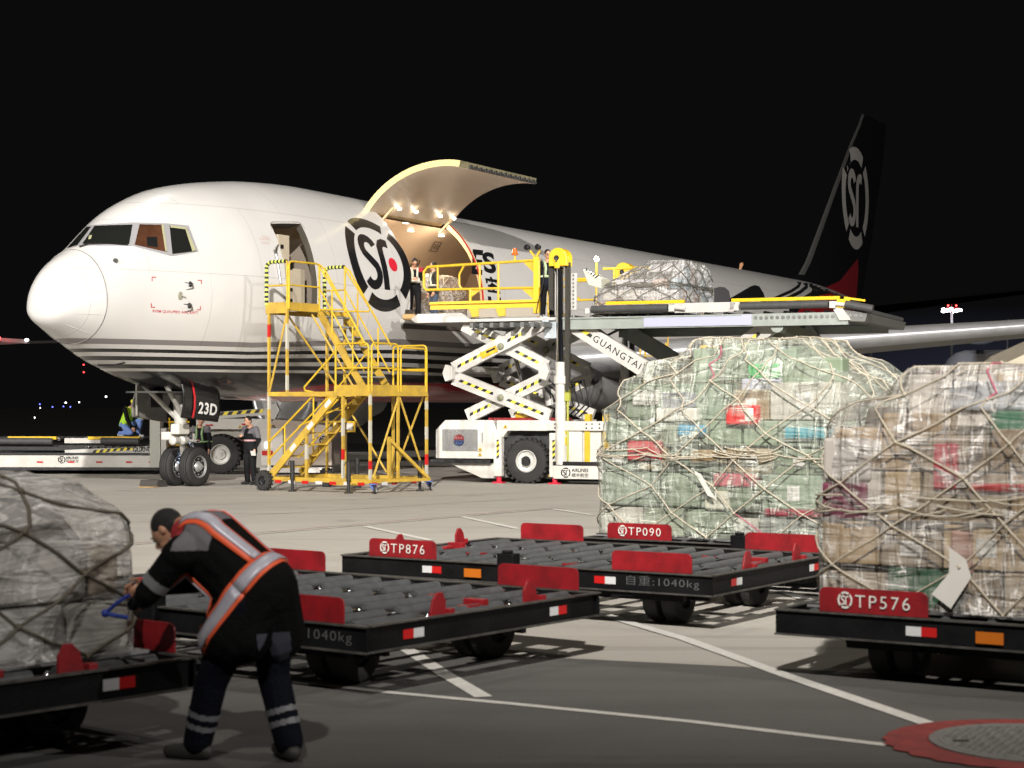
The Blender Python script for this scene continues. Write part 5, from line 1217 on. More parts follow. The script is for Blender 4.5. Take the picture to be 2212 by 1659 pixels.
    # axles and wheels (rolling along local y)
    for sy in(-1,1):
        mb=MB();mb.bar((-1.55,sy*.80,.24),(1.55,sy*.80,.24),.1,.1);mb.bar((-1.35,sy*.80,.30),(1.35,sy*.80,.30),.16,.05);mb.build('axle',frame_k,d)
        for sx in(-1,1):
            for k in(0,.19): wheel((sx*(1.30+.10)-sx*k,sy*.80,.235),.235,.16,(sx,0,0),d,mat('rim_black',(.02,.02,.02),.5),tyre=rubber,rimr=.5)
            mb=MB();mb.bb((sx*1.10,sy*.80-.30,.22),(sx*1.60,sy*.80-.22,.36));mb.bb((sx*1.12,sy*.80-.26,.30),(sx*1.58,sy*.80+.26,.335));mb.bar((sx*1.5,sy*.80,.24),(sx*1.72,sy*.80,.24),.05);mb.build('wheel_bracket',frame_k,d,bevel=.006)
    for sy in(-1,1):
        mb=MB();mb.bar((0,sy*(hy-.1),.30),(0,sy*(hy+.02),.28),.12,.1);mb.build('tow_eye',frame_k,d)
    return d
def dpos(nr,rz):   # centre from the near right (x+, y-) top corner
    x=V((cos(rz),sin(rz),0));y=V((-sin(rz),cos(rz),0));return V((nr[0],nr[1],0))-x*DL/2+y*DW/2
def dposL(nl,rz):
    x=V((cos(rz),sin(rz),0));y=V((-sin(rz),cos(rz),0));return V((nl[0],nl[1],0))+x*DL/2+y*DW/2
r33=radians(-33)
d876=dolly(dpos((1.72,15.33),r33),r33,'empty black dolly whose red plate reads TP876','TP876')
rM=radians(-37);dM=dolly(dpos((-.97,11.76),rM),rM,'empty black roller dolly directly behind the bending worker')
r090=r33;P090=dposL((.763,19.9),r090);d090=dolly(P090,r090,'black dolly with red TP090 plate, under the green netted pallet','TP090')
P576=dposL((1.89,12.83),r33);d576=dolly(P576,r33,'black dolly with red TP576 plate, under the brown carton pallet','TP576')
rL=radians(-41);xL=V((cos(rL),sin(rL),0));yL=V((-sin(rL),cos(rL),0));PL=V((-1.82,10.37,0))-xL*DL/2-yL*DW/2
dLft=dolly(PL,rL,'dark dolly in the left foreground beneath the grey wrapped pallet',None,False)

# ================================================================ loaded pallets: cartons, film, net
def film_mat(name,tint,base,streak,rough=.16):
    m=bpy.data.materials.new(name);m.use_nodes=True;nt=m.node_tree;nt.nodes.clear();N=nt.nodes.new;L=nt.links.new
    o=N('ShaderNodeOutputMaterial');mx=N('ShaderNodeMixShader');tr=N('ShaderNodeBsdfTransparent');pb=N('ShaderNodeBsdfPrincipled')
    pb.inputs['Base Color'].default_value=(*tint,1);pb.inputs['Roughness'].default_value=rough;pb.inputs['IOR'].default_value=1.5
    t=N('ShaderNodeTexCoord')
    # creases: distorted stretched noise, two directions
    outs=[]
    for rot,scl,sc in(((.5,.6,.7),(5.5,.7,.7),1.7),((-.6,.3,-.5),(.7,.7,4.5),1.6),((.2,1.1,.3),(1,1,1),1.9)):
        mp=N('ShaderNodeMapping');mp.inputs['Rotation'].default_value=rot;mp.inputs['Scale'].default_value=scl;L(t.outputs['Object'],mp.inputs[0])
        n=N('ShaderNodeTexNoise');n.inputs['Scale'].default_value=sc;n.inputs['Detail'].default_value=4.5;n.inputs['Distortion'].default_value=.7;L(mp.outputs[0],n.inputs['Vector'])
        r=N('ShaderNodeMath');r.operation='SUBTRACT';L(n.outputs['Fac'],r.inputs[0]);r.inputs[1].default_value=.5
        ab=N('ShaderNodeMath');ab.operation='ABSOLUTE';L(r.outputs[0],ab.inputs[0]);outs.append((ab.outputs[0],n.outputs['Fac']))
    mi=N('ShaderNodeMath');mi.operation='MINIMUM';L(outs[0][0],mi.inputs[0]);L(outs[1][0],mi.inputs[1])
    mr=N('ShaderNodeMapRange');mr.interpolation_type='SMOOTHSTEP';L(mi.outputs[0],mr.inputs[0]);mr.inputs[1].default_value=0;mr.inputs[2].default_value=.026;mr.inputs[3].default_value=streak;mr.inputs[4].default_value=base
    pm=N('ShaderNodeMapRange');pm.inputs[1].default_value=.40;pm.inputs[2].default_value=.62;pm.inputs[3].default_value=.15;pm.inputs[4].default_value=1.0;L(outs[2][1],pm.inputs[0]);pp=N('ShaderNodeMath');pp.operation='MULTIPLY';L(mr.outputs[0],pp.inputs[0]);L(pm.outputs[0],pp.inputs[1])
    ad=N('ShaderNodeMath');ad.operation='MULTIPLY_ADD';L(outs[2][1],ad.inputs[0]);ad.inputs[1].default_value=base*1.1;L(pp.outputs[0],ad.inputs[2])
    cl=N('ShaderNodeClamp');L(ad.outputs[0],cl.inputs[0])
    lw=N('ShaderNodeLayerWeight');lw.inputs[0].default_value=.35
    mxx=N('ShaderNodeMath');mxx.operation='MULTIPLY_ADD';L(lw.outputs['Facing'],mxx.inputs[0]);mxx.inputs[1].default_value=.35;L(cl.outputs[0],mxx.inputs[2]);c2=N('ShaderNodeClamp');L(mxx.outputs[0],c2.inputs[0])
    L(c2.outputs[0],mx.inputs[0]);L(tr.outputs[0],mx.inputs[1]);L(pb.outputs[0],mx.inputs[2]);L(mx.outputs[0],o.inputs[0])
    hs=N('ShaderNodeMath');L(outs[0][1],hs.inputs[0]);L(outs[1][1],hs.inputs[1])
    bp=N('ShaderNodeBump');bp.inputs['Strength'].default_value=.9;bp.inputs['Distance'].default_value=.22;L(hs.outputs[0],bp.inputs['Height']);L(bp.outputs[0],pb.inputs['Normal'])
    return m
film_g=film_mat('film_greenish',(.54,.57,.49),.15,.85);film_c=film_mat('film_clear',(.72,.69,.64),.18,.9);film_w=film_mat('film_milky',(.60,.58,.55),.24,.85);film_s=film_mat('film_bluish',(.72,.71,.70),.22,.8)
rope=mat('rope_beige',(.44,.39,.30),.7,0,.25,30,.4,150);rope_d=mat('rope_dark',(.10,.085,.06),.7,0,.25,30);rope_p=mat('rope_pink',(.36,.09,.13),.6)
alu_b=mat('pallet_aluminium',(.5,.5,.5),.35,.7,.2,5)
def carton_mat(c,i):
    return mat('carton_%02x%02x%02x'%tuple(int(x*255) for x in c),c,.65,0,.22,4,.3,14)
def netload(root,levels,cartons_palette,film,rp,nu,nv,seed,box=(.42,.34,.34),cut=11.0,ropew=.010,waist=None,film_noise=.035,depth=.45,pinks=0,fz=None,bagk=.0):
    """levels: (z,x0,x1,y0,y1) from the base up; film and net follow them"""
    rnd=random.Random(seed)
    z0,zN=levels[0][0],levels[-1][0]
    def lv(z):
        for a,b in zip(levels,levels[1:]):
            if z<=b[0]: f=(z-a[0])/(b[0]-a[0]);return [a[i]+(b[i]-a[i])*f for i in range(1,5)]
        return list(levels[-1][1:])
    # cartons in courses
    z=z0;n=0
    while z<zN-.12:
        h=min(box[2]*(.75+.5*rnd.random()),zN-z-.01);h=max(h,.14)
        if zN-(z+h)<.14:h=zN-z-.01
        ra=lv(z);rb=lv(min(z+h,zN-.001));x0,x1,y0,y1=max(ra[0],rb[0])+.05,min(ra[1],rb[1])-.05,max(ra[2],rb[2])+.05,min(ra[3],rb[3])-.05
        def course(a,b,fx):
            nonlocal n
            t=a
            while t<b-.1:
                w=box[0]*(.6+.9*rnd.random());w=min(w,b-t)
                if b-(t+w)<.18:w=b-t
                hh=h*(1 if rnd.random()<.7 else .72+.25*rnd.random());p=(t+.006,t+w-.006);c=fx(p)
                if c:
                    m=carton_mat(rnd.choice(cartons_palette),0);mb=MB();(ax,ay),(bx,by)=c;jit=.02*rnd.random()
                    ctr=V(((ax+bx)/2,(ay+by)/2,z+hh/2));mb.box(ctr,(abs(bx-ax)-jit,abs(by-ay)-jit,hh-.012),Matrix.Rotation(.03*(rnd.random()-.5),3,'Z'))
                    bag=rnd.random()<bagk
                    nm='parcel_bag' if bag else 'carton'
                    o=mb.build(nm,m,root,bevel=.05 if bag else .008)
                    if bag:o.modifiers['bevel'].segments=3
                    if not bag and rnd.random()<.35:
                        mb=MB();cx_,cy_=(ax+bx)/2,min(ay,by)-.001+jit/2;q=.05+.05*rnd.random();mb.add([(cx_-q,cy_-.003,z+hh*.3),(cx_+q,cy_-.003,z+hh*.3),(cx_+q,cy_-.003,z+hh*.7),(cx_-q,cy_-.003,z+hh*.7)],[(0,1,2,3)]);mb.build('shipping_label',mat('paper_label',(.55,.54,.5),.6),o)
                    n+=1
                t+=w
        dp=min(depth,(y1-y0)/2,(x1-x0)/2)
        course(x0,x1,lambda p:((p[0],y0),(p[1],y0+dp)))
        course(y0+dp,y1,lambda p:((x0,p[0]),(x0+dp,p[1])))
        course(y0+dp,y1,lambda p:((x1-dp,p[0]),(x1,p[1])))
        if z+h>=zN-.35: course(x0+dp,x1-dp,lambda p:((p[0],y0+dp),(p[1],min(y1,y0+dp+.8))))
        z+=h
    # closed core so nothing shows through the stack
    mb=MB();ls=levels
    G_=[[V((x,y,l[0])) for x,y in((l[1]+.2,l[3]+.2),(l[2]-.2,l[3]+.2),(l[2]-.2,l[4]-.2),(l[1]+.2,l[4]-.2))] for l in [(z0,*lv(z0)),(z0+(zN-z0)*.5,*lv(z0+(zN-z0)*.5)),(zN-.25,*lv(zN-.25))]]
    mb.add([p for r in G_ for p in r],[(i*4+j,i*4+(j+1)%4,(i+1)*4+(j+1)%4,(i+1)*4+j) for i in range(2) for j in range(4)]);mb.build('inner_cartons',mat('inner_dark_carton',(.09,.075,.05),.8),root)
    # smooth surface r(u,v): u around, v up then over the top
    from mathutils import noise
    def sq(x0,x1,y0,y1,u,ex=cut):
        a=2*pi*u;ca,sa=cos(a),sin(a);k=(abs(ca)**ex+abs(sa)**ex)**(-1/ex)
        return (x0+x1)/2+(x1-x0)/2*ca*k,(y0+y1)/2+(y1-y0)/2*sa*k
    def surf(u,v,off=0):
        if v<=.8:
            z=z0+(zN-z0)*v/.8;r=lv(z);k=1
        else:
            r=lv(zN);k=1-(v-.8)/.2*.98;z=zN+.02*(1-k)
        x,y=sq(*[r[0]-off,r[1]+off,r[2]-off,r[3]+off],u)
        cx_,cy_=(r[0]+r[1])/2,(r[2]+r[3])/2
        if k<1:x=cx_+(x-cx_)*k;y=cy_+(y-cy_)*k;z+=off
        q=V((x,y,z));nz=noise.noise(q*2.1+V((seed,0,0)))*film_noise+noise.noise(q*6+V((0,seed,0)))*film_noise*.35
        d=V((x-cx_,y-cy_,.0));
        if d.length>1e-4:d.normalize()
        return q+d*nz+V((0,0,nz*.8 if v>.55 else 0))
    mb=MB();NU,NV=120,56
    G_=[[surf(i/NU,min(1,.0+j/NV),.035) for i in range(NU)] for j in range(NV+1)]
    mb.add([p for r in G_ for p in r],[(j*NU+i,j*NU+(i+1)%NU,(j+1)*NU+(i+1)%NU,(j+1)*NU+i) for j in range(NV) for i in range(NU)])
    o=mb.build('plastic_film',film,root,True)
    # rope net: diamonds with jittered knots
    K={}
    def node(i,j):
        i%=nu
        if (i,j) not in K:
            u=(i+(.5 if j%2 else 0)+(rnd.random()-.5)*.22)/nu;v=min(max((j+(rnd.random()-.5)*.3)/nv,0.005),.985);K[(i,j)]=(u,v)
        return K[(i,j)]
    mb=MB()
    def strand(a,b,r,m,sag=0,off=.034):
        (u0,v0),(u1,v1)=a,b
        if u1-u0>.5:u1-=1
        if u0-u1>.5:u1+=1
        P=[]
        for k in range(7):
            f=k/6;P.append(surf(u0+(u1-u0)*f,v0+(v1-v0)*f-sag*4*f*(1-f),off+.012))
        mb.m(m).tube(P,r,5,False)
    for j in range(nv):
        for i in range(nu):
            a=node(i,j)
            if j%2==0: nb=(node(i,j+1),node(i-1,j+1))
            else: nb=(node(i+1,j+1),node(i,j+1))
            for b in nb:
                mm_=rope_p if (pinks and rnd.random()<pinks) else rp
                strand(a,b,ropew*(.85+.3*rnd.random()),mm_)
            mb.m(rp).ell(surf(*a,.048),(ropew*2,ropew*2,ropew*2),8,6)
    if waist:
        for k in range(waist[1]):
            u=rnd.random();v=waist[0]+(rnd.random()-.5)*.05;strand((u,v),(u+.03+.05*rnd.random(),v+(rnd.random()-.5)*.05),ropew*.95,rp,.03*rnd.random(),.045)
        for k in range(waist[1]//3):
            u=rnd.random();v=waist[0]-.01;w=.006+.006*rnd.random();P=[surf(u+w*cos(t),v-.035*abs(sin(t/2))-.0,.055) for t in(0,.9,1.8,2.7,3.6,4.5,5.4,6.28)];mb.m(rp).tube(P,ropew*.9,5,False)
    mb.build('cargo_net',None,root,True)
    return surf
def base(root,hx=1.59,hy=1.22,z=.512):
    mb=MB();mb.m(alu_b).bb((-hx,-hy,z),(hx,hy,z+.018));mb.m(dark_steel).bb((-hx-.0,-hy,z+.0185),(hx,-hy+.04,z+.03));mb.build('pallet_base',None,root)
# green pallet on TP090
gp=thing('cargo_pallet','tall pallet of pale green bags and a red parcel under film and net','cargo pallet',P090+V((cos(r33)*(-.33),sin(r33)*(-.33),0)),r33,'netted cargo pallets')
lvG=[(.535,-1.62,1.62,-1.22,1.22),(1.1,-1.63,1.62,-1.24,1.22),(1.7,-1.61,1.60,-1.2,1.2),(1.93,-1.58,1.57,-1.18,1.18),(2.0,-1.40,1.50,-1.17,1.15),(2.26,-1.36,1.30,-1.14,1.0),(2.32,-1.15,1.2,-1.12,.9),(2.46,-1.08,1.05,-1.08,.75),(2.50,-.70,.9,-1.02,.6),(2.64,-.58,.75,-.98,.4)]
GRN=[(.20,.25,.17),(.22,.27,.19),(.17,.22,.14),(.25,.28,.20),(.19,.23,.17),(.22,.26,.20),(.16,.20,.13),(.18,.22,.15),(.20,.25,.18),(.42,.40,.34),(.19,.23,.16),(.17,.2,.15),(.21,.22,.2),(.26,.2,.12)]
base(gp)
sfG=netload(gp,lvG,GRN,film_g,rope,15,9,3,box=(.50,.4,.36),waist=(.36,60),ropew=.0078,pinks=.05,bagk=.45,film_noise=.05)
# a few parcels that stand out on the face
def face_parcel(root,x,z,w,h,c,y=-1.17,name='parcel',d=.2,lab=None):
    m=mat(name+'_%02x%02x'%(int(c[0]*255),int(c[1]*255)),c,.45,0,.12,5);mb=MB();mb.box((x,y+d/2+.01,z),(w,d,h));o=mb.build(name,m,root,bevel=.02)
    if lab: mb=MB();mb.bb((x+w*.15,y+.004,z-h*.3),(x+w*.42,y+.0085,z+h*.35));mb.build('shipping_label',white_mark,o)
for x,z,w,h,c in((.18,1.87,.36,.21,(.62,.02,.02)),(-.42,1.70,.33,.12,(.05,.27,.42)),(-1.02,2.06,.33,.17,(.58,.56,.5)),(-.62,2.02,.42,.2,(.25,.25,.27)),(-.60,1.87,.5,.15,(.55,.53,.46)),(.98,1.68,.6,.12,(.05,.28,.34)),(-1.0,1.47,.42,.22,(.42,.04,.05)),(.1,1.17,.5,.14,(.40,.05,.08)),(.9,.84,.9,.08,(.30,.02,.05)),(-.1,.95,.3,.2,(.5,.48,.38)),(-.15,1.42,.55,.14,(.25,.16,.07))):
    face_parcel(gp,x,z,w,h,c,-1.21 if z<2 else -1.14,lab=(c[0]>.6))
for x,z,w,h,c,y in((.34,2.34,.36,.16,(.03,.34,.08),-1.0),(.34,2.18,.46,.16,(.42,.42,.48),-1.05),(-.42,2.52,.2,.24,(.62,.40,.12),-.80),(-.1,2.5,.42,.3,(.24,.28,.20),-.82),(.36,2.50,.32,.2,(.2,.2,.25),-.86),(.9,2.32,.7,.3,(.19,.24,.16),-1.0)):
    face_parcel(gp,x,z,w,h,c,y)
mb=MB();mb.add([sfG(.69+.03,.28,.05)+V(p) for p in((0,0,0),(.09,0,-.04),(.26,0,-.30),(.17,0,-.27))],[(0,1,2,3)]);mb.build('paper_tag',mat('tag_paper',(.55,.53,.48),.7),gp)
# right pallet on TP576
bp=thing('cargo_pallet','pallet of brown and green cartons behind the red TP576 plate','cargo pallet',P576+V((cos(r33)*(-.26),sin(r33)*(-.26),0)),r33,'netted cargo pallets')
lvB=[(.535,-1.57,1.6,-1.22,1.22),(1.25,-1.55,1.6,-1.23,1.22),(1.5,-1.53,1.58,-1.21,1.2),(1.75,-1.50,1.58,-1.2,1.2),(1.98,-1.42,1.56,-1.14,1.15),(2.02,-1.15,1.56,-1.08,1.15),(2.20,-.98,1.54,-1.02,1.1)]
BRN=[(.40,.29,.17),(.44,.33,.20),(.36,.26,.15),(.46,.37,.25),(.40,.30,.18),(.50,.46,.40),(.42,.06,.06),(.03,.11,.055),(.26,.2,.13),(.24,.17,.1),(.19,.13,.07),(.2,.14,.08),(.13,.12,.12),(.22,.15,.08)]
base(bp)
sfB=netload(bp,lvB,BRN,film_c,rope,15,7,11,box=(.46,.4,.30),waist=(.36,46),ropew=.0078,pinks=.07,film_noise=.03)
for x,z,w,h,c in((-1.34,1.58,.36,.30,(.46,.42,.38)),(-1.36,1.28,.34,.26,(.17,.04,.07)),(-.62,1.54,.17,.32,(.42,.02,.04)),(.15,1.40,1.2,.06,(.40,.03,.03)),(.25,1.6,.08,.2,(.45,.04,.04)),(.3,2.03,.5,.2,(.02,.14,.06)),(-.05,1.84,.55,.17,(.02,.13,.06)),(-.5,.95,.16,.3,(.36,.22,.17)),(-.35,2.08,.6,.2,(.40,.42,.45)),(-.85,1.80,.5,.22,(.26,.16,.06)),(.8,1.25,.4,.3,(.25,.16,.08))):
    face_parcel(bp,x+.04,z-(.05 if z>1.9 else 0),w,h,c,-1.20 if z<1.75 else -1.12 if z<1.95 else -1.02)
mb=MB();q=sfB(.70,.22,.06);mb.add([q+V(p) for p in((0,0,0),(.12,0,-.08),(.16,-.01,-.2),(.02,-.02,-.42),(-.12,-.01,-.33),(0,0,-.18))],[(0,1,2,3,4,5)]);mb.build('paper_tag',MATS['tag_paper'],bp)
# left foreground pallet
lp=thing('cargo_pallet','grey film-wrapped pallet with dark net in the left foreground','cargo pallet',PL+xL*.16+yL*.02,rL,'netted cargo pallets')
lvL=[(.535,-1.6,1.60,-1.22,1.20),(.9,-1.6,1.59,-1.22,1.20),(1.30,-1.55,1.53,-1.2,1.15),(1.40,-1.5,1.46,-1.1,1.0),(1.50,-1.4,1.35,-1.0,.75),(1.66,-1.1,1.0,-.8,.2)]
base(lp)
netload(lp,lvL,[(.40,.32,.22),(.42,.35,.26),(.45,.42,.38),(.44,.43,.41),(.36,.05,.11),(.50,.48,.44),(.4,.36,.3)],film_w,rope_d,11,6,21,box=(.7,.5,.36),ropew=.011,film_noise=.10,bagk=.6,waist=(.9,0))
mb=MB();lpi=(Matrix.Translation(lp.location)@Matrix.Rotation(rL,4,'Z')).inverted();q0=lpi@At(228,1325,9.95);mb.tube([q0,lpi@At(252,1303,9.92),lpi@At(280,1285,9.9)],.011,6);mb.tube([q0,lpi@At(250,1330,9.92),lpi@At(276,1334,9.95)],.013,6);mb.ell(q0,(.024,.024,.024));mb.build('blue_strap',mat('strap_blue',(.02,.05,.30),.5),lp)
mb=MB();
for k in range(14):
    a=(.95+.1*random.random(),-.75+.25*random.random(),1.62+.06*random.random());mb.tube([a,(a[0]+.12*(random.random()-.3),a[1]+.2*(random.random()-.3),1.74+.05*random.random()),(1.15+.3*random.random(),-.3+.7*(random.random()-.5),1.52+.05*random.random())],.012,5)
mb.build('net_knot',rope_d,lp)
mb=MB();mb.tube([(.9,-.5,1.75),(1.0,-.1,1.66),(1.05,.3,1.55)],.018,6);mb.build('blue_strap',MATS['strap_blue'],lp)
# pallet standing on the raised loader
LX=V((cos(LA),sin(LA),0));LY=V((-sin(LA),cos(LA),0))
up=thing('cargo_pallet','white wrapped pallet with grey net on the raised loader platform','cargo pallet',LO+LX*3.85+LY*1.85+V((0,0,4.30-.512)),LA,'netted cargo pallets')
lvU=[(.535,-1.22,1.05,-1.5,1.55),(1.0,-1.2,1.05,-1.5,1.55),(1.25,-.95,1.04,-1.48,1.55),(1.55,-.5,1.02,-1.4,1.5),(1.75,-.1,1.0,-1.25,1.45),(1.83,.1,.95,-1.1,1.4)]
base(up,1.2,1.58)
netload(up,lvU,[(.5,.48,.45),(.46,.45,.44),(.5,.47,.42),(.25,.38,.42),(.42,.25,.15),(.42,.28,.2),(.5,.46,.4)],film_s,mat('rope_grey',(.13,.12,.10),.7),13,8,5,box=(.5,.4,.3),waist=(.45,80),ropew=.013,bagk=.3,film_noise=.08)
# load inside the aircraft (on the cabin floor)
ip=thing('cargo_pallet','brown netted pallet inside the lit aircraft cabin behind the two men','cargo pallet',PM@V((10.6,.15,4.385-.512)),PA,'netted cargo pallets')
lvI=[(.535,-2.9,1.3,-1.35,1.6),(1.3,-2.85,1.3,-1.33,1.6),(1.6,-2.1,1.25,-1.25,1.5),(1.95,-1.0,1.1,-1.1,1.3)]
netload(ip,lvI,[(.30,.19,.10),(.34,.23,.13),(.38,.34,.3),(.32,.2,.1)],film_w,rope,16,7,9,box=(.6,.4,.4),waist=(.5,50),ropew=.013,film_noise=.09)
# beige contoured container at the right edge, behind the right pallet
co=thing('air_cargo_container','beige riveted contoured container rising behind the brown carton pallet','container',(7.5,24.2,-.16),radians(-28))
G_=[]
alu_c=mat('container_beige',(.13,.115,.085),.4,.35,.15,3)
pr=[(-1.9,.55),(-1.9,1.7),(-1.75,2.05),(-1.45,2.45),(-1.0,2.82),(-.4,3.08),(.4,3.18),(1.9,3.18),(1.9,.55)]
mb=MB();mb.prism(pr,(0,0,0),(1,0,0),(0,0,1),-2.4);mb.build('shell',alu_c,co,bevel=.03)
mb=MB();pr2=[(x*.93+.06,.55+(z-.55)*.95+.0) for x,z in pr];mb.prism(pr2,(0.05,-.012,0),(1,0,0),(0,0,1),-.01);mb.build('end_panel',mat('panel_light',(.42,.38,.29),.4,.2),co)
mb=MB()
for k in range(14):
    a=k/13
    i=min(int(a*6),5);f=a*6-i;x=pr2[i][0]+(pr2[i+1][0]-pr2[i][0])*f+.12;z=pr2[i][1]+(pr2[i+1][1]-pr2[i][1])*f-.1;mb.tube([(x,-.02,z),(x,-.01,z)],.018,8)
mb.build('rivet_row',dark_steel,co)
dC=dolly(V((7.5,25.4,0))-V((0,0,0)),radians(-28),'black dolly under the beige contoured container',None)
# ================================================================ people
def remesh(mb,name,m,parent,vox,smooth=4,extra=None):
    me=bpy.data.meshes.new(name);me.from_pydata(mb.v,[],mb.f);me.materials.append(m)
    o=bpy.data.objects.new(name,me);COL.objects.link(o)
    r=o.modifiers.new('r','REMESH');r.mode='VOXEL';r.voxel_size=vox
    s=o.modifiers.new('s','SMOOTH');s.factor=.5;s.iterations=smooth
    bpy.context.view_layer.update()
    ne=bpy.data.meshes.new_from_object(o.evaluated_get(bpy.context.evaluated_depsgraph_get()))
    bpy.data.objects.remove(o);bpy.data.meshes.remove(me)
    ne.name=name;ne.materials.clear();ne.materials.append(m);ne.shade_smooth()
    q=bpy.data.objects.new(name,ne);COL.objects.link(q);q.parent=parent;return q
def hand(mb,w,d,up,s=1.0,curl=.5):
    """palm and five fingers from wrist w in direction d; up = back of the hand"""
    w=V(w);d=V(d).normalized();up=V(up);up=(up-d*up.dot(d)).normalized();sd=d.cross(up)
    mb.cap(w,w+d*.05*s,.026*s,.030*s,10)
    for k,(o_,L_) in enumerate(((-.030,.062),(-.010,.072),(.010,.068),(.028,.052))):
        a=w+d*.075*s+sd*o_*s;mb.cap(w+d*.03*s+sd*o_*.8*s,a,.013*s,.0105*s,8)
        d1=(d-up*curl).normalized();b=a+d1*L_*.45*s;mb.cap(a,b,.0105*s,.0095*s,8)
        d2=(d-up*curl*2.6).normalized();c=b+d2*L_*.35*s;mb.cap(b,c,.0095*s,.008*s,8)
        d3=(d*.4-up*curl*3).normalized();mb.cap(c,c+d3*L_*.25*s,.008*s,.007*s,8)
    a=w+d*.025*s-sd*.028*s;b=a+(d*.5-sd*.7-up*.3).normalized()*.04*s;mb.cap(a,b,.013*s,.011*s,8);mb.cap(b,b+(d*.8-sd*.1-up*.5).normalized()*.032*s,.0105*s,.008*s,8)
def person(label,loc,rz,J,cols,vox=.014,group=None,hair=True,gloves=None,glasses=False,hand_s=1.1,vest=None,cap=None,lh=None,rh=None):
    """J: joints in local metres. x = to the person's left ... y = behind, -y = facing"""
    root=thing('person',label,'person',loc,rz,group)
    g=lambda k:V(J[k])
    # continuous body
    mb=MB();hd=g('head');nk=g('neck');ch=g('chest');pv=g('pelvis');fd=V(J.get('face',(0,-1,0))).normalized();upv=(hd-nk).normalized()
    sdv=fd.cross(upv).normalized();upv=sdv.cross(fd).normalized()
    if upv.dot(hd-nk)<0:upv=-upv
    Rm=Matrix((sdv,-fd,upv)).transposed()
    mb.ell(hd+upv*.02,(.076,.094,.112),20,14,Rm)
    mb.ell(hd-upv*.055+fd*.028,(.054,.062,.058),14,10,Rm)
    mb.ell(hd-upv*.012+fd*.100,(.013,.020,.022),10,8,Rm);mb.ell(hd+upv*.028+fd*.082,(.05,.014,.012),10,6,Rm)
    mb.ell(hd-upv*.058+fd*.085,(.022,.012,.012),10,6,Rm)
    for sg in(-1,1): mb.ell(hd+sdv*sg*.078-fd*.012-upv*.002,(.010,.018,.031),10,8,Rm)
    mb.cap(nk-upv*.02,hd-upv*.05,.056,.052,14)
    mb.cap(nk,ch,.07,.13,14);mb.cap(ch,pv,.13,.13,14)
    for sg,s in((1,'l'),(-1,'r')):
        sh,el,wr=g('sh_'+s),g('el_'+s),g('wr_'+s);hp,kn,an=g('hip_'+s),g('kn_'+s),g('an_'+s)
        mb.cap(ch,sh,.09,.062,12);mb.cap(sh,el,.052,.038,12);mb.cap(el,wr,.038,.027,12)
        mb.cap(pv,hp,.12,.095,12);mb.cap(hp,kn,.085,.055,12);mb.cap(kn,an,.055,.038,12)
        hv=(lh if s=='l' else rh) or ((wr-el),(sg*1.0,0,0))
        hand(mb,wr+V(hv[0]).normalized()*.012,hv[0],hv[1],hand_s,J.get('curl',.35))
        td=V(J.get('toe_'+s,(sg*.15,-1,0)));td.z=0;td.normalize()
        mb.cap(an,an+td*.10+V((0,0,-.045)),.032,.026,10)
    body=remesh(mb,'body',cols.get('skin',skin_m),root,vox*.8,2)
    # face details
    e=MB()
    for sg in(-1,1): e.m(mat('eye_dark',(.015,.01,.01),.25)).ell(hd+sdv*sg*.030+upv*.008+fd*.089,(.013,.006,.006),8,6,Rm)
    for sg in(-1,1): e.m(hair_m).ell(hd+sdv*sg*.031+upv*.030+fd*.092,(.019,.005,.004),8,6,Rm)
    e.m(mat('lip',(.28,.10,.08),.5)).ell(hd-upv*.052+fd*.095,(.022,.005,.005),8,6,Rm);e.build('face_features',None,body)
    if glasses:
        mb=MB()
        for sg in(-1,1): mb.tube([hd+sdv*(sg*.032+.024*cos(a))+upv*(.008+.018*sin(a))+fd*.104 for a in [2*pi*k/12 for k in range(12)]],.0028,5,closed=True);mb.tube([hd+sdv*sg*.056+upv*.012+fd*.10,hd+sdv*sg*.08+upv*.01-fd*.01],.003,5)
        mb.build('glasses',black_p,body)
    if hair:
        mb=MB();mb.ell(hd+upv*.044-fd*.016,(.085,.098,.100),20,14,Rm);mb.ell(hd-fd*.05+upv*.0,(.074,.058,.08),16,10,Rm)
        h=remesh(mb,'hair',cols.get('hair',hair_m),body,vox*.8,1)
        bm=bmesh.new();bm.from_mesh(h.data)
        kill=[v for v in bm.verts if ((v.co-hd).dot(fd)>.055 and (v.co-hd).dot(upv)<.068) or (v.co-hd).dot(upv)<-.055 or ((v.co-hd).dot(fd)>.015 and (v.co-hd).dot(upv)<.005)]
        bmesh.ops.delete(bm,geom=kill,context='VERTS');bm.to_mesh(h.data);bm.free()
    if cap:
        mb=MB();mb.ell(hd+upv*.055-fd*.01,(.09,.105,.085),18,12,Rm);mb.ell(hd+upv*.055+fd*.12,(.07,.07,.012),14,6,Rm);remesh(mb,'cap',cap,body,vox,1)
    # jacket
    mb=MB();w=J.get('bulk',1.0)
    mb.cap(nk-upv*.05,ch,.085*w,.155*w,14);tw=J.get('torso',1);mb.cap(ch+V((0,0,-.03 if tw>1 else 0)),pv+V((0,0,-.03 if tw>1 else 0)),.155*w*tw,.15*w*tw,14)
    if J.get('skirt'):
        for q_ in'lr': mb.cap(pv,g('hip_'+q_).lerp(g('kn_'+q_),.38),.17*w,.155*w,14)
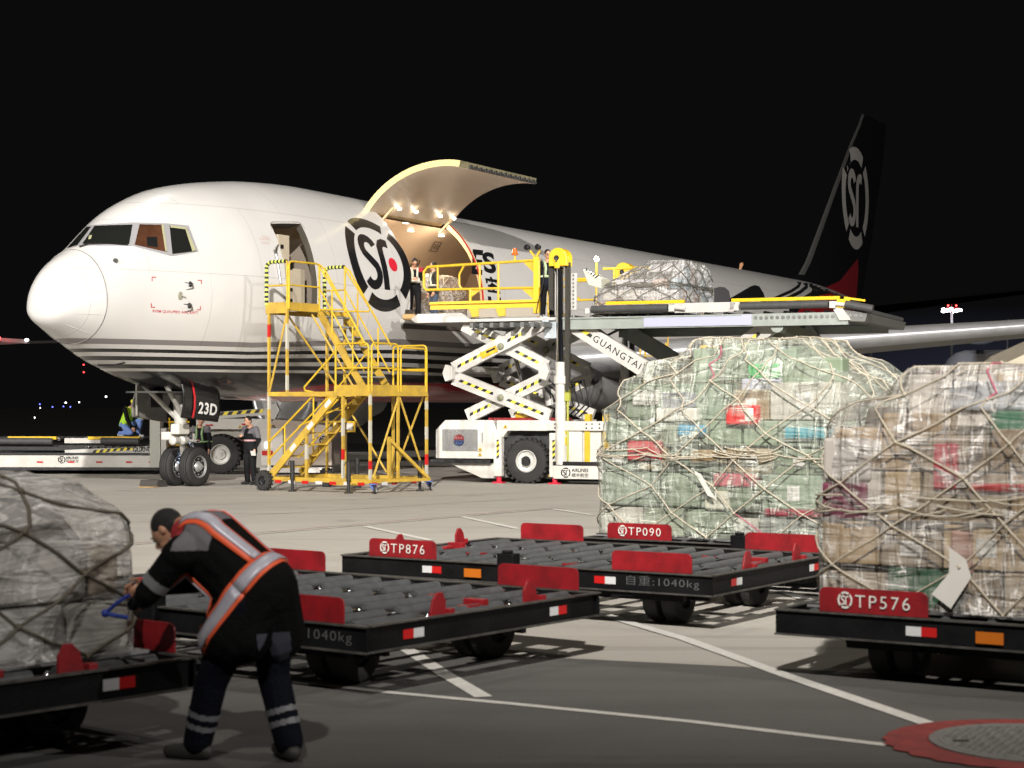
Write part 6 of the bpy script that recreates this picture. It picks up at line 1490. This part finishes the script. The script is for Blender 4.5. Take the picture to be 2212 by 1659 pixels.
    for s in'lr':
        sh,el,wr=g('sh_'+s),g('el_'+s),g('wr_'+s);hp=g('hip_'+s)
        mb.cap(ch,sh,.125*w,.085*w,12);mb.cap(sh,el,.078*w,.062*w,12);mb.cap(el,el.lerp(wr,.93),.062*w,.044*w,12);mb.cap(pv,pv.lerp(hp,.9)+V((0,0,J.get('hem',-.06))),.145*w,.125*w,12);mb.cap(ch,pv.lerp(hp,.8),.14*w,.12*w,12)
    jk=remesh(mb,'jacket',cols['jacket'],root,vox,2)
    # trousers
    lw=J.get('legw',1.0);mb=MB();mb.cap(pv,pv+V((0,0,.02)),.14*w,.135*w)
    for s in'lr':
        hp,kn,an=g('hip_'+s),g('kn_'+s),g('an_'+s);mb.cap(pv,hp,.14*w,.115*w,12);mb.cap(hp,kn,.108*lw,.082*lw,12);mb.cap(kn,kn.lerp(an,.97),.082*lw,.072*lw,12)
    tr_=remesh(mb,'trousers',cols['trousers'],root,vox,2)
    # shoes
    for s,sg in(('l',1),('r',-1)):
        an=g('an_'+s);td=V(J.get('toe_'+s,(sg*.15,-1,0)));td.normalize();mb=MB();b=V((an.x,an.y,an.z-.045))
        mb.cap(b-td*.05,b+td*.06,.047,.052,12);mb.cap(b+td*.06+V((0,0,-.004)),b+td*.17+V((0,0,-.008)),.052,.038,12);mb.cap(an,b,.052,.05,12)
        remesh(mb,'shoe',cols['shoes'],root,vox*.8,2)
    # reflective vest as straps lying over the jacket surface
    if vest:
        bm=bmesh.new();bm.from_mesh(jk.data);T=BVHTree.FromBMesh(bm);bm.free()
        vest(root,jk,T,g,sdv,fd,upv)
    return root,jk,tr_
def wrap_strip(T,pts,outd,w,across,off=.008,n=14):
    """ribbon: each path point is pushed onto the cloth along -outd, ribbon width along 'across'"""
    rows=[]
    for i in range(n+1):
        f=i/n*(len(pts)-1);k=min(int(f),len(pts)-2);p=V(pts[k]).lerp(V(pts[k+1]),f-k);od=V(outd[k]).lerp(V(outd[k+1]),f-k).normalized();ac=(V(across[k]).lerp(V(across[k+1]),f-k) if isinstance(across,list) else V(across)).normalized()
        r=[]
        for j in range(4):
            q=p+ac*w*(j/3-.5);h=T.ray_cast(q+od*.5,-od)
            r.append((h[0]+od*off) if h[0] is not None else q)
        rows.append(r)
    return rows
def strip_mesh(name,rows_list,m,parent):
    mb=MB()
    for rows in rows_list: grid(mb,rows)
    o=mb.build(name,m,parent,True);md=o.modifiers.new('t','SOLIDIFY');md.thickness=.006;md.offset=1;return o
vest_g=mat('vest_lime',(.36,.62,.06),.6,emis=None);refl=mat('reflective_tape',(.52,.53,.50),.3,.1);orange=mat('vest_orange',(.95,.14,.05),.5)
def simple_vest(m1,m2,w=.06,bw=.055,f1=.4,low=.25,sep=.07):
    def f(root,jk,T,g,sd,fd,up):
        sl,sr,ch,pv=g('sh_l'),g('sh_r'),g('chest'),g('pelvis');ax=(sl-sr).normalized();U=(ch-pv).normalized();Fd=ax.cross(U).normalized()
        if Fd.dot(V((0,-1,0)))<0:Fd=-Fd
        R=[]
        for s,sg in((sl,1),(sr,-1)):
            for d in(Fd,-Fd):
                top=s.lerp(ch,.55)+U*.1;mid=ch+ax*sg*sep-U*.05;bot=pv+U*.10+ax*sg*.09
                R.append(wrap_strip(T,[top,mid,bot],[d+U*1.0,d,d],w,ax))
        c=pv.lerp(ch,low);ring=[];od=[]
        for k in range(9):
            a=2*pi*k/8;dd=ax*cos(a)+Fd*sin(a);ring.append(c);od.append(dd)
        R.append(wrap_strip(T,ring,od,bw,U,.009,32))
        strip_mesh('reflective_vest',R,m1,jk)
        R2=[]
        for s,sg in((sl,1),(sr,-1)):
            for d in(Fd,-Fd):
                top=s.lerp(ch,.55)+U*.1;mid=ch+ax*sg*sep-U*.05;bot=pv+U*.10+ax*sg*.09
                R2.append(wrap_strip(T,[top,mid,bot],[d+U,d,d],w*f1,ax,.018))
        R2.append(wrap_strip(T,ring,od,bw*f1,U,.019,32));strip_mesh('reflective_tape',R2,m2,jk)
    return f
def fullvest(m1,m2):
    def f(root,jk,T,g,sd,fd,up):
        pass
    return f
def stand(h=1.72,**kw):
    k=h/1.72;J=dict(head=(0,-.02,1.60),neck=(0,0,1.45),chest=(0,0,1.27),pevis=(0,0,.98),pelvis=(0,.0,.97),sh_l=(.19,0,1.38),sh_r=(-.19,0,1.38),el_l=(.25,.0,1.10),el_r=(-.25,.0,1.10),wr_l=(.25,-.08,.86),wr_r=(-.25,-.08,.86),hip_l=(.09,0,.90),hip_r=(-.09,0,.90),kn_l=(.11,-.02,.49),kn_r=(-.11,-.02,.49),an_l=(.12,.02,.09),an_r=(-.12,.02,.09))
    J.update(kw)
    for q,v in list(J.items()):
        if isinstance(v,tuple) and not q.startswith(('toe','face','chestoff')): J[q]=tuple(x*k for x in v)
    return J
navy=mat('cloth_navy',(.012,.014,.024),.85,0,.3,8,.3,30,spec=.15);blk=mat('cloth_black',(.010,.010,.011),.85,0,.3,8,.3,30,spec=.15);jean=mat('cloth_jeans',(.05,.07,.11),.8,0,.3,8,.3,40);shoe_k=mat('shoe_dark',(.02,.02,.02),.5);greyc=mat('cloth_grey',(.13,.12,.13),.8,0,.2,8,.3,30)
redc=mat('cloth_red',(.30,.015,.02),.8)
FL=4.385
def facing(rz_deg): return radians(rz_deg)
# two men in the cargo doorway. rz: 0 = facing the camera
p1=person('man in black and red jacket with glasses writing in the cargo doorway',PM@V((7.45,-2.0,FL)),facing(12),
  stand(1.74,head=(.0,-.07,1.57),face=(0,-.85,-.5),el_l=(.24,-.05,1.12),el_r=(-.26,-.06,1.12),wr_l=(.06,-.24,1.12),wr_r=(-.10,-.26,1.10)),dict(jacket=blk,trousers=blk,shoes=shoe_k),glasses=True,vest=simple_vest(mat('vest_cream',(.60,.60,.42),.5),refl))
mb=MB();mb.box((-.02,-.30,1.10),(.26,.18,.012),Matrix.Rotation(.5,3,'X'));mb.build('clipboard',white_mark,p1[0])
p2=person('man in dark jacket and jeans beside the netted load in the aircraft doorway',PM@V((8.5,-2.0,FL)),facing(-70),
  stand(1.68,el_l=(.25,.03,1.10)),dict(jacket=mat('cloth_charcoal',(.02,.019,.018),.8),trousers=jean,shoes=shoe_k),vest=simple_vest(MATS['vest_cream'],refl))
p3=person('loader operator in lime-trimmed vest and glasses at the platform controls',LO+LX*1.40+LY*.30+V((0,0,4.24)),facing(10),
  stand(1.74,face=(.15,-1,-.1),el_l=(.26,-.10,1.14),wr_l=(.30,-.34,1.12),el_r=(-.24,-.03,1.12)),dict(jacket=navy,trousers=blk,shoes=shoe_k),glasses=True,vest=simple_vest(mat('vest_lime_pale',(.45,.62,.25),.5),refl))
# man with paper standing near the stairs
mp_=G(541,1047)
p4=person('man in black and grey jacket holding white papers beside the yellow stairs',(mp_.x,mp_.y,0),facing(-38),
  stand(1.74,head=(0,-.09,1.58),face=(.05,-1,-.05),chest=(0,-.02,1.27),el_l=(.27,.03,1.12),wr_l=(.26,-.10,.90),el_r=(-.22,-.08,1.14),wr_r=(-.06,-.27,1.20),curl=.6),dict(jacket=blk,trousers=blk,shoes=shoe_k),lh=((0,-.2,-1),(1,0,0)))
def patch(jk,T_axis,cond,m,name,off=.004):
    """re-cover part of a garment in another cloth: faces chosen in the garment's own space"""
    bm=bmesh.new();bm.from_mesh(jk.data);bm.normal_update()
    for f in [f for f in bm.faces if not cond(f.calc_center_median(),f.normal)]: bm.faces.remove(f)
    for v in [v for v in bm.verts if not v.link_faces]: bm.verts.remove(v)
    for v in bm.verts: v.co+=v.normal*off
    me=bpy.data.meshes.new(name);bm.to_mesh(me);bm.free();me.materials.clear();me.materials.append(m);me.shade_smooth();o=bpy.data.objects.new(name,me);COL.objects.link(o);o.parent=jk;return o
patch(p4[1],None,lambda c,n:c.z>1.30 and abs(c.x)>.07 or (c.z>1.18 and abs(c.x)>.15),greyc,'shoulder_panel')
patch(p4[1],None,lambda c,n:1.10<c.z<1.14 and abs(c.x)<.19,mat('band_pink',(.45,.25,.25),.6),'chest_band')
mb=MB();mb.box((.27,-.16,.80),(.16,.02,.12),Matrix.Rotation(.3,3,'X'));mb.build('papers',white_mark,p4[0])
patch(p1[1],None,lambda c,n:c.z>1.34 and abs(c.x)>.10,redc,'shoulder_panel')
# man under the nose behind the gear, green harness vest
q=G(432,1032)
p5=person('man in green strapped vest standing half hidden behind the nose gear',(At(432,1000,46.5).x,46.5,0),facing(0),
  stand(1.74,head=(.04,-.06,1.57),face=(.1,-1,-.4)),dict(jacket=blk,trousers=blk,shoes=shoe_k),vest=simple_vest(mat('vest_dark_green',(.10,.17,.08),.6),mat('vest_trim',(.3,.45,.2),.5)))
patch(p5[1],None,lambda c,n:c.z>1.30 and abs(c.x)>.11,greyc,'shoulder_panel')
# kneeling man on the lowered loader
kz=Z(945)
kp=V((X(268),0,0))
limec=mat('cloth_lime',(.50,.85,.04),.6);bluej=mat('cloth_bright_jeans',(.17,.27,.62),.7)
p6=person('kneeling man in lime vest and yellow cap on the lowered loader deck',(L2O.x+X(258),L2O.y+.5,kz-.0),facing(62),
  dict(head=(.0,-.20,.98),neck=(0,-.08,.86),chest=(0,-.02,.70),pelvis=(0,.14,.38),sh_l=(.18,-.04,.80),sh_r=(-.18,-.04,.80),el_l=(.22,-.22,.58),el_r=(-.22,-.14,.52),wr_l=(.14,-.40,.56),wr_r=(-.2,-.30,.28),hip_l=(.1,.12,.34),hip_r=(-.1,.12,.34),kn_l=(.14,-.34,.48),kn_r=(-.14,-.22,.12),an_l=(.13,-.26,.08),an_r=(-.12,.22,.10),face=(0,-1,-.25)),dict(jacket=blk,trousers=bluej,shoes=mat('shoe_white',(.5,.5,.5),.6)),cap=mat('cap_yellow',(.75,.75,.05),.6),hair=True)
patch(p6[1],None,lambda c,n:c.z>.30 and abs(c.x)<.185,limec,'reflective_vest',.008)
p7=person('person in white-striped navy top partly hidden behind the loader mast',(L2O.x+X(318),L2O.y+1.2,kz-.25),facing(60),
  dict(head=(.0,-.16,1.0),neck=(0,-.08,.86),chest=(0,-.02,.70),pelvis=(0,.14,.38),sh_l=(.18,-.04,.80),sh_r=(-.18,-.04,.80),el_l=(.22,-.12,.58),el_r=(-.22,-.14,.52),wr_l=(.14,-.30,.46),wr_r=(-.2,-.30,.38),hip_l=(.1,.12,.34),hip_r=(-.1,.12,.34),kn_l=(.14,-.34,.48),kn_r=(-.14,-.22,.12),an_l=(.13,-.26,.08),an_r=(-.12,.22,.10)),dict(jacket=navy,trousers=mat('cloth_pale',(.4,.42,.6),.7),shoes=shoe_k))
patch(p7[1],None,lambda c,n:c.x<-.1 and c.z>.5 and abs(c.y+.08)<.035,white_mark,'sleeve_stripe')
# the bending worker in the foreground
def limb_band(gm,a,b,f0,f1,rmax,m,name='reflective_band'):
    a=V(a);b=V(b);d=b-a;L2=d.length_squared
    def cond(c,n):
        t=(c-a).dot(d)/L2
        return f0<t<f1 and (c-(a+d*t)).length<rmax
    return patch(gm,None,cond,m,name,.004)
JW=dict(head=(-.405,.0,1.245),neck=(-.30,0,1.275),chest=(-.14,.0,1.205),pelvis=(.20,.02,.95),sh_l=(-.20,-.20,1.14),sh_r=(-.22,.20,1.16),el_l=(-.37,-.25,.93),el_r=(-.40,.24,.95),wr_l=(-.47,-.15,.875),wr_r=(-.60,.08,.92),
 hip_l=(.15,-.09,.86),hip_r=(.21,.11,.86),kn_l=(-.06,-.09,.45),kn_r=(.20,.13,.46),an_l=(-.16,-.08,.095),an_r=(.32,.10,.10),toe_l=(-1,-.12,0),toe_r=(-.75,.55,0),face=(-.72,-.10,-.68),bulk=1.16,legw=1.14,torso=1.12,skirt=1,curl=.9,hem=-.17)
wk_j=mat('cloth_work_black',(.006,.006,.006),.9,0,.3,8,.5,45,spec=.08);wk_t=mat('cloth_work_navy',(.006,.007,.012),.9,0,.3,8,.5,45,spec=.08)
tape=mat('vest_reflective_grey',(.50,.49,.55),.4,.15,.12,25)
pw=person('worker bent over in dark clothes and orange-edged reflective harness, tying the grey wrapped pallet',(-1.56,9.86,0),radians(-24),JW,
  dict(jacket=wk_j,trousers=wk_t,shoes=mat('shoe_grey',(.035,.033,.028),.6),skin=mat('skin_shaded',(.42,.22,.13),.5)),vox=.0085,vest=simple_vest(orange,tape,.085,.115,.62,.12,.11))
W1,WJ,WT=pw
gv=lambda k:V(JW[k])
patch(WJ,None,lambda c,n:(c.x<-.02 and c.z>1.17 and -.19<c.x and n.z>.15) ,greyc,'back_panel')
patch(WJ,None,lambda c,n:(c.x<-.20 and c.z>1.16 and abs(c.y)<.20),redc,'collar_panel')
limb_band(WJ,JW['sh_l'],JW['el_l'],.62,.82,.11,mat('sleeve_tape',(.20,.20,.20),.5));limb_band(WJ,JW['sh_r'],JW['el_r'],.62,.82,.11,MATS['sleeve_tape'])
for s in'lr':
    for f in(.48,.66): limb_band(WT,JW['kn_'+s],JW['an_'+s],f,f+.085,.12,mat('leg_tape',(.16,.16,.17),.5))
patch(WJ,None,lambda c,n:c.z<.73 and n.y<-.3 and c.x>.14+(.73-c.z)*-.2 and c.x>.27,mat('hem_lining',(.05,.05,.07),.7),'jacket_hem')
gl=MB();w=gv('wr_l');gl.cap(w+V((-.05,.02,-.0)),w+V((-.09,.03,-.03)),.042,.036,10);remesh(gl,'glove',blk,W1,.009,2)
# ================================================================ far background
pole_m=mat('mast_steel',(.45,.45,.48),.4,.4);lit=mat('flood_lit',(1,1,1),.4,emis=(.92,.95,1),es=12);redlit=mat('red_lit',(1,.1,.1),.4,emis=(1,.06,.05),es=8)
def mast(px,ptop,D,label,lights=True,h=None):
    base_=At(px,HY,D);z=CZ+(HY-ptop)*D/F;m=thing('floodlight_mast',label,'light mast',(base_.x,D,0),0,'tall floodlight masts beyond the wing')
    mb=MB();mb.tube([(0,0,0),(0,0,z)],[.45,.2],12);mb.build('pole',pole_m,m,True)
    if lights:
        for k in range(10):
            a=2*pi*k/10;r=1.55;mb=MB();mb.ell((r*cos(a),r*sin(a),z-.1+.25*sin(k*2.1)),(.42,.3,.24),12,8);mb.build('floodlight',lit,m)
        mb=MB();mb.lathe([(0,1.3),(.15,1.3)],(0,0,z+.15),(0,0,1),20)
        for x in(-.7,.7,0): mb.tube([(x,0,z+.2),(x,0,z+2.6 if x else z+1.8)],.07,6)
        mb.build('head_frame',mat('mast_red',(.35,.02,.02),.5,emis=(.5,.01,.01),es=.25),m)
        for x in(-.75,.75): mb=MB();mb.ell((x,-.3,z+.75),(.17,.17,.17),10,8);mb.build('warning_lamp',redlit,m)
    return m
mast(2056,669,330,'tall lit floodlight mast with red warning lamps rising above the wing')
mast(1881,700,330,'plain grey mast standing below the wing at its left',False);mast(2178,690,330,'plain grey mast below the wing near the right edge',False)
# parked airliner far right below the wing
pa=thing('parked_airliner','distant pale parked aircraft with dark window and engine, seen under the wing','aircraft',(At(2035,HY,150).x,150,0),0)
pal=mat('far_aircraft_grey',(.20,.185,.18),.6)
mb=MB();pr=[(0,.2),(.25,.9),(.7,1.6),(1.3,2.05),(2.0,2.25),(5,2.3),(22,2.3)];mb.lathe(pr,(-.1,0,4.5),(1,0,0),32);mb.build('fuselage',pal,pa,True)
mb=MB();mb.bb((2.6,-2.27,4.75),(4.6,-2.1,5.35));mb.build('window',black_p,pa,bevel=.02)
mb=MB();mb.m(mat('far_engine_blue',(.45,.5,.6),.4)).lathe([(0,.45),(.1,.7),(1.2,.8),(2.0,.55),(3.6,.08)],(.8,-6,7.75),(1,0,0.05),24);mb.build('engine',None,pa,True)
mb=MB();mb.m(pal).bar((.5,-6,8.2),(3.6,2,8.0),.25,1.2);mb.build('pylon',None,pa)
lamp('far_light','POINT',(At(2060,700,140).x,140,10),2500,(.7,.8,1),size=.5)
# parked airliner on the left edge: wing tip with strobe and red beacon, and the rear edge line
pl=thing('parked_airliner','dark parked aircraft at the left edge, only its wing tip and red beacon showing','aircraft',(At(0,HY,105).x,105,0),0)
mb=MB();wv=[(-8,0,5.6),(0,0,6.05),(1.55,.2,5.95),(1.6,.6,5.95),(0,1.8,5.9),(-8,3.6,5.3)]
mb.add([V(p) for p in wv]+[V(p)-V((0,0,.35 if i<1 or i>4 else .22)) for i,p in enumerate(wv)],[tuple(range(6)),tuple(range(11,5,-1))]+[(i,(i+1)%6,6+(i+1)%6,6+i) for i in range(6)])
mb.build('wing',mat('far_wing',(.22,.2,.2),.5),pl)
mb=MB();mb.ell((1.55,.1,5.93),(.12,.08,.08),10,8);mb.build('tip_lamp',mat('tip_lit',(1,1,1),.4,emis=(1,.95,.9),es=9),pl)
mb=MB();mb.ell((.05,-.6,6.0),(.16,.1,.16),10,8);mb.build('beacon',redlit,pl);lamp('beacon_glow','POINT',(At(0,HY,105).x+.1,103.9,6.3),60,(1,.03,.02),size=.15)
mb=MB();mb.m(mat('far_wing_dark',(.05,.045,.045),.4)).bar((-8,-3,5.4),(3.5,8,6.15),2.5,.16);mb.build('stabiliser',None,pl)
# small distant lamps on the dark airfield
def dot(px,py,D,c,label,r=.15,es=6):
    p=At(px,py,D);o=MB();o.ell((0,0,0),(r,r,r),10,8);q=o.build('airfield_lamp',mat('dot_%02x%02x%02x'%tuple(int(x*255) for x in c),c,.5,emis=c,es=es));q.location=p
    tag(q,label,'lamp','small lamps on the dark airfield')
WH=(1,1,.95);BL=(.15,.18,1);RD=(1,.05,.05)
for px,py,c in((180.7,788,RD),(181,804,RD)): dot(px,py,400,c,'small red obstruction lamp in the dark sky below the aircraft nose',.17)
for px,py,c,r in((229,857,WH,.3),(142,870,WH,.3),(171,869,WH,.22),(75,902,WH,.22),(87,881,WH,.16),): dot(px,min(py,905),300,c,'tiny white lamp in the dark airfield left of the nose gear',r*.5)
for px,py in((113.5,879),(137,878),(152,879),(86,873)): dot(px,py,300,BL,'tiny blue taxiway lamp in the dark airfield at left',.11,4)
# low dark treeline / sheds at the far edge so the field does not end in a clean line
